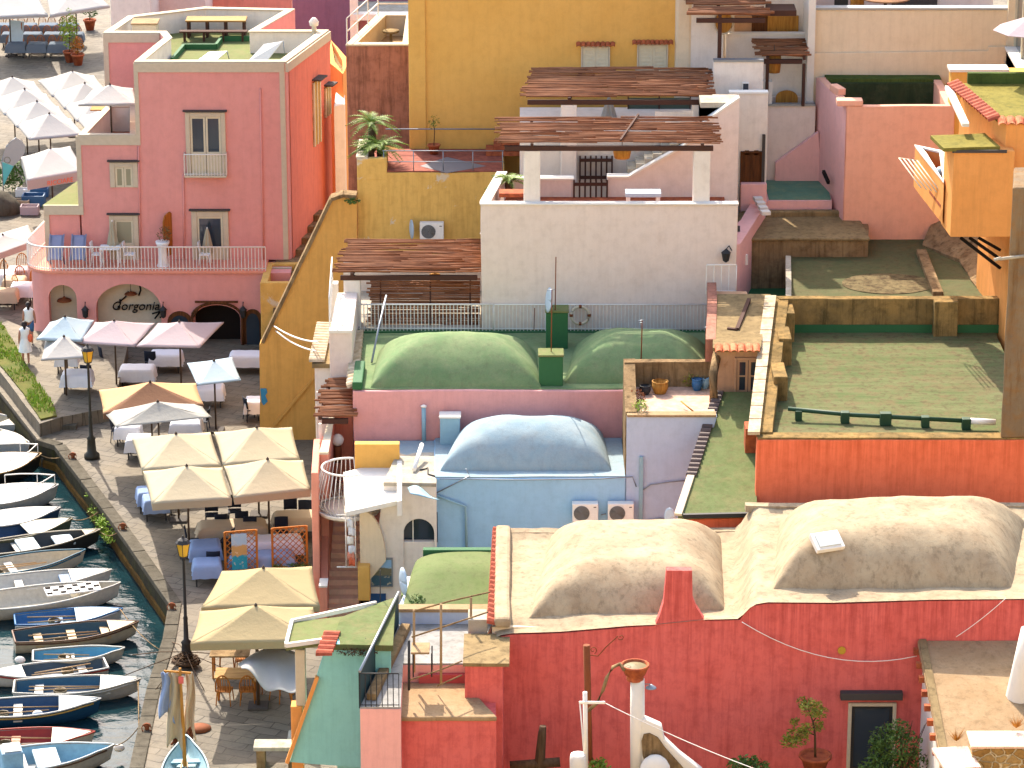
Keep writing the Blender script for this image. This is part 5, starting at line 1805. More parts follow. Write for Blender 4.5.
# white flue and stone garden wall at the lower right corner
p0 = V(1014, 722, 83.5); p1 = V(1032, 630, 83.5)
t = thing('white_flue', 'smooth white chimney flue at the right edge rising from the tan roof', 'chimney', (p0.x, p0.y, p0.z - .4))
b = MB(); b.tube([p0 - Vector((0, 0, .4)), p0, p0.lerp(p1, .3), p0.lerp(p1, .65), p1], .42, 12, .3); b.build('flue', M['whitelime'], t)
t = thing('stone_garden_wall', 'rough stone garden wall with pink tiled coping in the lower right corner', 'wall', (XX(980, 79, 2), 79, 0))
ys = 78.8
zt2 = ZZ(746, ys)
b = MB(); b.box(XX(968, ys, 2), XX(1060, ys, 2), ys, ys + .5, 0, zt2 - .07)
b.box(XX(938, ys, 2), XX(966, ys, 2), ys - .6, ys + .5, 0, zt2 - .42)
def rubble(name):
    tt = NT(name)
    v = tt.n.new('ShaderNodeTexVoronoi'); v.feature = 'DISTANCE_TO_EDGE'; v.inputs['Scale'].default_value = 3.2
    v2 = tt.n.new('ShaderNodeTexVoronoi'); v2.inputs['Scale'].default_value = 3.2
    nz = tt.n.new('ShaderNodeTexNoise'); nz.inputs['Scale'].default_value = 3
    o = tt.mapping((1, 1, 1.35)); ad = tt.n.new('ShaderNodeVectorMath'); ad.operation = 'MULTIPLY_ADD'; ad.inputs[1].default_value = (.25, .25, .25)
    tt.link(o, nz.inputs['Vector']); tt.link(nz.outputs['Color'], ad.inputs[0]); tt.link(o, ad.inputs[2])
    tt.link(ad.outputs[0], v.inputs['Vector']); tt.link(ad.outputs[0], v2.inputs['Vector'])
    sx = tt.n.new('ShaderNodeSeparateXYZ'); tt.link(v2.outputs['Color'], sx.inputs[0])
    c = tt.mix(sx.outputs[0], rgb('8A6838'), rgb('A68A5C'))
    c = tt.mix(tt.ramp(tt.noise(tt.mapping(), 14, 4), .4, .7, 0, .5), c, rgb('5A4228'))
    c = tt.mix(tt.ramp(v.outputs['Distance'], .02, .09, 1, 0), c, rgb('C4B190'))
    tt.bump(tt.ramp(v.outputs['Distance'], 0, .12), .8, .06)
    return tt.done(c, .9, .1)
mk('rubble', rubble('rubble_masonry'))
b.build('masonry', M['rubble'], t, rough=.04, cell=.3)
b = MB()
b.box(XX(966, ys, 2), XX(1060, ys, 2), ys - .04, ys + .95, zt2 - .066, zt2)
b.obox((XX(952, ys, 2), ys + .0, zt2 - .36), (.95, 1.3, .1), R_(8))
def cop(name):
    tt = NT(name)
    br = tt.n.new('ShaderNodeTexBrick'); br.inputs['Scale'].default_value = 2.2
    br.inputs['Color1'].default_value = rgb('DDBCA6'); br.inputs['Color2'].default_value = rgb('D2AE98'); br.inputs['Mortar'].default_value = rgb('A88874'); br.inputs['Mortar Size'].default_value = .012
    tt.link(tt.mapping(), br.inputs['Vector'])
    return tt.done(tt.mix(tt.ramp(tt.noise(tt.mapping(), 5, 5), .4, .75, 0, .4), br.outputs['Color'], rgb('9C7E68')), .8, .2)
b.build('coping', mk('coping', cop('pink_coping_tile')), t, bevel=.02)
for px, py, lab in ((956, 741, 'dry tuft of weeds left on the stone garden wall'), (1016, 728, 'dry tuft of weeds right on the stone garden wall')):
    p = V(px, py, ys + .9)
    b = MB()
    for _ in range(60):
        a = rnd.uniform(0, 6.28); l = rnd.uniform(.2, .5)
        b.add([p, p + Vector((.02, 0, 0)), p + Vector((math.cos(a) * l * .6, math.sin(a) * l * .4, l * rnd.uniform(.4, 1)))], [(0, 1, 2)])
    tag(b.build('dry_weeds', M['straw']), lab, 'weed', 'dry weed tufts')
# foreground: rusty post with scroll, white post, white pillar with pot
def vz(px, py, Y): return V(px, py, Y)
Yf = 83.5
t = thing('rusty_post', 'rusty iron post with a scrolled bracket before the red wall', 'post', vz(590, 752, Yf))
b = MB(); b.tube([vz(589.5, 760, Yf), vz(588, 700, Yf), vz(586.5, 645, Yf)], .085, 8, .095); b.build('post', M['rust'], t)
b = MB()
def spiral(c, r, t0, t1, n=16): return [(c[0] + r * (1 - i / n * .75) * math.cos(t0 + (t1 - t0) * i / n), c[1], c[2] + r * (1 - i / n * .75) * math.sin(t0 + (t1 - t0) * i / n)) for i in range(n + 1)]
a0, a1 = vz(589, 651, Yf), vz(620, 634, Yf)
b.tube([vz(590, 655, Yf), vz(598, 656, Yf), vz(606, 647, Yf), vz(618, 636, Yf)], .016, 5)
b.tube(spiral(vz(593, 650, Yf), .11, -1.2, 5.5), .013, 5)
b.tube(spiral(vz(621, 637, Yf), .09, 3.6, 9.5), .013, 5)
b.build('scroll_bracket', M['rust'], t)
t = thing('white_pole', 'white painted pole with a crossbar for the clothes line beside the rusty post', 'pole', vz(586, 760, 82.6))
b = MB(); b.tube([vz(586, 768, 82.6), vz(585, 692, 82.6)], .06, 8); b.build('pole', M['metalw'], t)
b = MB(); b.bar(vz(579, 702.5, 82.5), vz(605, 702.5, 82.5), .06); b.tube([vz(580, 703, 82.5), vz(585, 766, 82.5)], .02, 5); b.build('crossbar', M['metalw'], t)
pz = vz(636, 790, 83)
t = thing('white_pillar', 'white stuccoed pillar with a curved white wing and a wide terracotta bowl on top', 'pillar', pz)
b = MB(); b.tube([vz(638, 790, 83), vz(637.5, 730, 83), vz(637.5, 679, 83)], .21, 14, .19); b.build('shaft', M['whitelime'], t)
b = MB()
Yp = 82.8
outl = [(645, 720), (661, 727), (664, 740), (680, 755), (700, 770), (712, 782), (640, 782), (640, 720)]
b.vprism([(XX(a, Yp, 2), ZZ(c, Yp)) for a, c in outl], Yp + .02, Yp + .35)
b.build('curved_wing', M['whitelime'], t, bevel=.05)
b = MB()
outl = [(641, 741), (643, 734), (649, 733), (657, 737), (665, 748), (676, 760), (685, 770), (676, 775), (664, 768), (655, 764), (646, 764), (642, 755)]
b.vprism([(XX(a, Yp, 2), ZZ(c, Yp)) for a, c in outl], Yp - .03, Yp + .01)
b.build('stone_infill', M['stone'], t)
b = MB(); b.blob(vz(655, 772, Yp - .3), (.42, .3, .5), 14, 8); b.build('rounded_end', M['whitelime'], t)
pp_ = vz(635, 678, 83)
t = thing('terracotta_bowl', 'wide terracotta bowl with dry soil on the white pillar', 'plant pot', pp_)
b = MB(); b.lathe([(.22, -.05), (.24, .0), (.2, .06), (.28, .12), (.36, .33), (.38, .34), (.38, .4), (.34, .4), (.32, .33)], pp_, 18, cap=False); b.build('bowl', M['terra'], t)
b = MB(); b.lathe([(.335, .33), (.2, .37), (.01, .39)], pp_, 16, cap=False); b.build('soil', tint('soil', '6A5A34'), t)
b = MB(); b.tube([vz(588, 711, 83), vz(597, 703, 83), vz(603, 690, 83), vz(607, 677, 83), vz(613, 667, 83), vz(620, 664, 83), vz(624, 670, 82.7)], .05, 7)
tag(b.build('bent_pipe', M['stone']), 'grey curved pipe arching from the white pole to the terracotta bowl', 'pipe')
t = thing('spot_lamp', 'small grey dish lamp on the right of the white pillar', 'lamp', vz(651, 687, 82.8))
b = MB(); b.lathe([(.03, .1), (.14, .02), (.15, 0), (.01, .01)], vz(651, 688, 82.8), 12); b.build('lamp_shade', M['metalg'], t)
b = MB(); b.tube([vz(645, 684, 82.9), vz(650, 684, 82.8)], .015, 5); b.build('arm', M['metalg'], t)
t = thing('white_drum', 'rounded white masonry stub at the foot of the white pole', 'bollard', vz(579, 775, 82.5))
b = MB(); b.tube([vz(579, 790, 82.5), vz(578, 758, 82.5), vz(578, 754, 82.5)], .24, 12, .2); b.build('stub', M['whitelime'], t)
# cactus trunk and dark planter left
t = thing('tree_stump', 'thick grey cut trunk standing before the red wall at the lower left', 'stump', vz(541, 780, 84))
b = MB(); b.tube([vz(540, 790, 84), vz(540, 760, 84), vz(542, 735, 84), vz(543, 726, 84)], .17, 9, .09); b.build('trunk', M['bark'], t, )
b = MB(); b.tube([vz(510, 766, 84), vz(560, 762, 84)], .14, 8); tag(b.build('fallen_log', M['bark']), 'dark log lying at the foot of the red wall by the stump', 'log')
for px, py, r, n, lab, mt in ((598, 768, (.35, .25, .3), 260, 'spiky succulent at the foot of the rusty post', 'palm'), (748, 766, (.6, .3, .3), 500, 'small bush at the foot of the red wall left of the lemon tree', 'leafd')):
    p = vz(px, py, 83.4)
    b = MB(); leafy(b, p, r, n, .07); tag(b.build('bush', M[mt]), lab, 'bush', 'bushes in the red courtyard')
# lemon tree in pot
p = vz(815, 768, 84.2)
t = thing('lemon_tree', 'small lemon tree in a round terracotta pot beside the door of the red house', 'tree', p)
b = MB(); pot(b, p.x, p.y, p.z - .1, .42, .5); b.build('pot', M['terra'], t)
b = MB(); b.lathe([(.36, .36), (.1, .38), (.01, .38)], (p.x, p.y, p.z - .1), 14, cap=False); b.build('soil', M['soil'], t)
b = MB()
bs = Vector((p.x, p.y, p.z + .2))
tp = [vz(815, 735, 84.2), vz(813, 722, 84.2), vz(808, 708, 84.2)]
b.tube([bs] + tp, .04, 6, .02)
b.tube([tp[0], vz(803, 731, 84), vz(795, 736, 83.9)], .022, 5, .01)
b.tube([tp[1], vz(820, 712, 84.3), vz(822, 705, 84.3)], .02, 5, .01)
b.build('trunk', M['bark'], t)
b = MB()
for px, py, rr, n in ((812, 708, .32, 260), (804, 703, .22, 130), (820, 712, .24, 150), (797, 737, .36, 300), (788, 741, .25, 160), (806, 729, .22, 120), (818, 726, .2, 110), (795, 722, .16, 70)):
    leafy(b, vz(px, py, 84.2 + rnd.uniform(-.25, .25)), (rr, rr, rr * .8), n, .05)
b.build('crown', M['leaf'], t)
# dark shrub in front of the door
p = vz(900, 785, 83.6)
t = thing('courtyard_shrub', 'dark leafy shrub half hiding the door of the red house', 'shrub', p)
b = MB()
for k in range(9):
    a = rnd.uniform(0, 6.28)
    b.tube([p, p + Vector((math.cos(a) * .5, math.sin(a) * .3, 1.0)), p + Vector((math.cos(a) * .9, math.sin(a) * .5, rnd.uniform(1.3, 1.9)))], .02, 4, .008)
b.build('stems', M['bark'], t)
b = MB()
for px, py, rr, n in ((883, 738, .4, 300), (898, 730, .38, 260), (905, 745, .5, 420), (886, 758, .5, 420), (872, 768, .4, 260), (912, 762, .45, 320), (893, 772, .6, 420), (876, 748, .25, 110)):
    leafy(b, vz(px, py, 83.6 + rnd.uniform(-.4, .3)), (rr, rr, rr * .85), n, .06)
b.build('leaves', M['leafd'], t)

# ------------------------------------------------------------------ low red wing left of the red house, roofs and terrace
Yw = 83.0
lw = thing('low_red_wing', 'low red wing with flat pale screed roof left of the red house', 'house', (XX(445, Yw, 2), Yw, 0))
zla = ZZ(720, Yw)
b = MB()
yb2 = YY(686, zla)
b.prism([(XX(401, Yw, 2), Yw), (XX(496, Yw, 2), Yw), (XX(496, YR, 2), YR - .01), (XX(404, yb2, 2), yb2)], -.3, zla - .02)
b.build('wall', M['red'], lw, rough=.03, cell=.7)
b = MB()
b.prism([(XX(400, Yw, zla), Yw - .06), (XX(497, Yw, zla), Yw - .06), (XX(466, yb2, zla), yb2), (XX(401, yb2, zla), yb2)], zla - .016, zla + .12)
b.build('roof', M['tanbright'], lw, bevel=.04, rough=.03, cell=.4)
x0, x1, z0, z1 = front_rect(465, 492, 666, 714, 84.2)
b = MB(); b.box(x0, x1 + .3, 84.2, 86.3, 0, z1); b.build('red_block', M['red'], lw, bevel=.02, rough=.02)
b = MB(); b.box(x0 - .05, x0 + 1.2, 84.15, 86.2, z1 + .003, z1 + .1); b.build('block_top', M['tanroof'], lw, rough=.02)
x0, x1, z0, z1 = front_rect(468, 487, 620, 662, 86.4)
b = MB(); b.box(x0, x1, 86.4, 87.2, 0, z1); b.build('chimney', M['whiteroof'], lw, bevel=.03, rough=.03)
# upper flat wing connecting to tile edge
# terrace between turquoise and red
Yt = 85.6
zt3 = 2.55
tr = thing('pink_balcony_house', 'pale pink house with a railed pale terrace beside the turquoise gable', 'house', (XX(380, 82, 2), 82, 0))
b = MB()
ypf = 82.4
zpf = ZZ(709, ypf)
ye = YY(627, zpf)
zla = ZZ(720, Yw)
yb2 = YY(686, zla)
Lp = [(XX(360, ypf, zpf), ypf), (XX(400.5, ypf, zpf), ypf), (XX(403, yb2, zpf), yb2 + .06), (XX(472, yb2, zpf), yb2 + .06), (XX(492, ye, zpf), ye + .1), (XX(399, ye, zpf), ye + .1)]
b.prism(Lp, -.2, zpf)
b.build('wall', M['rose'], tr, rough=.02)
b = MB()
b.prism([(p[0], p[1] + .02) for p in Lp], zpf + .002, zpf + .05)
b.build('terrace_floor', M['greydeck'], tr)
fl = [Vector((XX(360, ypf, zpf), ypf + .04, zpf)), Vector((XX(399, ypf, zpf), ypf + .04, zpf))]
bl = [Vector((XX(360, ypf, zpf), ypf + .04, zpf)), Vector((XX(399, ye, zpf), ye, zpf))]
railing(tr, fl, 1.0, 'metald', .15, .012, .1, top=.018)
b = MB()   # long side rail with dark solid panel
q = [bl[0], bl[1], bl[1] + Vector((0, 0, 1.05)), bl[0] + Vector((0, 0, 1.05))]
b.add(q, [(0, 1, 2, 3)]); b.build('side_panel', tint('darkteal', '1F3A3C', rough=.7), tr, solid=.03)
b = MB(); b.tube([q[3], q[2]], .04, 6); b.build('handrail', M['metalg'], tr)
b = MB()
d = (bl[1] - bl[0])
b.bar(bl[0] + Vector((.28, .4, .14)), bl[1] + Vector((.2, -.3, .14)), .26, .2)
b.build('bench_ledge', M['stone'], tr, bevel=.02)
b = MB()     # back wall
x0, x1, z0, z1 = front_rect(399, 492, 612, 640, ye + .1)
b.box(x0, x1, ye + .1, ye + .4, 0, z1); b.build('lilac_back_wall', M['lilac'], tr)
b = MB(); b.box(x0 - .02, x1, ye + .06, ye + .44, z1 + .002, z1 + .1); b.build('back_coping', M['tanbright'], tr, rough=.01)
# red low wall on the terrace and step
x0, x1, z0, z1 = front_rect(419, 465, 672, 688, yb2 + .1)
b = MB(); b.box(x0, x1, yb2 - .1, yb2 + .05, 0, z1); b.build('low_red_wall', mk('deepred', plaster('deep_red_plaster', 'A82A28', .2, .2)), tr)
# table, frame poles
p = V(417, 660, 84.6)
t = thing('small_table', 'small square pale table on the railed terrace', 'table', (p.x, p.y, zpf + .05))
zt4 = ZZ(648, 87.2)
b = MB(); b.box(XX(411.5, 84.6, 4), XX(430, 84.6, 4), 84.3, 85.0, zpf + .75, zpf + .81); b.build('top', M['tanbright'], t, bevel=.01)
for sx in (.1, .6):
    b = MB(); b.tube([(p.x + sx - .2, 84.4, zpf + .05), (p.x + sx - .2, 84.4, zpf + .75)], .02, 5); b.tube([(p.x + sx - .2, 84.9, zpf + .05), (p.x + sx - .2, 84.9, zpf + .75)], .02, 5); b.build('leg', M['metald'], t)
t = thing('pipe_frame', 'skeletal frame of pale poles and slanting bars over the railed terrace', 'frame', (XX(430, 88, 3), 88, zpf))
for px, py0, py1, yy in ((414, 610, 672, YY(672, zpf)), (441, 604, 684, YY(684, zpf)), (471, 597, 648, YY(648, zpf)), (409, 640, 690, YY(690, zpf))):
    b = MB(); b.tube([V(px, py1, yy), V(px, py0, yy)], .04, 6); b.build('pole', M['tanbright' if px != 409 else 'metald'], t)
b = MB(); b.tube([V(414, 611, 84.2), V(450, 601, 84.4), V(490, 592, 85.9)], .025, 5); b.build('slanting_bar', M['stone'], t)
b = MB(); b.tube([V(412, 637, 84.1), V(470, 618, 85.6), V(488, 612, 86)], .025, 5); b.build('slanting_bar', M['stone'], t)
b = MB(); b.tube([V(410, 680, 83.6), V(440, 670, 83.8), V(462, 661, 84)], .022, 5); b.build('slanting_bar', M['stone'], t)
b = MB(); b.tube([V(437, 686, 83.5), V(462, 675, 83.6)], .022, 5); b.build('slanting_bar', M['stone'], t)
mast(379, 570, 660, 88, 'thin dark aerial mast above the green and turquoise roofs', .015, mat='metald')
mast(364, 638, 700, 85, 'short thin rod at the corner of the turquoise wall', .012, mat='metald')

# ------------------------------------------------------------------ green vault
gv = thing('green_vault_house', 'low house with a mossy green barrel vault before the pale blue wall', 'house', (XX(450, 93, 3), 93, 0))
yv0, yv1 = 91.75, 94.7
zv = ZZ(611, yv0)
b = MB()
b.prism([(XX(396, yv0, zv), yv0), (XX(492, yv0, zv), yv0), (XX(492, yv1, zv), yv1), (XX(414, yv1, zv), yv1)], 0, zv)
b.build('wall', M['lilac'], gv)
def vault(u, v):
    x0 = XX(402 + 12 * v, yv0 + (yv1 - yv0) * v, zv)
    x1 = XX(520, yv0 + (yv1 - yv0) * v, zv)
    a = math.pi * (1 - u)
    w_ = Vector(((x0 + x1) / 2 + (x1 - x0) / 2 * math.cos(a), yv0 + (yv1 - yv0) * v, zv + .02 + .68 * max(0, math.sin(a)) ** .45 * (.2 + .8 * min(1, v * 1.7))))
    return w_ + Vector((0, 0, .04 * noise.noise(w_)))
b = MB(); b.surf(vault, 24, 10)
b.add([vault(i / 24, 0) for i in range(25)], [tuple(range(25))])
b.build('vault', M['greenvault'], gv)
x0, x1, z0, z1 = front_rect(423, 492, 550, 566, 94.8)
b = MB(); b.box(x0, x1, 94.8, 95.05, 0, z1); b.build('green_parapet', M['greenpaint'], gv, bevel=.02)
b = MB(); b.box(XX(402, 94, 3), XX(416, 94, 3), 93.2, 94.2, 0, ZZ(585, 94)); b.build('green_stub', M['greenvault'], gv, bevel=.03)
b = MB(); b.box(XX(404, 93.9, 3), XX(417, 93.9, 3), 93.1, 94.0, ZZ(580, 94), ZZ(576.5, 94)); tag(b.build('white_cover', M['whitelime']), 'small white lid on the green chimney stub before the vault', 'lid')
p = V(401, 581, 92.8)
t = thing('satellite_dish', 'grey dish seen nearly edge-on left of the green vault', 'satellite dish', p)
b = MB(); b.surf(lambda u, v: p + Vector((.12 * v * math.cos(u * math.tau) + .08 * v * v, -.3 * v * math.cos(u * math.tau), .42 * v * math.sin(u * math.tau))), 18, 4); b.build('dish', M['dishb'], t, solid=.02)
b = MB(); b.tube([p, p + Vector((.2, .2, -.5))], .025, 5); b.build('arm', M['metalg'], t)
p = V(417, 603, 92)
b = MB(); leafy(b, p, (.25, .25, .3), 260, .05); tag(b.build('small_bush', M['leafd']), 'small dark round bush at the left foot of the green vault', 'bush')
# ------------------------------------------------------------------ turquoise gable house
Yq = 84.6
th_ = thing('turquoise_house', 'turquoise house with a sloping left edge and green roof wing beside the yellow parasols', 'house', (XX(330, Yq, 1), Yq, 0))
b = MB()
pr = [(290, 762), (326, 655), (332, 644), (392, 646), (392, 770)]
b.vprism([(XX(a, Yq, 2), ZZ(c, Yq)) for a, c in pr], Yq, Yq + .35)
b.build('gable_wall', M['turq'], th_, rough=.025, cell=.6)
b = MB()
b.bar((XX(288.5, Yq, 0), Yq - .03, ZZ(762, Yq)), (XX(319, Yq, 2), Yq - .03, ZZ(676, Yq)), .16, .1)
b.build('yellow_edge', M['orangehouse'], th_)
zg1 = ZZ(645, Yq)
b = MB()
g1 = [G(331, 645, zg1), G(393, 646, zg1), G(396, 598, zg1 + .0), G(378, 604, zg1), G(341, 618, zg1)]
b.prism([(p.x, p.y) for p in g1], zg1 - .15, zg1 + .02)
b.build('green_roof', M['greenlean'], th_, rough=.02, cell=.5)
b = MB()
g2 = [G(286, 646, zg1), G(330, 640, zg1), G(345, 616, zg1), G(292, 622, zg1)]
b.prism([(p.x, p.y) for p in g2], zg1 - .14, zg1 - .005)
b.build('roof_wing', M['greenplain'], th_, rough=.015, cell=.5)
b = MB()
for a, c in ((g2[3], g2[0]), (g2[0], g2[1]), (G(376, 604, zg1), g2[3])):
    b.bar(a + Vector((0, 0, .02)), c + Vector((0, 0, .02)), .09, .12)
b.build('white_edge', M['whitelime'], th_)
b = MB()
tilerow(b, G(321, 656, zg1), G(330, 633, zg1), .3, 5, (1, 0, 0), .42)
b.build('tile_edge', M['redtile'], th_, solid=.03)
b = MB(); b.prism([(p.x, p.y) for p in (G(335, 640, zg1), G(390, 640, zg1), G(390, 606, zg1), G(348, 618, zg1))], 0, zg1 - .16); b.build('body_wall', M['turq'], th_)
# white column on orange pier holding the wing
for px, lab in ((302, 'pale square column'),):
    yy = Yq + .25
    b = MB(); b.box(XX(297, yy, 2), XX(307, yy, 2), yy, yy + .35, ZZ(706, yy), ZZ(650, yy)); b.build('column', M['cream_trim'], th_, bevel=.02)
    b = MB(); b.box(XX(292.5, yy, 1), XX(304, yy, 1), yy - .05, yy + .4, 0, ZZ(706, yy) - .003); b.build('column_pier', M['orangehouse'], th_, bevel=.02)
b = MB(); leafy(b, V(357, 652, Yq - .1), (.6, .12, .12), 200, .04); tag(b.build('wall_weed', M['bark']), 'dry dark creeper stains along the top of the turquoise wall', 'weed')
b = MB(); b.box(XX(289, 84, 0), XX(360, 84, 0), 84.2, 84.55, 0, .25); b.build('plinth', M['slate'], th_)

# ------------------------------------------------------------------ orange wall house with the big green terrace
YOr = 94.6
zo1 = ZZ(440, YOr)
xo0, xo1 = XX(757, YOr, zo1), XX(1045, YOr, zo1)
YOb = YY(333, zo1 - .15)
zpar = ZZ(299, YOb)
og = thing('orange_terrace_house', 'bright orange walled house with a wide green roof terrace inside mossy parapets', 'house', (XX(880, YOr, 4), YOr, 0))
b = MB()
b.box(xo0, xo1, YOr, YOr + .35, 0, zo1)
b.build('wall', M['orange'], og, bevel=.03, rough=.03, cell=.9)
b = MB()
b.box(xo0 + .02, xo1, YOr + .04, YOr + .5, zo1 + .003, zo1 + .06)
b.build('front_coping', M['wallstone'], og, rough=.02)
b = MB()
b.prism([(xo0 + .1, YOr + .4), (xo1, YOr + .4), (xo1, YOb), (XX(788, YOb, zo1), YOb)], zo1 - .6, zo1 - .12)
b.build('terrace_floor', M['greenroof'], og, rough=.02, cell=.6)
b = MB()
b.prism([(XX(780, YOb, zpar), YOb), (XX(1003, YOb, zpar), YOb), (XX(1003, YOb, zpar), YOb + .35), (XX(776, YOb, zpar), YOb + .35)], 0, zpar)
b.build('back_parapet', M['wallstone'], og, bevel=.03, rough=.04, cell=.5)
b = MB()
b.box(XX(789, YOb, zpar), XX(1000, YOb, zpar), YOb - .06, YOb - .01, zo1 - .13, zo1 + .14)
b.build('moss_band', M['greenpaint'], og)
b = MB()
x0, x1, z0, z1 = front_rect(934, 958, 299, 330, YOb - .4)
b.box(x0, x1, YOb - .45, YOb - .02, zo1 - .3, zpar + .03); b.build('buttress', M['wallstone'], og, bevel=.03, rough=.02)
# left parapet with tiled coping, stepping
b = MB()
lp = [(XX(757, YOr, zo1), YOr + .36), (XX(773, YOr, zo1), YOr + .36), (XX(789, YOb, zo1), YOb + .3), (XX(773, YOb, zo1), YOb + .3)]
b.prism(lp, 0, zo1 + .3, [zo1 + .12, zo1 + .12, zpar - .02, zpar - .02])
b.build('left_parapet', M['wallstone'], og, bevel=.03, rough=.03, cell=.5)
b = MB()
for i in range(11):
    f = i / 11; f2 = (i + .93) / 11
    y0, y1 = YOr + .05 + (YOb - YOr) * f, YOr + .05 + (YOb - YOr) * f2
    xx0, xx1 = XX(757 + 16 * f, y0, zo1) - .28, XX(757 + 16 * f2, y1, zo1) - .28
    zz0, zz1 = zo1 + .14 + (zpar - zo1 - .1) * f, zo1 + .14 + (zpar - zo1 - .1) * f2
    b.add([(xx0, y0, zz0), (xx0 + .36, y0, zz0), (xx1 + .36, y1, zz1), (xx1, y1, zz1), (xx0, y0, zz0 + .1), (xx0 + .36, y0, zz0 + .1), (xx1 + .36, y1, zz1 + .1), (xx1, y1, zz1 + .1)],
          [(3, 2, 1, 0), (4, 5, 6, 7), (0, 1, 5, 4), (1, 2, 6, 5), (2, 3, 7, 6), (3, 0, 4, 7)])
b.build('coping_slabs', M['white_tile'], og)
for f0, f1 in ((.36, .5), (.68, .8), (.9, 1)):
    b = MB()
    y0, y1 = YOr + (YOb - YOr) * f0, YOr + (YOb - YOr) * f1
    xa = XX(772 + 14 * f0, y0, zo1)
    b.box(xa - .1, xa + .32, y0, y1, zo1 - .2, zo1 + .5 + .4 * f0)
    b.build('stepped_block', M['wallstone'], og, bevel=.03, rough=.03)
# right tall pillar
t = thing('lichened_pillar', 'tall square lichen stained wall pier at the right edge beside the green terrace', 'pillar', (XX(1013, YOr, 6), YOr, 0))
b = MB(); b.prism([(XX(998, YOr, 6), YOr + .04), (XX(1050, YOr, 6), YOr + .04), (XX(1050, 97, 6), 97), (XX(1000, 97, 6), 97)], zo1 + .06, ZZ(188, YOr)); b.build('shaft', M['pillar'], t, bevel=.05, rough=.04, cell=.4)
b = MB(); b.tube([V(1000, 259, YOr - .15), V(1024, 256, YOr - .15)], .05, 6); b.tube([V(1001, 258, YOr - .15), V(994, 260, YOr - .15)], .05, 6); b.build('rope_band', M['whiteroof'], t)
# old pipe along terrace
t = thing('roof_pipe', 'long dark green painted pipe on short supports along the front of the green terrace', 'pipe', V(840, 424, YOr + 2))
yp_ = YOr + 1.6
zpp = zo1 + .12
b = MB(); b.tube([(XX(788, yp_ + .6, zpp), yp_ + .6, zpp + .1), (XX(850, yp_, zpp), yp_ + .35, zpp), (XX(968, yp_, zpp), yp_ - .3, zpp + .02)], .07, 8); b.build('pipe', tint('dkgreen', '20402A'), t)
for px, r in ((800, .1), (846, .13), (886, .17), (925, .12), (965, .13)):
    f = (px - 788) / 180
    x = XX(px, yp_, zpp); y = yp_ + .6 - .9 * f
    b = MB(); b.box(x - r, x + r, y - .12, y + .12, zo1 - .12, zpp + .08 + (r - .1)); b.build('support', M['dkgreen'], t, bevel=.02)
b = MB(); b.tube([(XX(969, yp_, zpp), yp_ - .3, zpp + .02), (XX(994, yp_, zpp), yp_ - .35, zpp)], .1, 8); b.build('pale_end', M['metalw'], t)
# green shed roof beside it
sh = thing('green_shed', 'sloping green shed roof between the lilac wall and the orange terrace house', 'shed', (XX(715, 95, 5), 95, 0))
ytop, zt5 = 100.6, ZZ(392, 100.6)
ybot = 93.6; zb5 = ZZ(516, ybot)
q = [V(678, 516, ybot), V(757, 514, ybot + .02), V(755, 392, ytop), V(719, 392, ytop)]
b = MB(); b.add(q, [(0, 1, 2, 3)]); b.build('roof', M['greenlean'], sh, solid=.12, rough=.03, cell=.4)
b = MB(); tilerow(b, q[0].lerp(q[3], .3) + Vector((-.05, 0, .02)), q[3] + Vector((-.05, 0, .02)), .26, None, (1, 0, 0), .3); b.build('tile_edge', tint('darktile', '5A4A44'), sh, solid=.02)
b = MB(); b.bar(q[0] + Vector((0, 0, .04)), q[0].lerp(q[3], .3) + Vector((0, 0, .04)), .22, .08); b.build('edge_coping', M['cream_trim'], sh)
b = MB(); b.prism([(q[0].x + .2, q[0].y + .2), (q[1].x, q[1].y + .2), (q[2].x, q[2].y - .1), (q[3].x + .2, q[3].y - .1)], 0, 3, [q[0].z - .2, q[1].z - .2, q[2].z - .2, q[3].z - .2]); b.build('wall', M['orange'], sh)
b = MB(); b.bar(V(683, 516, ybot - .02), V(748, 514.5, ybot), .12, .12); b.build('gutter', M['metald'], sh)
x0, x1, z0, z1 = front_rect(745, 757, 436, 466, 97)
b = MB(); b.box(x0, x1, 97, 97.6, z0, z1); b.box(x0 - .0, x1, 96.95, 97.65, z1 + .002, z1 + .25); b.build('brick_stub', M['terra'], sh, bevel=.02)
b = MB(); b.surf(lambda u, v: V(670, 517, 95.5) + Vector((.16 * v * math.cos(u * math.tau), -.1 * v * math.cos(u * math.tau), .3 * v * math.sin(u * math.tau))), 18, 4)
tag(b.build('satellite_dish', M['dishb'], solid=.02), 'small pale dish between the blue wall and the green shed roof', 'satellite dish')
# small tan house with french window, pantile eave
Yh = YY(394, zl_)
sm = thing('small_tan_house', 'small tan house with tiled eave and dark double window above the green shed', 'house', (XX(735, 101, 5), 101, 0))
x0, x1 = XX(716, 101, 7), XX(760, 101, 7)
ze = ZZ(352, 101)
b = MB(); b.prism([(x0, 101), (x1, 101), (x1, 107.5), (XX(710, 107.5, ze), 107.5)], 0, ze); b.build('wall', mk('tanwall', plaster('tan_plaster', 'B88A60', .5, .4, patch='9C7048', pamt=.5)), sh if False else sm, rough=.03)
q = [V(713, 348, 100.7), V(760, 348, 100.7), V(771, 294, 106.5), V(713, 294, 106.5)]
b = MB(); b.add(q, [(0, 1, 2, 3)]); b.build('roof', M['tanroof'], sm, solid=.12, rough=.04, cell=.5)
b = MB(); tilerow(b, q[0] + Vector((.05, -.05, .03)), q[1] + Vector((0, -.05, .03)), .24, None, (0, -1, -.25), .4); b.build('eave_tiles', M['tile'], sm, solid=.02)
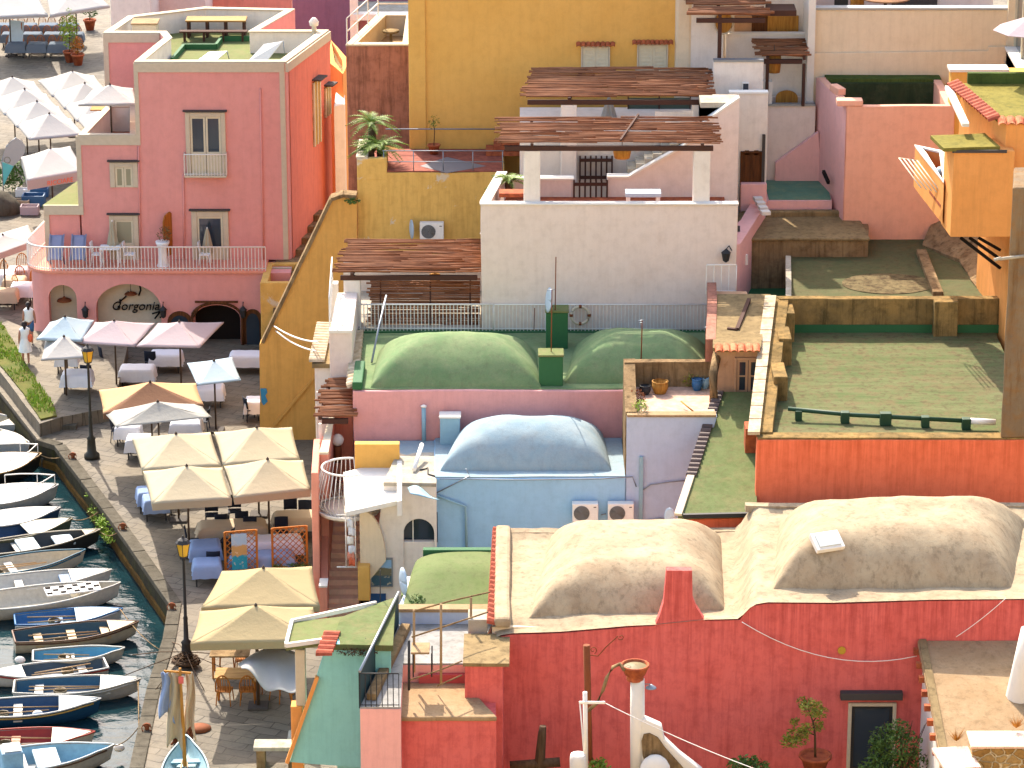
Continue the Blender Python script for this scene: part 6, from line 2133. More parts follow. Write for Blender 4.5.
b = MB(); b.prism([(XX(706, 101, 7), 101.6), (XX(716, 101, 7), 101.6), (XX(716, 107.5, 7), 107.5), (XX(707, 107.5, 7), 107.5)], 0, 8, [q[0].z, q[0].z, q[3].z + .1, q[3].z + .1]); b.build('flank_wall', M['brown'], sm, rough=.03)
win(sm, 734, 762, 357, 392, 101, 'french_window', 'tanwall', 'glass', .08, 1, 1, False, False, 0, 'tanwall')
# debris on the tan roof: angle iron
a, c = V(749, 303, 105.6), V(737, 333, 102.6)
b = MB(); b.bar(a + Vector((0, 0, .12)), c + Vector((0, 0, .12)), .12, .1); b.bar(c + Vector((0, 0, .1)), c + Vector((-.3, .1, .1)), .12, .1)
tag(b.build('angle_beam', M['beam']), 'bent dark beam lying on the small tan roof', 'beam')
railing(sm, [V(706, 294, 107.6), V(736, 294, 107.6)], 1.0, 'metalw', .25, .018, .1)

# ------------------------------------------------------------------ mossy middle roof, tan roof
zm = 8.0
mr = thing('mossy_flat_house', 'low house with a patchy grey green flat roof behind the mossy parapet', 'house', (XX(890, 110, 6), 110, 0))
b = MB(); mp = P(zm, (788, 302), (1010, 302), (1010, 236), (789, 236)); b.prism(mp, 0, zm - .02); b.build('wall', M['stone'], mr)
b = MB(); b.prism([(p[0], p[1]) for p in P(zm, (788.5, 301), (1009, 301), (1009, 237), (790, 237))], zm - .017, zm + .03); b.build('roof', M['mossgreen'], mr, rough=.03, cell=.5)
b = MB()
c0 = G(888, 285, zm)
b.surf(lambda u, v: Vector((c0.x + 1.55 * v * math.cos(u * math.tau), c0.y + 1.2 * v * math.sin(u * math.tau), zm + .05 + .04 * (1 - v))), 28, 5)
b.build('earth_patch', mk('earth', mossroof('earth_patch', 'A8946A', '8C7C58', '4E3828', (1, 2, 1), 0, .8, .5, .5)), mr, rough=.03)
b = MB()
p0, p1 = G(938, 298, zm), G(921, 255, zm)
b.bar(p0 + Vector((0, 0, .12)), p1 + Vector((0, 0, .12)), .35, .2); b.build('roof_rib', M['stone'], mr, bevel=.03)
b = MB(); a = G(790, 302, zm); c = G(789.5, 262, zm); b.bar(a + Vector((-.05, 0, .1)), c + Vector((-.05, 0, .1)), .18, .25); b.build('left_kerb', M['whiteroof'], mr, rough=.02)
tn = thing('tan_roofed_house', 'stone house with a broad tan screed roof left of the pink tower', 'house', (XX(800, 112.3, 5), 112.3, 0))
Ytn = 112.3
zt6 = ZZ(240, Ytn)
ybk = YY(217, zt6)
b = MB(); b.prism([(XX(741, Ytn, zt6), Ytn), (XX(868, Ytn, zt6), Ytn), (XX(868, ybk, zt6), ybk), (XX(741, ybk, zt6), ybk)], 0, zt6 - .02); b.build('wall', M['stone'], tn, rough=.07, cell=.4)
b = MB(); b.prism([(XX(740, Ytn, zt6), Ytn - .08), (XX(870, Ytn, zt6), Ytn - .08), (XX(858, ybk, zt6), ybk), (XX(740, ybk, zt6), ybk)], zt6 - .017, zt6 + .08); b.build('roof', M['tanroof'], tn, bevel=.04, rough=.04, cell=.4)
b = MB(); b.bar((XX(741, ybk, zt6), ybk - .1, zt6 + .15), (XX(858, ybk, zt6), ybk - .1, zt6 + .15), .3, .25); b.bar((XX(743, ybk, zt6), ybk - .1, zt6 + .12), (XX(742, Ytn, zt6), Ytn + .1, zt6 + .12), .35, .2); b.build('roof_kerb', M['tanroof'], tn, bevel=.05, rough=.03, cell=.4)
b = MB()
for k in range(3):
    b.tube(sag(V(780 + k * 22, 214, ybk), V(800 + k * 22, 236, Ytn + .5), .1, 6), .015, 4)
b.build('loose_cables', M['metald'], tn)
# dark nook floor below
b = MB(); b.prism(P(6.9, (738, 300), (790, 300), (790, 288), (738, 288)), 0, 6.9)
tag(b.build('nook_roof', M['greenpaint']), 'dark green strip of roof in the nook under the stone wall', 'roof')
# drain pipe by the pink edge
b = MB(); b.tube([V(738.5, 226, 111.5), V(738.5, 292, 111.5)], .06, 6); tag(b.build('down_pipe', M['slate']), 'dark down pipe on the left edge of the stone house', 'pipe')
b = MB(); b.obox(V(739, 259, 111.2), (.5, .4, .35), .3); tag(b.build('junction_box', M['metalw']), 'small white box on the left edge of the stone house', 'junction box')
# street lamp on white wall right end
t = thing('wall_lamp', 'dark wall lamp at the right end of the broad white wall', 'lamp', V(727, 253, YA - .3))
b = MB(); p = V(726, 255, YA - .25); b.lathe([(.03, -.25), (.1, -.2), (.15, .05), (.17, .08), (.04, .2)], p, 8, False); b.build('lamp_body', M['metald'], t)
b = MB(); b.tube([p + Vector((0, 0, .2)), p + Vector((.1, .05, .3)), p + Vector((.2, .2, .1))], .02, 5); b.build('bracket', M['metald'], t)

# pink wedge wall and small green roof
pw = thing('pink_stair_house', 'pink annex with a little green flat roof between white terrace and pink tower', 'house', (XX(780, 116, 6), 116, 0))
Yk = 115.4
zk = ZZ(201, Yk)
b = MB(); b.prism([(XX(706, 108.9, 7), 108.9), (XX(739, 110, 7), 110), (XX(768, Yk, zk), Yk), (XX(832, Yk, zk), Yk), (XX(826, 118.2, zk), 118.2), (XX(764, 118.2, zk), 118.2), (XX(741, 113, zk), 113)], 0, zk)
b.build('wall', M['pinktower'], pw)
b = MB(); b.prism([(p[0], p[1]) for p in P(zk, (769, 200), (831, 200), (826, 181), (764, 181))], zk - .3, zk + .03); b.build('green_roof', mk('tealroof', mossroof('teal_green_roof', '6E9C84', '7CA88C', 'BFC890', (1, 1, 1), 0, .25, .3, .6)), pw)
b = MB(); b.box(XX(741, 115, 10), XX(767, 115, 10), 115.02, 115.3, 0, ZZ(184, 115.02)); b.build('left_parapet', M['pinktower'], pw, bevel=.03)
b = MB(); b.vprism([(XX(776, 117.9, 10), zk), (XX(776, 117.9, 10), ZZ(164, 117.9)), (XX(818, 117.9, 10), ZZ(133, 117.9)), (XX(822, 117.9, 10), zk)], 118.0, 118.25); b.build('wedge_wall', M['pinktower'], pw)
for k in range(4):
    p = V(758 + k * 2.5, 199 + k * 4.5, 114.6 - k * .6)
    b = MB(); b.obox(p, (.3, .3, .12), .2); b.build('coping_step', M['whitelime'], pw)
# pink tower
Yto = 114.5
zto = ZZ(106, Yto)
tw = thing('pink_tower_house', 'tall salmon pink house with a sunken green walled roof behind the mossy roofs', 'house', (XX(890, Yto, 6), Yto, 0))
lft = G(818, 80, zto); rgt = XX(955, Yto, zto)
ring = [(XX(847, Yto, zto), Yto), (rgt, Yto), (rgt, lft.y + .4), (lft.x, lft.y + .4)]
b = MB(); b.ring(ring, 0, zto, zto - 1.3, .28); b.build('wall', M['salmon'], tw, bevel=.03, rough=.03, cell=.9)
b = MB(); i_ = inset([Vector(p) for p in ring], .2); b.poly([(p.x, p.y, zto - 1.2) for p in i_]); b.build('roof', M['mossgreen'], tw)
b = MB(); b.box(lft.x + .4, rgt - .05, lft.y - .1, lft.y + .05, zto - 1.2, zto - .1); b.build('dark_green_band', mk('netgreen', mossroof('faded_dark_green_paint', '38452C', '2C3826', '565A40', (4, 4, .5), 0, .5, .3, .9)), tw)
b = MB(); b.box(lft.x + .3, rgt, lft.y + .06, lft.y + .7, zto - .3, zto + .02); b.build('green_ledge', mk('hedgegreen', mossroof('green_roof_felt', '4A5A2C', '5A6A34', '3C4A26', (1, 1, 1), 0, .5, .5, .8)), tw, rough=.02)
b = MB()       # pink skin of the left flank
a0, a1 = Vector(ring[0]), Vector(ring[3])
n2 = Vector((-(a1 - a0).y, (a1 - a0).x)).normalized()
n2 = n2 if n2.x < 0 else -n2
b.add([(a0.x + n2.x * .03, a0.y + n2.y * .03, 0), (a1.x + n2.x * .03, a1.y + n2.y * .03, 0), (a1.x + n2.x * .03, a1.y + n2.y * .03, zto), (a0.x + n2.x * .03, a0.y + n2.y * .03, zto)], [(3, 2, 1, 0)]); b.build('flank_render', M['pinktower'], tw, solid=.01)
b = MB(); b.obox((ring[0][0] + .1, Yto + .2, zto + .1), (.9, .5, .2), 0); b.build('parapet_block', M['salmon'], tw, bevel=.03)
b = MB(); b.obox((a0.x * .55 + a1.x * .45 + .15, a0.y * .55 + a1.y * .45, zto + .12), (.3, .8, .25), .3); b.build('parapet_block', M['salmon'], tw, bevel=.03)
b = MB(); p = V(826, 177, 116); b.obox(p, (.1, .7, .12), .2, .35); b.build('vent_slot', M['dark'], tw)
# ------------------------------------------------------------------ cream wall terrace house at the back right
Ycw = 119.2
zcw = ZZ(10, Ycw)
cw = thing('cream_terrace_house', 'long blank cream wall with a furnished terrace on top at the upper right', 'house', (XX(908, Ycw, 12), Ycw, 0))
b = MB(); b.box(XX(812, Ycw, 13), XX(1008, Ycw, 13), Ycw, Ycw + .4, 0, zcw); b.build('wall', M['cream_wall'], cw, bevel=.02, rough=.02)
b = MB(); xs_ = XX(987, Ycw, 13); zst = ZZ(50, Ycw)
b.vprism([(XX(812, Ycw, 13), 0), (XX(1008, Ycw, 13), 0), (XX(1008, Ycw, 13), ZZ(46, Ycw)), (xs_, ZZ(46, Ycw)), (xs_, zst), (XX(812, Ycw, 13), ZZ(52.5, Ycw))], Ycw - .12, Ycw - .004); b.build('lower_course', M['cream_wall'], cw, bevel=.02)
b = MB(); b.box(XX(812, Ycw, 13), XX(1008, Ycw, 13), Ycw - .04, Ycw + .44, zcw + .002, zcw + .08); b.build('coping', M['metalg'], cw)
b = MB(); b.box(XX(812, Ycw, 13), XX(1008, Ycw, 13), Ycw + .4, Ycw + 5, 0, zcw - .9); b.build('terrace_floor', M['terra'], cw)
b = MB(); b.box(XX(812, Ycw, 13), XX(1010, Ycw, 13), Ycw + 5, Ycw + 5.4, 0, zcw + 3); b.build('back_wall', M['whitepink'], cw)
b = MB(); b.box(XX(905, Ycw, 13), XX(952, Ycw, 13), Ycw + 4.9, Ycw + 4.99, zcw - .9, zcw + 1.4); b.build('dark_opening', M['slate'], cw)
p = Vector((XX(884, Ycw + 2, zcw), Ycw + 1.5, zcw - .9))
t = thing('round_table', 'round orange table behind the coping of the cream terrace', 'table', p)
b = MB(); b.lathe([(.9, 1.0), (.95, 1.03), (.9, 1.06), (.01, 1.06)], p, 20); b.build('top', M['reedpale'], t)
b = MB(); b.lathe([(.3, 0), (.06, .1), (.06, 1.0)], p, 10); b.build('pedestal', M['beam'], t)
for px, lab in ((842, 'dark folding chair at the left end of the cream terrace'), (858, 'wooden chair left of the round table on the cream terrace')):
    x = XX(px, Ycw + 1.5, zcw)
    t = thing('terrace_chair', lab, 'chair', (x, Ycw + 1.5, zcw - .9), 'chairs on the cream terrace')
    m = M['metald'] if px == 842 else M['straw']
    b = MB(); b.box(x - .25, x + .25, Ycw + 1.3, Ycw + 1.75, zcw - .45, zcw - .4); b.build('seat', m, t)
    b = MB(); b.box(x - .25, x + .25, Ycw + 1.76, Ycw + 1.8, zcw - .4, zcw + .45); b.build('backrest', m, t)
    for sx in (-.22, .22):
        for sy in (1.33, 1.72):
            b = MB(); b.box(x + sx - .02, x + sx + .02, Ycw + sy - .02, Ycw + sy + .02, zcw - .9, zcw - .45); b.build('leg', m, t)
# glass fronted house at the right edge
gh = thing('glazed_house', 'cream house corner with a tall dark glazed opening at the top right edge', 'house', (XX(1020, 112, 10), 112, 0))
b = MB()
xg = XX(1006, Ycw, 14)
b.prism([(xg, Ycw - .2), (xg + .35, Ycw - .2), (XX(1040, 111, 12), 111), (XX(1040, 119, 12), 119)], 0, ZZ(45, Ycw)); b.build('base_wall', M['cream_wall'], gh)
b = MB(); b.box(xg, xg + .28, Ycw - .25, Ycw + .1, ZZ(45, Ycw) + .002, 19); b.build('pier', M['cream_wall'], gh)
b = MB(); b.add([(xg + .3, Ycw - .3, ZZ(45, Ycw)), (XX(1040, 111, 12) + .02, 111.0, ZZ(45, Ycw)), (XX(1040, 111, 12) + .02, 111.0, 19), (xg + .3, Ycw - .3, 19)], [(0, 1, 2, 3)]); b.build('glazing', M['glass'], gh, solid=.04)
for k in range(4):
    f = k / 4
    b = MB(); x_, y_ = xg + .28 + (XX(1040, 111, 12) - xg - .26) * f, Ycw - .34 + (111 - Ycw + .3) * f
    b.box(x_ - .05, x_ + .05, y_ - .06, y_ + .06, ZZ(45, Ycw), 19); b.build('mullion', M['cdoor'], gh)
b = MB(); b.bar((xg + .1, Ycw - .4, ZZ(45, Ycw)), (XX(1040, 111, 12) - .1, 110.9, ZZ(45, Ycw)), .4, .08); b.build('sill', M['whitelime'], gh)
# half parasol at the right edge
p = V(1031, 30, 109.5)
t = thing('white_parasol', 'white parasol whose left tip shows at the right edge before the glazed house', 'parasol', (p.x, p.y, p.z - 2.2))
b = MB(); n = 8
vs = [p + Vector((0, 0, .5))] + [p + Vector((1.25 * math.cos(k * math.tau / n), 1.25 * math.sin(k * math.tau / n), 0)) for k in range(n)]
b.add(vs, [(0, 1 + k, 1 + (k + 1) % n) for k in range(n)]); b.build('canopy', M['mu'], t, solid=.015)
b = MB(); b.tube([p - Vector((0, 0, 2.2)), p + Vector((0, 0, .55))], .03, 6); b.build('pole', M['metalw'], t)
# orange balcony house at the right edge
Yb1 = 103.9
ob = thing('orange_balcony_house', 'orange house with mossy flat roofs and a jutting box balcony at the right edge', 'house', (XX(990, Yb1, 8), Yb1, 0))
zb1 = ZZ(124, Yb1)
b = MB(); b.prism([(XX(998, Yb1, 9), Yb1), (XX(1050, Yb1, 9), Yb1), (XX(1050, 109, 13), YY(87, zb1)), (XX(958, 109, 13), YY(87, zb1))], ZZ(236, Yb1), zb1)
b.prism([(XX(1004, 105, 8), 104.4), (XX(1050, 105, 8), 104.4), (XX(1050, 109, 8), YY(87, zb1) - .1), (XX(975, 109, 8), YY(87, zb1) - .1)], 0, ZZ(236, Yb1) - .01); b.build('wall', M['orangehouse'], ob, rough=.03)
zb0_ = zb1
q = P(zb1, (997, 122), (1050, 122), (1050, 86), (955, 86))
b = MB(); b.prism(q, zb1 + .003, zb1 + .1); b.build('roof', mk('yroof', mossroof('yellowed_moss_roof', 'A89A48', 'B8A854', '7C7C3C', (1, 1, 1), 0, .5, .4, .45)), ob, rough=.02)
b = MB(); b.box(q[3][0] + .4, q[2][0], q[3][1] - .1, q[3][1] + .1, zb1 + .1, zb1 + .45); b.build('roof_kerb', M['hedgegreen'], ob)
b = MB(); tilerow(b, (q[0][0], q[0][1] - .02, zb1 + .1), (q[3][0], q[3][1], zb1 + .1), .32, None, (-1, 0, -.35), .4); b.build('tile_edge', M['redtile'], ob, solid=.02)
b = MB(); tilerow(b, (q[0][0], q[0][1] - .05, zb1 + .06), (q[1][0], q[1][1] - .05, zb1 + .06), .3, None, (0, -1, -.35), .4); b.build('front_tiles', M['tile'], ob, solid=.02)
b = MB(); b.bar((q[0][0] - .9, q[0][1] + .6, zb1 - .25), (q[3][0] - .25, q[3][1] - .2, zb1 + .0), .22, .12); b.build('white_fascia', M['whitelime'], ob)
# upper back wall of the orange house with green shutter window
zo2 = ZZ(69, 115)
b = MB(); b.box(XX(949, 114.6, 12), XX(1050, 114.6, 12), 114.6, 115.2, 0, zo2); b.build('rear_wall', M['ochre'], ob)
b = MB(); b.box(XX(947, 114.6, 12), XX(1006, 114.6, 12), 114.5, 115.25, zo2 + .003, zo2 + .1); b.build('rear_coping', M['whitelime'], ob)
x0, x1, z0, z1 = front_rect(970, 1000, 75, 84, 114.6)
b = MB(); b.box(x0, x1, 114.52, 114.59, z0 - .2, z1); o = b.build('window', M['hedgegreen'], ob)
b = MB()
for k in range(8): b.box(x0 + (x1 - x0) * k / 7 - .015, x0 + (x1 - x0) * k / 7 + .015, 114.47, 114.515, z0 - .2, z1)
b.build('bars', M['metald'], o)
# box room jutting out
Yx = 103.4
zx1, zx0 = ZZ(151, Yx), ZZ(237, Yx)
b = MB(); b.prism([(XX(946, Yx, 8), Yx), (XX(1006, Yx, 8), Yx), (XX(996, 106, 8), YY(138, zx1)), (XX(933, 106, 8), YY(139, zx1))], zx0, zx1); b.build('box_room', M['orangehouse'], ob, bevel=.02, rough=.015)
b = MB(); b.prism(P(zx1, (943, 152), (1000, 150), (985, 137), (930, 139)), zx1 + .003, zx1 + .12); b.build('box_roof', M['yroof'], ob, rough=.02)
b = MB(); b.box(XX(946, Yx, 8) - .05, XX(998, Yx, 8), Yx - .06, Yx - .004, zx1 - .05, zx1 + .04); b.build('box_eave', M['slate'], ob)
b = MB(); p = V(951, 172, Yx + .3); b.box(XX(944, Yx + .6, 8) - .03, XX(944, Yx + .6, 8) + .2, Yx + .5, Yx + .9, ZZ(182, Yx), ZZ(158, Yx)); b.build('side_window', M['whitelime'], ob)
# open balcony tray to the left
zy = ZZ(170, 106)
b = MB(); b.ring([(XX(944, 104.4, zy), 104.4), (XX(946, 108, zy), 108.2), (XX(915, 109, zy), 109), (XX(920, 108.2, zy), 108.0)], zy - 1.35, zy, zy - .9, .16); b.build('balcony_tray', M['orangehouse'], ob)
b = MB(); b.ring([(XX(943.5, 104.4, zy), 104.35), (XX(946, 108, zy), 108.2), (XX(914.5, 109, zy), 109.05), (XX(919.5, 108.2, zy), 107.98)], zy + .002, zy + .06, zy + .002, .2); b.build('tray_coping', M['whitelime'], ob)
b = MB(); b.prism([(XX(942, 104.6, zy), 104.7), (XX(944, 108, zy), 108), (XX(917, 108.8, zy), 108.8), (XX(921, 108, zy), 108)], zy - .9, zy - .8); b.build('tray_floor', M['terra'], ob)
b = MB()
for k in range(5):
    p = V(899 + k * 4.5, 158 + k * .6, 107.6 - k * .1); q_ = V(921 + k * 5.2, 188 + k * 1.4, 104.9)
    b.tube([p, q_], .022, 5)
b.tube([V(899, 158, 107.6), V(917, 160.5, 107.2)], .022, 5)
t = thing('drying_rack', 'slanting rods of a wall drying rack jutting from the orange balcony', 'drying rack', V(915, 175, 106.2))
b.build('rods', M['cream_trim'], t)
b = MB(); b.tube(sag(V(936, 178, 106.4), V(943, 176, 106.2), -.15, 6), .2, 7); tag(b.build('towel', M['bluepipe']), 'blue bundled towel on the orange balcony', 'towel')
# struts and rubble below the box room
b = MB()
for k in range(3): b.bar(V(961 + k * 9, 238, Yx + .5 + k * .3), V(1000, 268 - k * 9, Yx + 1.6), .09)
b.build('strut', M['dark'], ob)
b = MB(); b.prism(P(8.05, (922, 246), (960, 262), (985, 300), (1010, 300), (1010, 225), (948, 225)), 7.5, 8.6, [8.1, 8.1, 8.1, 8.4, 9.6, 9.4]); tag(b.build('rubble_bank', M['stone'], rough=.15, cell=.5), 'rough earth and rubble bank under the orange box room', 'rubble')

# ------------------------------------------------------------------ white stepped houses top centre right
ws = thing('white_stepped_house', 'tall white stepped house with reed shaded loggias right of the ochre house', 'house', (XX(760, 117, 10), 117, 0))
Yw1 = 116.6
b = MB(); b.box(XX(713, Yw1, 13), XX(763, Yw1, 13), Yw1, Yw1 + .3, 0, ZZ(62, Yw1)); b.box(XX(763, 120, 13), XX(812, 120, 13), 120, 120.3, 0, ZZ(62, 120)); b.build('front_wall', M['white'], ws, bevel=.02)
b = MB(); b.box(XX(713, Yw1, 13), XX(763, Yw1, 13), Yw1 - .03, Yw1 + .33, ZZ(62, Yw1) + .002, ZZ(61, Yw1) + .03); b.build('front_coping', M['metalg'], ws)
b = MB(); b.box(XX(726, 120, 13), XX(806, 120, 13), 120.35, 120.6, 8, ZZ(34.5, 120.4)); b.build('loggia_parapet', M['white'], ws, bevel=.02)
b = MB(); b.box(XX(726, 120, 13), XX(806, 120, 13), 120.31, 120.64, ZZ(34.5, 120.4) + .002, ZZ(33, 120.4)); b.build('parapet_coping', M['whitelime'], ws)
b = MB(); b.box(XX(690, Yw1 + 3.6, 13), XX(722, Yw1 + 3.6, 13), Yw1 + 3.2, Yw1 + 3.6, 0, 19); b.build('left_wall', M['white'], ws)
b = MB(); b.box(XX(720, Yw1 + 5, 13), XX(812, Yw1 + 5, 13), Yw1 + 4.6, Yw1 + 5, 0, 19); b.build('back_wall', M['white'], ws)
for a, c, mt in ((735, 752, 'tanwall'), (752, 768, 'wdoor'), (768, 799, 'straw')):
    b = MB(); b.box(XX(a, Yw1 + 4.5, 15), XX(c, Yw1 + 4.5, 15), Yw1 + 4.45, Yw1 + 4.59, 10, ZZ(16, Yw1 + 4.5)); b.build('wall_panel', M[mt], ws)
x, z = XX(724, Yw1 + 3.1, 15), ZZ(22, Yw1 + 3.1)
t = thing('woven_disc', 'big round woven tray hung on the white wall under the top reed roof', 'wall tray', (x, Yw1 + 3.1, z))
b = MB(); b.vprism([(x + .32 * math.cos(k * math.tau / 20), z + .42 * math.sin(k * math.tau / 20)) for k in range(20)], Yw1 + 3.1, Yw1 + 3.17); b.build('disc', M['straw'], t)
b = MB(); b.tube([(x + .33 * math.cos(k * math.tau / 20), Yw1 + 3.09, z + .43 * math.sin(k * math.tau / 20)) for k in range(21)], .03, 5, cap=False); b.build('rim', M['cream_trim'], t)
zz4 = ZZ(14.5, Yw1 + .8)
pergola('reed_pergola', 'topmost reed roof on a dark post cut by the top edge of the frame', XX(692, 117.4, 15), XX(768, 117.4, 15), Yw1 + .8, Yw1 + 4.2, zz4, zz4 + .35, [XX(720, 117.4, 15)], ZZ(61, 117.4), n=32, gaps=.03, postw=.14, post_mat='beam')
b = MB(); b.box(XX(768, 118, 15), XX(797, 118, 15), 118.3, 119.4, ZZ(16, 118.3), ZZ(10.5, 118.3)); tag(b.build('dark_eave', M['beam']), 'flat dark wooden eave right of the topmost reed roof', 'eave')
# right-hand balcony with the small reed roof
Yq2 = 115.2
zq2 = ZZ(106, Yq2)
bq = thing('white_loggia_house', 'white block with a small loggia under a short reed roof before the pink wedge wall', 'house', (XX(790, Yq2, 10), Yq2, 0))
b = MB(); b.ring([(XX(763, 118.3, 11), 118.3), (XX(815, 118.3, 11), 118.3), (XX(815, 118.3, 11), 119.9), (XX(763, 118.3, 11), 119.9)], 0, ZZ(106, 118.3), ZZ(106, 118.3) - 1, .2); b.build('wall', M['whitepink'], bq, bevel=.02)
b = MB(); b.box(XX(762, 117.9, 11), XX(815.5, 117.9, 11), 118.25, 118.52, ZZ(106, 118.3) + .002, ZZ(106, 118.3) + .07); b.build('coping', M['metalg'], bq)
b = MB(); b.box(XX(763, 117.9, 11), XX(815, 117.9, 11), 118.4, 119.8, 8, ZZ(106, 118.3) - .9); b.build('floor', M['terra'], bq)
b = MB(); b.box(XX(763, 117.9, 11), XX(772, 117.9, 11), 118.31, 118.7, ZZ(106, 118.3) + .075, ZZ(82, 118.3)); b.build('pier', M['whitelime'], bq)
x, z = XX(787, 119, 11), ZZ(104, 119)
t = thing('wicker_chair', 'round backed orange wicker chair in the small loggia', 'chair', (x, 119.2, z - .5))
b = MB(); b.vprism([(x - .4, z - .1)] + arc(x, z + .12, .4, math.pi, 0, 10, .28) + [(x + .4, z - .1)], 119.4, 119.46); b.build('backrest', M['straw'], t)
b = MB(); b.box(x - .38, x + .38, 118.9, 119.4, z - .2, z - .12); b.build('seat', M['straw'], t)
z5 = ZZ(55, 118.3)
p5 = pergola('reed_pergola', 'short reed roof on two thin dark posts over the small loggia', XX(763, 116.4, 13), XX(809, 116.4, 13), 118.2, 119.9, z5, z5 + .2, [XX(771, 116.4, 13), XX(808, 116.4, 13)], ZZ(106, 118.3), n=24, gaps=.02, postw=.12, post_mat='beam')
straw_lamp(773, 64, 118.6, .26, .6, 'tall woven straw lamp under the short reed roof')
b = MB(); b.box(XX(806, 119, 12), XX(813, 119, 12), 118.9, 124, 0, 19); tag(b.build('white_fin_wall', M['whitelime']), 'narrow white fin wall between the stepped white house and the cream wall', 'wall')
x0, x1, z0, z1 = front_rect(742, 749, 82, 93, Yw1)
t = thing('small_window', 'small grey blue window box on the white stair wall', 'window', (x0, Yw1 - .1, z0))
b = MB(); b.box(x0, x1, Yw1 - .12, Yw1 - .004, z0, z1); b.build('frame', M['metalw'], t, bevel=.01)
b = MB(); b.box(x0 + .03, x1 - .03, Yw1 - .14, Yw1 - .122, z0 + .12, z1 - .03); b.build('pane', M['glass'], t)
# ------------------------------------------------------------------ parasols
tint('bronze', '4A3A2C', rough=.5)
def canopy(corners, apex, val=.2, sagk=.045, b=None, half=None):
    """four sagging panels from apex to the hem, plus the valance strip"""
    b = b or MB()
    for i in range(4):
        p, q = corners[i], corners[(i + 1) % 4]
        b.cur = 0 if half is None else half[i]
        def fn(u, v):
            e = p.lerp(q, u)
            e = Vector((e.x, e.y, e.z - 0)) + (apex - e) * (.02 * math.sin(u * math.pi))
            w_ = apex.lerp(e, v)
            return w_ - Vector((0, 0, sagk * math.sin(u * math.pi) * v * (1.1 - .6 * v) + .03 * math.sin(v * math.pi)))
        b.surf(fn, 10, 10, True)
        if val:
            hem = [fn(k / 10, 1) for k in range(11)]
            c_ = (corners[0] + corners[1] + corners[2] + corners[3]) / 4
            lo = [h - Vector((0, 0, val)) - (h - c_).normalized() * .02 for h in hem]
            o = len(b.v)
            b.add(hem + lo, [(k, k + 1, 12 + k, 11 + k) for k in range(10)], False)
    b.cur = 0
    return b
def parasol(name, label, px4, zh, rise, mat, floor=0.0, val=.2, group='square parasols over the restaurant tables', pole='bronze', prad=.035, half=None, name2='parasol', knob=True, pole_dx=(0, 0)):
    cs = [G(a, c, zh) for a, c in px4]
    ctr = sum(cs, Vector()) / 4
    t = thing(name, label, 'parasol', (ctr.x, ctr.y, floor), group)
    ap = ctr + Vector((0, 0, rise))
    canopy(cs, ap, val, half=half).build('canopy', [M[m] for m in mat] if isinstance(mat, (tuple, list)) else M[mat], t, solid=.008)
    b = MB(); b.tube([(ctr.x, ctr.y, floor), (ctr.x, ctr.y, zh + rise - .02)], prad, 8); b.build('pole', M[pole], t)
    b = MB()
    for c in cs:
        b.bar(ap.lerp(c, .04) - Vector((0, 0, .05)), ap.lerp(c, .98) - Vector((0, 0, .04)), .025)
        b.bar(Vector((ctr.x, ctr.y, zh - .25)), ap.lerp(c, .5) - Vector((0, 0, .05)), .02)
    b.build('ribs', M[pole], t)
    b = MB(); b.lathe([(.05, -.03), (.05, .02), (.025, .04), (.01, .07)], ap, 8); b.build('finial', M['bronze'], t)
    b = MB(); b.box(ctr.x - .3, ctr.x + .3, ctr.y - .3, ctr.y + .3, floor, floor + .08); b.build('base', M['slate'], t, bevel=.02)
    return t
gb = 'cream parasols in a square block by the quay'
parasol('parasol', 'cream parasol, back left of the block of four by the quay', [(132, 437), (210.5, 432), (221.5, 465.5), (142, 470)], 2.5, .62, 'cu', group=gb)
parasol('parasol', 'cream parasol, back right of the block of four beside the ochre wall', [(214, 432), (292, 427), (300, 459), (223, 465)], 2.52, .66, 'cu', group=gb)
parasol('parasol', 'cream parasol, front left of the block of four by the quay', [(143, 471), (222, 467.5), (232, 499), (152, 504)], 2.5, .68, 'cu', group=gb, val=.24)
parasol('parasol', 'cream parasol, front right of the block of four beside the salmon stair', [(224, 466), (303, 460), (311, 490), (234, 498)], 2.52, .68, 'cu', group=gb, val=.24)
gy = 'yellow parasols by the turquoise house'
parasol('parasol', 'rear yellow parasol above the lattice screen', [(222, 571), (312, 566), (320, 606), (201, 608)], 2.6, .65, 'yu', group=gy)
parasol('parasol', 'front yellow parasol over the bentwood chairs', [(200, 611), (313, 607), (322, 641), (190, 644)], 2.6, .65, 'yu', group=gy, val=.22, prad=.05)
gp_ = 'parasols before the pink house'
parasol('parasol', 'peach and brown striped parasol behind the pale grey one', [(99, 390), (196, 383), (204, 405), (103, 414)], 2.45, .6, ('pu', 'pbrown') if mk('pbrown', cloth('brown_canvas', '7E5E4A', .15)) else 0, group=gp_, half=(1, 0, 1, 0))
parasol('parasol', 'pale grey parasol directly in front of the peach one', [(103, 412), (201, 404), (212, 417), (116, 427)], 2.42, .5, 'gu' if mk('gu', cloth('pale_grey_canvas', 'AEABA2', .2)) else 0, group=gp_, val=.0)
parasol('parasol', 'left mauve parasol under the scripted sign', [(95, 322), (155, 323), (135, 346), (73, 342)], 2.5, .5, 'mu', group=gp_, val=.05)
parasol('parasol', 'right mauve parasol before the dark arched doorway', [(158, 323), (224, 322), (200, 347), (136, 346)], 2.5, .5, 'mu', group=gp_, val=.05)
parasol('parasol', 'pale blue parasol at the left end before the small cream arch', [(50, 322), (94, 320), (82, 341), (36, 339)], 2.6, .55, 'bu', group=gp_, val=.05)
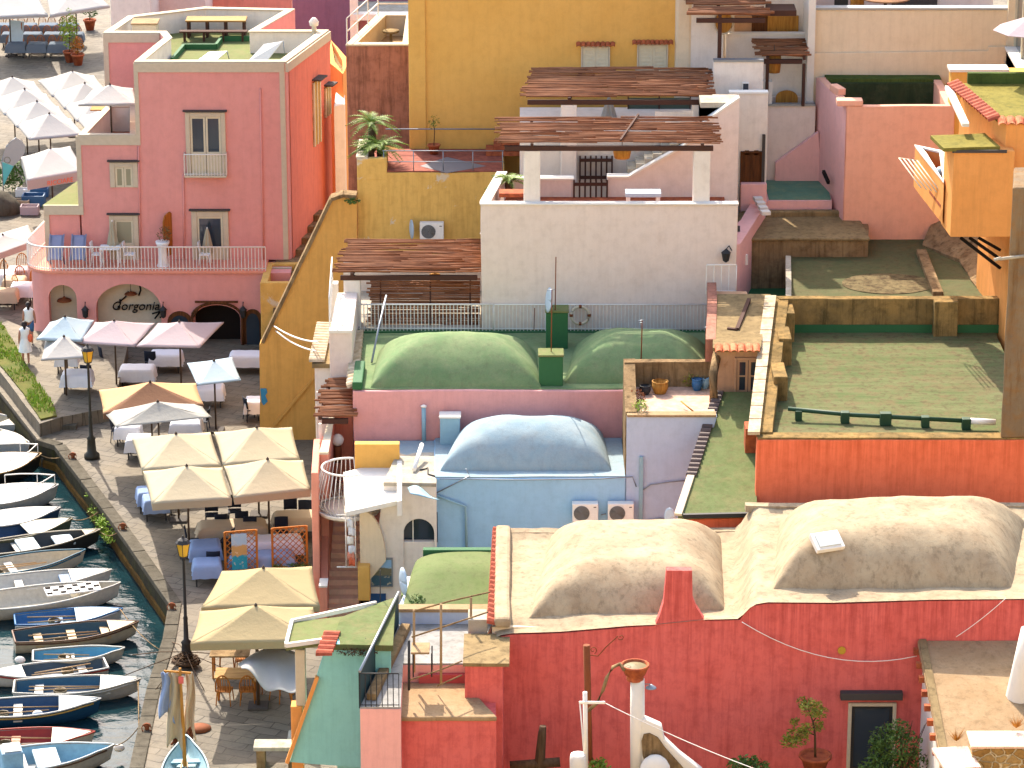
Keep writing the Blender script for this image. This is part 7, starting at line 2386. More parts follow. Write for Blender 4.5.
parasol('parasol', 'small white parasol in front of the pale blue one by the verge', [(45, 341), (84, 339), (88, 357), (41, 360)], 2.3, .5, 'wu', group=gp_, val=.05)
parasol('parasol', 'tilted pale blue parasol standing alone right of the peach one', [(187, 363), (232, 357), (241, 380), (197, 385)], 2.3, .4, 'bu', group=gp_, val=.03)
gw = 'white parasols on the far plaza'
def quadc(cx, cy, a, c): return [(cx - a[0] / 2 - c[0] / 2, cy - a[1] / 2 - c[1] / 2), (cx - a[0] / 2 + c[0] / 2, cy - a[1] / 2 + c[1] / 2), (cx + a[0] / 2 + c[0] / 2, cy + a[1] / 2 + c[1] / 2), (cx + a[0] / 2 - c[0] / 2, cy + a[1] / 2 - c[1] / 2)]
names = ['backmost', 'second from the back', 'third from the back', 'frontmost']
for row, (x0_, y0_, lab) in enumerate(((13, 92, 'left'), (73, 86, 'right'))):
    for i in range(4):
        parasol('parasol', 'white plaza parasol, %s of the %s row left of the pink house' % (names[i], lab), quadc(x0_ + i * 12.3, y0_ + i * 12.4, (14, 16), (56, -5)), 2.5, .75, 'wu', group=gw, val=.05)
wp = parasol('parasol', 'white parasol with orange lettering on its valance left of the pink house', [(21, 157), (70, 146), (86, 171), (27, 181)], 2.6, .7, 'wu', group=gw, val=.42)
a_, c_ = G(27, 181, 2.6), G(86, 171, 2.6)
mm = a_.lerp(c_, .55)
an = math.atan2(c_.y - a_.y, c_.x - a_.x)
lettered('valance_lettering', 'RICCIARE', .3, 'orange', wp, (mm.x + .02, mm.y - .03, 2.6 - .27), (math.pi / 2, 0, an))
parasol('parasol', 'white parasol cut by the left edge above the curved balcony', [(-30, 241), (28, 225), (37, 240), (-24, 262)], 2.6, .3, 'wu', group=gw, val=.25)
parasol('parasol', 'big white parasol in the top left corner over the shaded tables', [(-18, -4), (38, -5), (48, 15), (-32, 19)], 2.7, .8, 'wu', group=gw, val=.12)
parasol('parasol', 'big white parasol at the top edge beside the cream houses', [(46, -4), (96, -8), (110, 6), (50, 16)], 2.7, .8, 'wu', group=gw, val=.12)
parasol('parasol', 'round topped white parasol over the small terrace of the pink house', [(92, 90), (133, 88), (138, 104), (78, 105)], Z2 + 1.15, .5, 'wu', floor=Z2 - 1, group=gw, val=.06)
closed_parasol(112, Yu - .5, ZZ(218, Yu), ZF + .14, 'folded cream parasol left on the curved pink balcony', 'cu', .2)
closed_parasol(207, Yu - .5, ZZ(225, Yu), ZF + .14, 'folded cream parasol before the right balcony door', 'cu', .18)

# ------------------------------------------------------------------ tables and chairs
def cloth_table(px, py, w_, d, mat, lab, floor=0.0, rz=0, h=.75, grp='tables under cloths', drop=.45, props=True):
    p = G(px, py, floor + h)
    t = thing('dining_table', lab, 'table', (p.x, p.y, floor), grp)
    def fn(u, v):
        # draped square: inner top, outer skirt
        x, y = (u * 2 - 1) * 1.45, (v * 2 - 1) * 1.45
        cx_, cy_ = max(-1, min(1, x)), max(-1, min(1, y))
        over = max(abs(x) - 1, abs(y) - 1, 0) / .45
        fl = 1 + .10 * over + .05 * over * math.sin(7 * (x + y))
        q = Vector((cx_ * w_ / 2 * fl, cy_ * d / 2 * fl, floor + h - drop * over + .005 * math.sin(9 * x)))
        q.rotate(Matrix.Rotation(rz, 3, 'Z'))
        return Vector((p.x + q.x, p.y + q.y, q.z))
    b = MB(); b.surf(fn, 16, 16); b.build('cloth', M[mat], t)
    for sx in (-.4, .4):
        for sy in (-.4, .4):
            q = Vector((sx * w_, sy * d, 0)); q.rotate(Matrix.Rotation(rz, 3, 'Z'))
            b = MB(); b.bar((p.x + q.x, p.y + q.y, floor), (p.x + q.x, p.y + q.y, floor + h - .03), .05); b.build('leg', M['metald'], t)
    return t
def make_chair(kind, loc, rz, lab, grp, w_=.44):
    m = M[kind]
    t = thing('chair', lab, 'chair', loc, grp)
    x, y, z = loc
    b = MB(); b.box(x - w_ / 2, x + w_ / 2, y - .21, y + .21, z + .42, z + .46); b.build('seat', m, t, bevel=.015)
    b = MB()
    if kind == 'chairw':
        pts = [(x - w_ / 2, y + .2, z + .45)] + [(x + w_ / 2 * math.cos(a), y + .24, z + .62 + .36 * math.sin(a)) for a in [math.pi * (1 - k / 10) for k in range(11)]] + [(x + w_ / 2, y + .2, z + .45)]
        b.tube(pts, .022, 6)
        for k in range(5):
            xx = x + (k - 2) * .075
            b.tube([(xx, y + .2, z + .45), (xx * 1.0, y + .24, z + .62 + .34 * math.sqrt(max(.05, 1 - ((k - 2) * .3) ** 2)))], .011, 4)
        b.build('backrest', m, t)
    else:
        b.surf(lambda u, v: Vector((x + (u - .5) * w_, y + .2 + .06 * v + .04 * (2 * u - 1) ** 2 * -1, z + .5 + .42 * v)), 6, 4); b.build('backrest', m, t, solid=.025)
    for sx in (-1, 1):
        for sy in (-1, 1):
            b = MB(); b.tube([(x + sx * w_ * .43, y + sy * .18, z + .43), (x + sx * w_ * .5, y + sy * .23, z)], .018, 5); b.build('leg', m, t)
    t.rotation_euler.z = rz
    return t
chair_src = {}
def place_chair(kind, px, py, rz, lab, grp, floor=0.0):
    p = G(px, py, floor)
    if kind not in chair_src:
        chair_src[kind] = make_chair(kind, (p.x, p.y, floor), 0, lab, grp)
        chair_src[kind].rotation_euler.z = rz
        return
    c = copy_tree(chair_src[kind])
    c.location = (p.x, p.y, floor); c.rotation_euler.z = rz
    c['label'] = lab; c['group'] = grp
    return c
gt = 'blue clothed tables by the cream parasols'
for px, py, w_, d, mt, lab, rz in ((155, 497, .8, .8, 'tcloth', 'blue clothed table under the left edge of the front left cream parasol', .2),
                               (148, 489, .75, .8, 'tcloth', 'blue clothed table behind, at the left edge of the cream parasols', .2),
                               (205, 543, 1.0, .9, 'tcloth', 'blue clothed table with a pale overlay left of the lattice screen', .15),
                               (207, 561, .9, .8, 'tcloth', 'blue and white table nearest the lamp post, left of the painted screen', .12),
                               (232, 523, 2.2, .9, 'tancloth' if mk('tancloth', cloth('tan_table_cloth', 'B8A48A', 0)) else 0, 'long tan topped table under the front cream parasols', .12),
                               (298, 514, 1.6, .9, 'tancloth', 'tan topped table by the salmon stair wall', .1),
                               (270, 538, 2.0, .8, 'wcloth', 'long white table just behind the lattice screen', .1),
                               (262, 553, 2.0, .7, 'tcloth', 'long blue table pushed against the lattice screen', .08),
                               (160, 508 + 20, .0, .0, None, None, 0)):
    if w_:
        cloth_table(px, py, w_, d, mt, lab, rz=rz, grp=gt)
gt2 = 'white clothed tables before the pink house'
for px, py, w_, d, mt, lab, fl in ((77, 372, 1.1, .9, 'wcloth', 'white clothed table behind the left lamp post', .5), (67, 352, .8, .8, 'wcloth', 'white table under the small white parasol', .5),
                               (137, 367, 1.3, .9, 'wcloth', 'white table behind the peach parasol', 0), (128, 424, .9, .8, 'wcloth', 'white table with dark bags left of the pale grey parasol pole', 0),
                               (186, 420, 1.1, .9, 'wcloth', 'rosy white table right of the pale grey parasol', 0), (248, 353, 1.4, .8, 'wcloth', 'white table by the pink wall at the right end', 0),
                               (166, 352, 1.2, .8, 'wcloth', 'white table in the shade under the right mauve parasol', 0), (256, 399, .8, .8, 'wcloth', 'small white table against the ochre wall', 0),
                               (139, 437, .9, .8, 'wcloth', 'white table at the left edge of the back left cream parasol', 0), (210, 386, 1.0, .8, 'wcloth', 'white table under the lone tilted pale blue parasol', 0)):
    cloth_table(px, py, w_, d, mt, lab, floor=fl, grp=gt2)
gt3 = 'tables in the shade of the far plaza'
k = 0
where = ['left edge', 'second place', 'third place', 'right end']
for r, (py, n) in enumerate(((24, 4), (33, 4), (43, 3))):
    for i in range(n):
        cloth_table(6 + i * 21 + r * 5, py, 1.0, .8, 'tcloth2' if mk('tcloth2', cloth('grey_blue_cloth', '66707A', 0)) else 0, 'grey blue table in the plaza shade, %s of the %s row' % (where[i], ('back', 'middle', 'front')[r]), grp=gt3)
        place_chair('straw' if False else 'chairw', 2 + i * 21 + r * 5, py + 9, 3.0, 'honey wooden chair left of the %s table in the %s plaza row' % (where[i], ('back', 'middle', 'front')[r]), 'chairs on the far plaza')
        place_chair('chairw', 10 + i * 21 + r * 5, py + 9, 3.3, 'honey wooden chair right of the %s table in the %s plaza row' % (where[i], ('back', 'middle', 'front')[r]), 'chairs on the far plaza')
gc = 'dark chairs by the cream parasols'
for px, py, rz, lab in ((212, 527, 0.1, 'left dark chair behind the long tan table'), (235, 523, .1, 'right dark chair behind the long tan table'), (291, 525, .1, 'dark chair at the tan table by the salmon stair'),
                        (305, 528, 0, 'dark chair nearest the salmon stair wall'), (214, 575, 3.2, 'dark chair at the blue and white table nearest the lamp post'), (193, 553, 1.7, 'dark chair left of the pale overlaid blue table'), (227, 553, 4.5, 'dark chair between the blue table and the lattice screen'),
                        (170, 512, 2.6, 'dark chair beside the blue table under the front left cream parasol'), (250, 545, 0, 'dark chair behind the lattice screen, left'), (282, 545, .1, 'dark chair behind the lattice screen, right'), (243, 534, 3.1, 'dark chair in front of the long tan table'), (222, 537, 3.2, 'dark chair at the left front of the long tan table')):
    place_chair('chaird', px, py, rz, lab, gc)
for px, py, rz, lab in ((118, 441, 1.5, 'dark chair at the white table left of the cream parasols'), (203, 432, 4.6, 'dark chair behind the cream parasols at the rosy white table'), (106, 368, 2, 'dark chair in the shade under the left mauve parasol'), (152, 372, 3, 'dark chair before the white table behind the peach parasol'), (251, 420, 2, 'dark chair by the small white table at the ochre wall'), (88, 386, 3, 'dark chair at the table behind the left lamp post')):
    place_chair('chaird', px, py, rz, lab, 'dark chairs before the pink house')
for px, py, rz, lab in ((225, 703, 3.0, 'left bentwood chair in front under the yellow parasols'), (248, 703, 3.15, 'right bentwood chair in front under the yellow parasols'), (227, 668, .1, 'bentwood chair behind the table under the front yellow parasol'), (280, 700, 2.4, 'bentwood chair in the dark under the white plastic sheet'), (243, 672, .2, 'bentwood chair right behind the table under the yellow parasol'), (262, 690, 4, 'bentwood chair beside the pale column in the shade')):
    place_chair('chairw', px, py, rz, lab, 'bentwood chairs under the yellow parasols')
def wood_table(px, py, w_, d, lab, floor=0, mat='beam'):
    p = G(px, py, floor + .74)
    t = thing('cafe_table', lab, 'table', (p.x, p.y, floor), 'wooden cafe tables')
    b = MB(); b.box(p.x - w_ / 2, p.x + w_ / 2, p.y - d / 2, p.y + d / 2, floor + .7, floor + .75); b.build('top', M[mat], t, bevel=.01)
    for sx in (-.42, .42):
        for sy in (-.42, .42):
            b = MB(); b.bar((p.x + sx * w_, p.y + sy * d, floor), (p.x + sx * w_, p.y + sy * d, floor + .7), .05); b.build('leg', M['chairw'], t)
wood_table(237, 673, 1.3, .8, 'brown table behind the two front bentwood chairs', mat='tabletop')
wood_table(230, 652, 1.2, .7, 'grey brown table further back under the yellow parasol', mat='stone')
wood_table(275, 676, 1.2, .8, 'brown table under the white plastic sheet', mat='tabletop')
# lattice screen with painted harbour panel
t = thing('lattice_screen', 'wooden lattice screen with a painted sea panel between the parasol groups', 'screen', (G(268, 583, 0).x, G(268, 583, 0).y, 0))
pa, pb = G(226, 583, 0), G(310, 576, 0)
def LS(f, z): 
    q = pa.lerp(pb, f); return Vector((q.x, q.y, z))
hS = 1.75
for f in (0, .375, .56, .97):
    b = MB(); b.bar(LS(f, 0), LS(f, hS), .07); b.build('post', M['chairw'], t)
for f0, f1 in ((0, .375), (.56, .97)):
    b = MB()
    Lx = (pb - pa).length * (f1 - f0)
    n = int((Lx + hS - .4) / .2)
    for i in range(-9, n):
        for s_ in (1, -1):
            pts = []
            for zz in (.4, hS):
                u = i * .2 + (zz - .4) * s_ if s_ > 0 else i * .2 + (hS - zz)
                pts.append((u, zz))
            (u0, z0), (u1, z1) = pts
            if u0 > u1: u0, z0, u1, z1 = u1, z1, u0, z0
            if u1 < 0 or u0 > Lx or u1 - u0 < 1e-6: continue
            c0, c1 = max(u0, 0), min(u1, Lx)
            za, zb2 = z0 + (z1 - z0) * (c0 - u0) / (u1 - u0), z0 + (z1 - z0) * (c1 - u0) / (u1 - u0)
            b.bar(LS(f0 + (f1 - f0) * c0 / Lx, za), LS(f0 + (f1 - f0) * c1 / Lx, zb2), .02)
    b.bar(LS(f0, hS), LS(f1, hS), .05); b.bar(LS(f0, .4), LS(f1, .4), .05)
    b.build('lattice', M['chairw'], t)
b = MB(); b.add([LS(.08, .45) + Vector((0, -.06, 0)), LS(.26, .45) + Vector((0, -.06, 0)), LS(.26, 1.68) + Vector((0, -.06, 0)), LS(.08, 1.68) + Vector((0, -.06, 0))], [(0, 1, 2, 3)])
b.build('sea_panel', mk('pic2', picmat('sea_painting', '9AB8CC', 'B8945C', '1E8EA4')), t, solid=.03)
for k, (f, lab) in enumerate(((.62, 'left'), (.8, 'middle'), (.93, 'right'))):
    q = LS(f, .15) + Vector((0, -.2, 0))
    b = MB(); leafy(b, q + Vector((0, 0, .2)), (.3, .18, .25), 180, .05)
    tag(b.build('low_plant', M['leafd']), '%s low green plant at the foot of the lattice screen' % lab, 'plant', 'plants at the lattice screen')
# white plastic sheet
b = MB()
zsh = 1.9
b.surf(lambda u, v: G(238 + 62 * u + 4 * v, 664 - 12 * math.sin(u * 3.0) * (1 - v) - 8 * u + (12 + 14 * u) * v, zsh) + Vector((0, 0, .25 * math.sin(u * 5 + v * 2) * v + .1 * math.sin(u * 13) * v - .3 * v * u)), 24, 12)
tag(b.build('plastic_sheet', M['wu'], solid=.01), 'crumpled white plastic sheet slung beside the pale column', 'sheet')
# ------------------------------------------------------------------ quay lamps
def lamp_post(px, py, hh, lab):
    p = G(px, py, 0)
    t = thing('street_lamp', lab, 'street lamp', p, 'iron lamp posts on the quay')
    b = MB(); b.lathe([(.28, 0), (.28, .15), (.17, .25), (.14, .7), (.17, .75), (.08, .85), (.065, 1.5), (.075, 1.55), (.05, 1.62), (.042, hh - .75), (.07, hh - .7), (.03, hh - .62)], p, 12); b.build('post', M['metald'] if 'lampiron' in M else mk('lampiron', plain('dark_green_iron', '2E2C24', .55, .3)), t)
    q = Vector((p.x, p.y, hh - .6))
    b = MB(); b.lathe([(.12, 0), (.2, .42), (.02, .43)], q, 4, False); b.build('lantern_glass', tint('amber', 'D8A428', rough=.3, spec=.4), t)
    b = MB()
    for k in range(4):
        a = k * math.pi / 2
        b.bar(q + Vector((.125 * math.cos(a), .125 * math.sin(a), 0)), q + Vector((.205 * math.cos(a), .205 * math.sin(a), .43)), .02)
    b.lathe([(.24, .44), (.16, .54), (.05, .6), (.02, .68)], q, 8, False)
    b.lathe([(.03, -.06), (.14, -.01), (.13, .01)], q, 8, False)
    b.build('lantern_frame', M['metald'], t)
lamp_post(92, 458, 4.2, 'iron lamp post with amber lantern by the quay steps')
lamp_post(187, 665, 4.15, 'iron lamp post with amber lantern among the nets beside the yellow parasols')
# nets at foot of the second lamp
p = G(186, 667, 0)
b = MB()
for k in range(60):
    a, r = rnd.uniform(0, 6.28), rnd.uniform(.1, .45)
    pts = [p + Vector((math.cos(a + i * .7) * r, math.sin(a + i * .7) * r, .12 + rnd.uniform(0, .4) * (1.1 - r * 1.6))) for i in range(5)]
    b.tube(pts, .022, 4, cap=False)
for a in range(8):
    ang_ = a * .8 + .3
    b.tube([p + Vector((0, 0, .5)), p + Vector((math.cos(ang_) * .9, math.sin(ang_) * 1.1, .3)), p + Vector((math.cos(ang_) * 1.9, math.sin(ang_) * 2.0, .03))], .015, 4)
tag(b.build('net_heap', M['bark']), 'dark heap of nets and ropes at the foot of the near lamp post', 'nets')
# bollards / rings
for px, py, lab in ((172, 610, 'rusty mooring ring on the quay corner'), (123, 530, 'rusty mooring ring halfway along the quay edge'), (147, 731, 'red brown mooring ring on the lower quay'), (73, 459, 'small mooring post near the quay steps')):
    q = G(px, py, 0)
    t = thing('mooring_ring', lab, 'mooring ring', q, 'mooring rings on the quay')
    b = MB(); b.lathe([(.1, 0), (.06, .08), (.12, .2), (.02, .26)], q, 8); b.build('stud', M['rust'], t)
    b = MB(); b.tube([q + Vector((.14 * math.cos(k * .6), -.1 + .05 * math.sin(k * .6), .13 + .12 * math.sin(k * .6))) for k in range(11)], .018, 5); b.build('ring', M['rust'], t)
# greenery on the quay wall
b = MB()
for k in range(22):
    f = rnd.random()
    a, c = G(92, 500, -.5), G(112, 540, -.5)
    q = a.lerp(c, f) + Vector((-.1, -.05, rnd.uniform(-.25, .35)))
    leafy(b, q, (.22, .14, .18), 26, .06)
tag(b.build('wall_plants', M['leafl']), 'yellow green weeds growing from the quay wall', 'weeds', kind='stuff')

# ------------------------------------------------------------------ boats
hullcol = {}
def hullmat(h):
    if h not in hullcol:
        hullcol[h] = plain('boat_paint_' + str(len(hullcol)), ''.join('%02x' % int(int(h[i:i + 2], 16) * .86) for i in (0, 2, 4)), .5, .3, 0, .55, 7)
    return hullcol[h]
def boat(lab, stern, bow, beam, hull='E4DED0', inner='3A6A8C', gun='E8E4DA', floor='D8D0BE', seats=2, deck=0, band=None, depth=.62, extras=None, z=WZ, sheer=.16, name='rowing_boat', seatc='E0DACC', transom=.72, grp='boats moored along the quay'):
    depth *= .72
    zg = z + depth * .78
    a, c = G(stern[0], stern[1], zg), G(bow[0], bow[1], zg + sheer)
    c.z = a.z = zg
    L = (c - a).length
    th = math.atan2(c.y - a.y, c.x - a.x)
    t = thing(name, lab, 'boat', (a.x, a.y, z), grp)
    t.rotation_euler.z = th
    # local frame: x along the boat from stern to bow, z=0 at the water line
    o = Vector((a.x, a.y, z))
    def hb(u):      # half beam at the gunwale
        if u < .45: return beam / 2 * (transom + (1 - transom) * math.sin(u / .45 * math.pi / 2))
        return beam / 2 * max(.012, 1 - ((u - .45) / .55) ** 2.3)
    def sh(u): return zg - z + sheer * max(0, (u - .3) / .7) ** 1.8 + .04 * (1 - u)
    def keel(u): return -depth * .22 + (depth * .5) * max(0, (u - .75) / .25) ** 2
    def sec(u, s, ins=0.0, lift=0.0):
        # s in -1..1 round the section
        hbm = max(.008, hb(u) - ins)
        k = keel(u) + lift
        zz = k + (sh(u) - k) * abs(s) ** 1.7
        yy = hbm * math.copysign(abs(s) ** .55, s)
        return o + Vector((u * L + (.12 * abs(s) ** 2 * u if u > .9 else 0), yy, zz))
    b = MB()
    b.surf(lambda u, v: sec(u, v * 2 - 1), 20, 16)
    b.add([sec(0, -1 + k / 8) for k in range(17)], [tuple(range(17))])
    hb_ = b.build('hull', hullmat(hull), t)
    b = MB()
    b.surf(lambda u, v: sec(.015 + u * .955, 1 - v * 2, .05, .09) - Vector((0, 0, .012)), 18, 14)
    b.build('inner_hull', hullmat(inner), t)
    b = MB()
    for sd in (-1, 1):
        b.tube([sec(u / 20, sd) + Vector((0, 0, .01)) for u in range(21)], .026, 6)
    b.tube([sec(0, s / 6) + Vector((-.0, 0, 0)) if abs(s) == 6 else Vector((o.x, o.y + s / 6 * hb(0), o.z + sh(0))) for s in range(-6, 7)], .035, 6)
    b.build('gunwale', hullmat(gun), t)
    if band:
        b = MB()
        for sd in (-1, 1):
            b.tube([sec(u / 20, sd * .93) + Vector((0, sd * .015, 0)) for u in range(20)], .028, 5)
        b.build('rubbing_strake', hullmat(band), t)
    b = MB()
    zf = .06
    fl = [(u / 12, hb(u / 12) * .55) for u in range(0, 11)]
    b.add([o + Vector((u * L + .05, y, zf)) for u, y in fl] + [o + Vector((u * L + .05, -y, zf)) for u, y in reversed(fl)], [tuple(range(22))[::-1]])
    b.build('floor_boards', hullmat(floor), t, solid=.02)
    for i in range(seats):
        u = .2 + .55 * i / max(1, seats - 1) if seats > 1 else .42
        y = hb(u) - .06
        b = MB(); b.box(o.x + u * L - .13, o.x + u * L + .13, o.y - y, o.y + y, o.z + sh(u) - .2, o.z + sh(u) - .15)
        b.build('thwart', hullmat(seatc), t)
    if deck:
        b = MB()
        us = [1 - deck + deck * k / 8 for k in range(9)]
        b.add([o + Vector((u * L, hb(u) - .02, sh(u) - .015 + .04)) for u in us] + [o + Vector((u * L, -hb(u) + .02, sh(u) - .015 + .04)) for u in reversed(us)], [tuple(range(18))[::-1]])
        b.build('fore_deck', hullmat(floor), t, solid=.03)
    if seats >= 1 and not extras:
        for k, sd in enumerate((-1, 1)):
            b = MB(); y_ = o.y + sd * rnd.uniform(.05, .3) * beam
            b.tube([(o.x + .12 * L, y_, o.z + sh(.2) - .06), (o.x + rnd.uniform(.6, .75) * L, y_ * .4 + o.y * .6, o.z + sh(.5) - .1)], .022, 5)
            b.build('oar', hullmat('B89468'), t)
        b = MB(); c_ = o + Vector((rnd.uniform(.3, .4) * L, rnd.uniform(-.15, .15), .1))
        for k in range(5): b.tube([c_ + Vector((math.cos(i * .8) * (.16 + .01 * k), math.sin(i * .8) * (.16 + .01 * k), .03 * k)) for i in range(9)], .02, 4)
        b.build('rope_coil', hullmat('8A7858'), t)
    if extras: extras(t, o, L, hb, sh)
    return t
def ext_console(col='8FB4C8'):
    def f(t, o, L, hb, sh):
        b = MB(); b.box(o.x + .28 * L, o.x + .42 * L, o.y - .35, o.y + .35, o.z + .07, o.z + .85); b.build('console', hullmat(col), t, bevel=.04)
        b = MB(); b.box(o.x + .30 * L, o.x + .41 * L, o.y - .3, o.y + .3, o.z + .853, o.z + .89); b.build('console_top', hullmat('C8D4D8'), t)
    return f
def ext_motor(col='DAD8D0'):
    def f(t, o, L, hb, sh):
        b = MB(); b.blob(o + Vector((-.15, 0, sh(0) + .18)), (.2, .16, .24), 10, 7); m = b.build('outboard_motor', hullmat(col), t)
        b = MB(); b.bar(o + Vector((-.15, 0, sh(0) - .05)), o + Vector((-.2, 0, -.3)), .1); b.build('shaft', M['metald'], m)
    return f
def ext_cushions(spots, col='CFE0E4'):
    def f(t, o, L, hb, sh):
        for u0, u1 in spots:
            w_ = hb((u0 + u1) / 2) * .78
            b = MB(); b.box(o.x + u0 * L, o.x + u1 * L, o.y - w_, o.y + w_, o.z + sh(.4) - .12, o.z + sh(.4) - .02); b.build('cushion', hullmat(col), t, bevel=.03)
    return f
def ext_rail(t, o, L, hb, sh):
    b = MB()
    pts = [o + Vector((u * L, s * (hb(u) - .04), sh(u) + .38)) for u, s in ((.55, 1), (.7, 1), (.85, 1), (.97, 1), (1.0, 0), (.97, -1), (.85, -1), (.7, -1), (.55, -1))]
    b.tube(pts, .022, 6)
    for q in pts[::2]: b.tube([q, q - Vector((0, 0, .38))], .016, 5)
    b.build('bow_rail', M['metalw'], t)
def ext_checker(t, o, L, hb, sh):
    b = MB(); b.obox(o + Vector((.72 * L, -.12, sh(.7) + .1)), (.34 * L, .62, .06), .02, .1); b.build('sun_deck', hullmat('E8E6E0'), t, bevel=.02)
    b = MB()
    for i in range(8):
        for j in range(3):
            if (i + j) % 2 == 0: b.obox(o + Vector((.72 * L + (i - 3.5) * .042 * L, -.12 + (j - 1) * .19, sh(.7) + .136 + (j - 1) * .019)), (.034 * L, .13, .01), .02, .1)
    b.build('dark_squares', M['dark'], t)
def both(*fs):
    def f(*a):
        for g_ in fs: g_(*a)
    return f
boat('pale blue boat with a box console, lowest at the left bottom edge', (-42, 767), (110, 745), 1.7, 'D8D2C2', '8FBCD0', 'DDE6E6', 'D6DCDA', 1, .0, depth=.8, extras=both(ext_console(), ext_cushions([(.5, .66)], 'B8D2DC')), band='6A4A34')
boat('red boat with an orange thwart above the pale blue console boat', (-40, 742), (91, 732), 1.45, 'C8BCA8', '9C2A20', 'B43A28', 'D8C8AC', 1, .3, depth=.62, seatc='D8764C')
boat('navy blue boat with white gunwale and a green bow tip', (-40, 711), (97, 699), 1.45, '1E4E72', '1E4A70', 'D8D8D2', '41637C', 1, .28, band='C8A050', depth=.75)
boat('dark teal boat with white bow boards and a pink stern seat', (14, 688), (137, 679), 1.35, 'DAD4C6', '1E5A78', 'D2CEC2', 'C8C4BA', 2, .3, band='E6E0D2', depth=.68)
boat('white boat with its square stern to the right and a red keel line', (106, 664), (-12, 673), 1.2, 'E2DCCE', '40525C', 'E2E0D8', 'D8D4CA', 2, .3, band='A83428', depth=.55)
boat('white boat with pale turquoise inside and a blue buoy in the stern', (33, 657), (121, 648), 1.15, 'D6D0BE', '58A0BC', 'D8D6CC', '78B4C8', 1, .0, depth=.55)
boat('brown and cream wooden boat with boards laid inside', (14, 638), (135, 622), 1.4, 'CFC4AA', '2E5260', '6A4630', 'B89A68', 3, .22, band='5A3826', depth=.72, seatc='C8A878')
boat('bright blue boat with a pale blue foredeck', (15, 621), (119, 609), 1.25, 'D8D8D0', '2A6AA0', '2E72A8', '9CC0D0', 1, .42, band='E4E2DA', depth=.55, seatc='2A6AA0')
boat('white motor boat with a black and white checked sun deck', (-45, 606), (117, 583), 1.75, 'E0DACA', 'CFC6B2', 'E8E4DA', 'D0C6AE', 0, .0, depth=.85, extras=ext_checker, name='motor_boat')
boat('long white open boat with a dark blue hatch', (-45, 589), (108, 570), 1.5, 'D6D2C8', 'D2CCBE', 'E6E2D8', 'CBC4B4', 1, .25, depth=.7, extras=ext_cushions([(.68, .86)], '2E5E8A'))
boat('cream boat with a wide teal gunwale', (-40, 573), (82, 550), 1.55, 'E0D8C4', 'D0C0A4', '2E6C84', 'D8C8AC', 1, .0, depth=.72, band='2E6C84')
boat('dark hulled boat with two white cushions and a red strap', (-40, 553), (97, 530), 1.45, '3A3A38', '3E4240', 'C8BCA4', '8C6E4C', 1, .1, depth=.75, extras=ext_cushions([(.42, .56), (.68, .82)], 'D4E4E8'))
boat('grey green boat with a cream foredeck and dark blue cover', (-30, 540), (69, 519), 1.4, '5E6654', '1E3E60', '8C8468', 'CFC8B0', 0, .45, depth=.7)
boat('white boat with a grey blue tarpaulin along its side', (-35, 524), (57, 508), 1.5, '2E4A6C', 'D8D4CC', 'E4E0D8', 'D8D4CC', 0, .7, depth=.75)
boat('white cabin boat with a bow rail below the tan bowed boat', (-45, 501), (55, 485), 1.9, 'D8D4CA', 'CCC8C0', 'E0DCD4', 'D4D0C8', 0, .6, depth=.85, extras=ext_rail, name='motor_boat')
boat('dark hulled boat with a tan rimmed white foredeck', (-50, 472), (38, 454), 2.1, '2E2A26', 'A89878', 'C09A64', 'D8D6CE', 0, .6, depth=.95, extras=ext_rail, name='motor_boat')
boat('white deck boat nearest the grass verge', (-50, 428), (27, 443), 1.7, 'D4D0C6', 'C8B898', 'E0DAD0', 'C8B490', 0, .5, depth=.8, name='motor_boat')
boat('white boat at the left edge under the grass verge', (-40, 413), (22, 424), 1.3, 'D8D4CA', 'B8A888', 'E0DAD0', 'C8BCA4', 1, .3, depth=.6)
# white floats hung along the gunwales
for i, (px, py) in enumerate(((38, 706 + 8), (64, 706 + 4), (75, 594), (92, 590), (119, 748), (20, 660))):
    q = G(px, py, WZ + .35)
    b = MB(); b.blob(q, (.17, .1, .12), 10, 7)
    tag(b.build('fender', M['metalw']), ['white fender left on the navy boat side', 'white fender right on the navy boat side', 'white fender left on the checked motor boat', 'white fender right on the checked motor boat', 'rope ball fender on the bow of the pale blue console boat', 'white fender on the stern of the turquoise lined boat'][i], 'fender', 'boat fenders')
# mooring lines
for i, (a, c, lab) in enumerate((((138, 679), (139, 735), 'dark teal boat'), ((113, 746), (140, 725), 'pale blue console boat'), ((120, 609), (160, 650), 'bright blue boat'), ((98, 530), (117, 533), 'dark hulled boat with cushions'), ((39, 454), (66, 455), 'tan rimmed boat'), ((70, 519), (98, 512), 'grey green boat'))):
    b = MB(); b.tube(sag(G(a[0], a[1], WZ + .5), G(c[0], c[1], .05), .15, 8), .018, 4)
    tag(b.build('mooring_rope', M['stone']), 'mooring rope of the ' + lab, 'rope', 'mooring ropes')
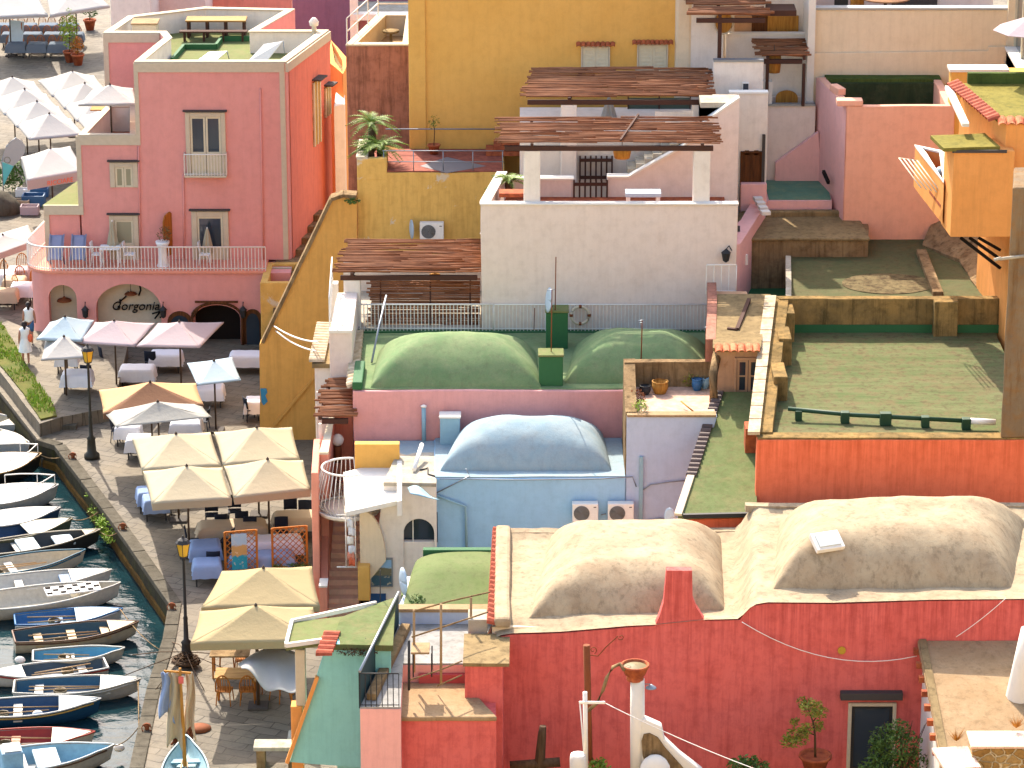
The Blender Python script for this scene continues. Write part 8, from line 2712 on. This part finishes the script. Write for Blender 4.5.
# ------------------------------------------------------------------ boat with mast drawn up on the quay
boat('pale blue boat drawn up on the quay, bow away from the water', (184, 812), (186, 737), 1.35, '9CC4CC', 'A8CCD4', 'C8E0E2', '8ABCC8', 2, .0, z=.12, depth=.6, sheer=.1, seatc='4E98B0', grp='boats moored along the quay')
q0, q1 = V(185, 766, G(184, 770, .3).y), V(180, 668, G(184, 770, .3).y)
t = thing('mast', 'leaning wooden mast with cream and blue rags rising from the boat on the quay', 'mast', q0)
b = MB(); b.tube([q0, q1], .06, 8, .035); b.build('spar', M['straw'], t)
for i, (px, mt, w_, l) in enumerate(((174, 'cu', .34, 2.3), (166, 'tcloth', .3, 1.4), (189, 'tancloth', .22, 1.9))):
    top = V(px, 672, q0.y + .05 + i * .03)
    b = MB()
    b.surf(lambda u, v: top + Vector(((u - .5) * w_ * (1 + .5 * v) + .04 * math.sin(v * 6), .09 * math.sin(u * 9 + v * 3), -l * v * (1 - .12 * math.sin(u * 4)) - .08 * abs(u - .5))), 12, 12)
    b.build('hanging_cloth', M[mt], t, solid=.01)
b = MB(); b.bar(V(164, 671, q0.y), V(191, 673, q0.y), .05); b.build('yard', M['straw'], t)
b = MB(); b.obox(V(181, 680, q0.y - .1), (.14, .04, .2)); b.build('red_flag', M['red'], t)
for k in range(1):
    q = G(182, 743, .0)
    b = MB()
    for _ in range(40):
        a = rnd.uniform(0, 6.28)
        b.tube([q + Vector((rnd.uniform(-.3, .3), rnd.uniform(-.3, .3), .05 + rnd.random() * .55)) for i in range(4)], .05, 4, cap=False)
    tag(b.build('rope_coils', M['rust']), 'brown heap of rope behind the boat on the quay', 'ropes')
b = MB(); q = G(199, 729, 0); b.lathe([(.34, .0), (.36, .04), (.02, .07)], q, 14); tag(b.build('manhole_lid', M['rust']), 'round rusty lid on the quay near the lamp post', 'lid')
# block at turquoise corner
q = G(302, 745, 0); b = MB(); b.box(q.x - .4, q.x + .45, q.y - .3, q.y + .3, .0, .35); tag(b.build('stone_block', M['whiteroof'], bevel=.04), 'pale stone block by the foot of the orange pier', 'block')
q = G(272, 765, 0); b = MB(); b.box(q.x - .5, q.x + .8, q.y - .3, q.y + .3, .55, .68)
t = thing('stone_bench', 'low pale stone bench cut by the bottom edge by the turquoise wall', 'bench', (q.x, q.y, 0)); b.build('slab', M['whiteroof'], t, bevel=.03)
for s in (-.3, .6):
    b = MB(); b.box(q.x + s - .12, q.x + s + .12, q.y - .25, q.y + .25, 0, .55); b.build('support', M['stone'], t)

# ------------------------------------------------------------------ pink balcony furniture
def deckchair(px, lab):
    x, y, z = XX(px, Yu - .6, ZF), Yu - .9, ZF + .12
    t = thing('deck_chair', lab, 'deck chair', (x, y, z), 'deck chairs on the pink balcony')
    b = MB()
    for s in (-.27, .27):
        b.bar((x + s, y - .5, z + .35), (x + s, y + .45, z + 1.15), .05); b.bar((x + s, y + .3, z), (x + s, y - .3, z + .55), .05)
    b.build('frame', M['bluep2'] if 'bluep2' in M else mk('bluep2', plain('faded_blue_wood', '7A7F94', .7, .2)), t)
    b = MB(); b.surf(lambda u, v: Vector((x + (u - .5) * .5, y - .45 + .88 * v, z + .38 + .75 * v - .13 * math.sin(v * math.pi))), 4, 8); b.build('sling', mk('sling', cloth('faded_blue_canvas', '8A8FA8', .1)), t, solid=.015)
deckchair(58, 'left faded blue deck chair on the pink balcony'); deckchair(80, 'right faded blue deck chair on the pink balcony')
x, y, z = XX(113, Yu, ZF), Yu - .8, ZF + .12
t = thing('plastic_table', 'white plastic table on the pink balcony by the left door', 'table', (x, y, z))
b = MB(); b.box(x - .4, x + .4, y - .35, y + .35, z + .7, z + .74); b.build('top', M['stool'], t, bevel=.01)
for sx in (-.34, .34):
    for sy in (-.28, .28):
        b = MB(); b.bar((x + sx, y + sy, z), (x + sx, y + sy, z + .7), .05); b.build('leg', M['stool'], t)
for px, lab in ((100, 'white plastic chair left of the balcony table'), (132, 'white plastic chair right of the balcony table'), (207, 'white plastic chair before the right balcony door')):
    c = make_chair('stool', (XX(px, Yu, ZF), Yu - .75, ZF + .12), 1.5, lab, 'white chairs on the pink balcony')
x, y, z = XX(165.5, Yu, ZF), Yu - .9, ZF + .12
t = thing('pedestal_pot', 'white pedestal planter with a small shrub on the pink balcony', 'plant pot', (x, y, z))
b = MB(); b.lathe([(.25, 0), (.2, .1), (.16, .7), (.26, .9), (.28, 1.0), (.2, 1.0), (.01, .95)], (x, y, z), 12, cap=False); b.build('pedestal', M['stool'], t)
b = MB(); leafy(b, (x + .1, y, z + 1.3), (.3, .25, .35), 110, .06); b.build('shrub', mk('dryleaf', leafmat('reddish_leaf', '7A4A30', '5A5A2C')), t)
x = XX(168, Yu, 4.5)
t = thing('wooden_shutter', 'single arched brown shutter leaf standing open on the pink wall', 'shutter', (x, Yu - .3, ZF + .4))
b = MB(); zz0, zz1 = ZZ(254, Yu), ZZ(213, Yu); b.add([(x - .12, Yu - .45, zz0), (x + .16, Yu - .02, zz0), (x + .16, Yu - .02, zz1), (x + .1, Yu - .1, zz1 + .08), (x - .06, Yu - .36, zz1 - .02), (x - .12, Yu - .45, zz1 - .25)], [tuple(range(6))]); b.build('leaf', M['chairw'], t, solid=.06)
# potted plants, sign boards on the far plaza
for px, py, h, r, lab, mt in ((70, 62, 2.2, .55, 'tall green potted shrub on the sunny plaza', 'leafl'), (78, 65, .9, .35, 'small orange flowering pot beside the tall potted shrub', 'orleaf' if mk('orleaf', leafmat('orange_flower', 'C86A28', '7A6A2C')) else 0), (90, 30, 1.2, .6, 'dark green potted bush in the plaza shade', 'leafd')):
    q = G(px, py, 0)
    t = thing('potted_shrub', lab, 'potted plant', q, 'potted plants on the plaza')
    b = MB(); pot(b, q.x, q.y, 0, .34, .6); b.build('pot', M['terra'], t)
    b = MB(); b.tube([(q.x, q.y, .5), (q.x + .05, q.y, .6 + h * .5)], .03, 5); b.build('stem', M['bark'], t)
    b = MB(); leafy(b, (q.x, q.y, .6 + h * .55), (r, r * .8, h * .5), int(260 * h), .08); b.build('leaves', M[mt], t)
q = G(17, 54, 0)
t = thing('menu_board', 'pale blue menu board on a wooden easel in the plaza shade', 'sign', q)
b = MB(); b.obox((q.x, q.y, 1.05), (.75, .06, 1.5), .15, -.12, .12); b.build('board', tint('pboard', 'B8D0DC'), t)
b = MB(); b.bar((q.x - .3, q.y, 0), (q.x - .1, q.y + .1, 1.7), .05); b.bar((q.x + .35, q.y, 0), (q.x + .3, q.y + .1, 1.7), .05); b.bar((q.x, q.y + .6, 0), (q.x, q.y + .1, 1.6), .05); b.build('easel', M['chairw'], t)
for px, py, lab, s in ((14, 196, 'tall white feather banner with a teal foot at the left edge', 1.0),):
    yb3 = G(px, py, 0).y
    t = thing('feather_banner', lab, 'banner', (XX(px, yb3, 1), yb3, 0))
    outl = [(2, 190), (3, 160), (6, 148), (12, 141), (18, 138), (23, 141), (26, 146), (25, 153), (20, 160), (14, 167), (7, 178)]
    b = MB(); b.vprism([(XX(a, yb3, 1.5), ZZ(c, yb3)) for a, c in outl[2:9]] + [(XX(14, yb3, 1), ZZ(166, yb3)), (XX(3, yb3, 1), ZZ(162, yb3))], yb3, yb3 + .03); b.build('flag', M['wu'], t)
    b = MB(); b.vprism([(XX(3, yb3, 1), ZZ(162.2, yb3)), (XX(14, yb3, 1), ZZ(166.2, yb3)), (XX(7, yb3, 1), ZZ(178, yb3)), (XX(3, yb3, 1), ZZ(186, yb3))], yb3, yb3 + .03); b.build('teal_foot', tint('teal', '5FB4B0'), t)
    b = MB(); b.tube([(XX(2.5, yb3, 1), yb3 + .02, 0), (XX(2.5, yb3, 1), yb3 + .02, ZZ(160, yb3)), (XX(8, yb3, 1), yb3 + .02, ZZ(146, yb3)), (XX(18, yb3, 1), yb3 + .02, ZZ(137.5, yb3))], .025, 5); b.build('pole', M['metalg'], t)
    b = MB(); cx_, cz_ = XX(8, yb3, 1), ZZ(160, yb3); b.tube([(cx_ + .14 * math.cos(k * .42), yb3 - .012, cz_ + .14 * math.sin(k * .42)) for k in range(16)], .02, 5); b.build('round_emblem', tint('embl', '8C8A78'), t)
# mound standing in for a heaped tarp, boxes and nets left of the pink house, below the parasol
q = G(6, 212, 0)
b = MB(); b.blob((q.x - .5, q.y, .1), (1.2, 1.0, .9), 14, 10)
tag(b.build('mound', M['kerb'], rough=.3, cell=.35), 'big grey brown rock at the left edge', 'mound')
for i, (px, py, mt, s, lab) in enumerate(((34, 205, 'bluep', .5, 'blue crate below the lettered parasol'), (40, 196, 'bluep', .4, 'second blue crate nearer the pink house'), (24, 196, 'metalw', .35, 'white box beside the rock'), (30, 214, 'mu', .4, 'lilac crate below the blue ones'), (30, 196, 'wcloth', .3, 'small white box between the crates'), (22, 207, 'tancloth', .35, 'tan box beside the rock'))):
    q = G(px, py, 0)
    t = thing('crate', lab, 'crate', q, 'crates left of the pink house')
    b = MB(); b.ring([(q.x - s, q.y - s * .7), (q.x + s, q.y - s * .7), (q.x + s, q.y + s * .7), (q.x - s, q.y + s * .7)], .02, s, .06, .05); b.build('sides', M[mt], t)
    b = MB(); b.box(q.x - s + .04, q.x + s - .04, q.y - s * .7 + .04, q.y + s * .7 - .04, .01, .05); b.build('bottom', M[mt], t)
b = MB(); q = G(12, 192, 0); leafy(b, q + Vector((0, 0, .8)), (.7, .5, .8), 500, .1); tag(b.build('plaza_bush', M['leafd']), 'dark bush beside the rock at the left edge', 'bush')
for i, (px, py) in enumerate(((4, 272), (14, 278), (22, 284), (6, 290), (18, 268))):
    cloth_table(px, py, .9, .8, ('wcloth', 'tancloth', 'wcloth', 'tancloth', 'mu')[i], ('white table nearest the left edge below the balcony level', 'tan table left of the curved balcony', 'white table closest to the curved pink corner', 'front tan table at the left edge', 'mauve table at the back left of the curved balcony')[i], grp='tables left of the pink house')
    place_chair('chairw', px + 5, py + 9, 2.5 + i, ('honey chair by the white table at the left edge', 'honey chair by the tan table left of the balcony', 'honey chair closest to the curved pink corner', 'honey chair at the front tan table', 'honey chair at the mauve table')[i], 'chairs left of the pink house')
# small terrace furniture of the pink house
q = G(104, 126, Z2 - .95)
t = thing('terrace_table', 'small dark table on the upper left terrace of the pink house', 'table', q)
b = MB(); b.box(q.x - .5, q.x + .3, q.y - .3, q.y + .3, q.z + .7, q.z + .75); b.build('top', M['straw'], t)
b = MB(); b.box(q.x - .1, q.x, q.y - .05, q.y + .05, q.z, q.z + .7); b.build('pedestal', M['beam'], t)
yy = YY(104, Z2) - .1
b = MB(); b.box(XX(119, yy, 8), XX(130, yy, 8), yy - .1, yy, Z2 - .95, ZZ(108, yy)); tag(b.build('terrace_door', M['metalw'], bevel=.02), 'white slatted door on the upper left terrace of the pink house', 'door')

# ------------------------------------------------------------------ people
skin = plain('skin', 'A8745A', .6, .3, 0, .1)
hair = plain('dark_hair', '241A16', .6, .3, 0, .2)
def person(px, py, z, lab, heading, top, bottom, h=1.66, stride=.16, bag=None, skirt=True):
    p = G(px, py, z)
    t = thing('person', lab, 'person', p, 'people walking')
    me = bpy.data.meshes.new('body')
    k = h / 1.7
    J = {'pel': (0, 0, .92), 'ch': (0, .01, 1.22), 'nk': (0, .0, 1.44), 'hd': (0, .02, 1.56), 'tp': (0, .02, 1.68),
         'lh': (-.09, 0, .88), 'lk': (-.1, stride * .6, .48), 'la': (-.1, stride * .5, .08), 'lt': (-.1, stride * .5 + .15, .03),
         'rh': (.09, 0, .88), 'rk': (.1, -stride * .2, .48), 'ra': (.1, -stride, .1), 'rt': (.1, -stride + .14, .03),
         'ls': (-.17, 0, 1.38), 'le': (-.22, -.06, 1.1), 'lw': (-.23, .05, .86), 'lf': (-.22, .08, .76),
         'rs': (.17, 0, 1.38), 're': (.23, .03, 1.1), 'rw': (.24, .12, .88), 'rf': (.23, .15, .78)}
    R = {'pel': .15, 'ch': .14, 'nk': .055, 'hd': .1, 'tp': .07, 'lh': .1, 'lk': .06, 'la': .042, 'lt': .035, 'rh': .1, 'rk': .06, 'ra': .042, 'rt': .035,
         'ls': .065, 'le': .042, 'lw': .032, 'lf': .034, 'rs': .065, 're': .042, 'rw': .032, 'rf': .034}
    E = [('pel', 'ch'), ('ch', 'nk'), ('nk', 'hd'), ('hd', 'tp'), ('pel', 'lh'), ('lh', 'lk'), ('lk', 'la'), ('la', 'lt'), ('pel', 'rh'), ('rh', 'rk'), ('rk', 'ra'), ('ra', 'rt'),
         ('ch', 'ls'), ('ls', 'le'), ('le', 'lw'), ('lw', 'lf'), ('ch', 'rs'), ('rs', 're'), ('re', 'rw'), ('rw', 'rf')]
    ks = list(J)
    me.from_pydata([Vector(J[a]) * k for a in ks], [(ks.index(a), ks.index(c)) for a, c in E], [])
    o = bpy.data.objects.new('body', me); COL.objects.link(o); o.parent = t
    me.materials.append(skin)
    sm = o.modifiers.new('skin', 'SKIN')
    for i, a in enumerate(ks):
        me.skin_vertices[0].data[i].radius = (R[a] * k, R[a] * k)
        me.skin_vertices[0].data[i].use_root = (a == 'pel')
    o.modifiers.new('sub', 'SUBSURF').levels = 2
    o.modifiers['sub'].render_levels = 2
    pl_ = t.location
    W = lambda x, y, zz: pl_ + Vector((x, y, zz)) * k
    b = MB(); b.lathe([(.13, .0), (.19, .08), (.17, .25), (.19, .42), (.2, .5), (.1, .58), (.07, .6)], W(0, .005, .88), 14, cap=False); b.v = [Vector((v.x, pl_.y + (v.y - pl_.y) * .8, v.z)) for v in b.v]; b.build('top', M[top], t)
    b = MB()
    if skirt: b.lathe([(.26, -.42), (.22, -.2), (.19, 0), (.165, .12)], W(0, 0, .92), 16, cap=False)
    else:
        b.tube([W(-.09, 0, .95), W(-.1, stride * .35, .66), W(-.1, stride * .55, .5)], .1 * k, 10, .085 * k); b.tube([W(.09, 0, .95), W(.1, -stride * .1, .66), W(.1, -stride * .2, .5)], .1 * k, 10, .085 * k)
    b.build('skirt' if skirt else 'shorts', M[bottom], t)
    b = MB(); b.blob(W(0, -.01, 1.6), (.115 * k, .125 * k, .13 * k), 12, 8); b.tube([W(0, -.09, 1.62), W(0, -.12, 1.5), W(0, -.1, 1.36)], .07 * k, 8, .03 * k); b.build('hair', hair, t)
    b = MB()
    for sx in (-.035, .035): b.blob(W(sx, .118, 1.585), .012 * k, 6, 4)
    b.build('eyes', M['dark'], t)
    if bag:
        b = MB(); b.blob(W(.2, -.1, 1.05), (.1, .13, .16), 10, 7); b.build('shoulder_bag', M[bag], t)
    t.rotation_euler.z = heading
person(26, 363, .5, 'dark haired woman in a white dress with an orange bag on the sunny path', .2, 'stool', 'stool', bag='orange')
person(30, 343, .5, 'person in a white shirt just ahead at the pink corner', .1, 'stool', 'bluep', skirt=False)
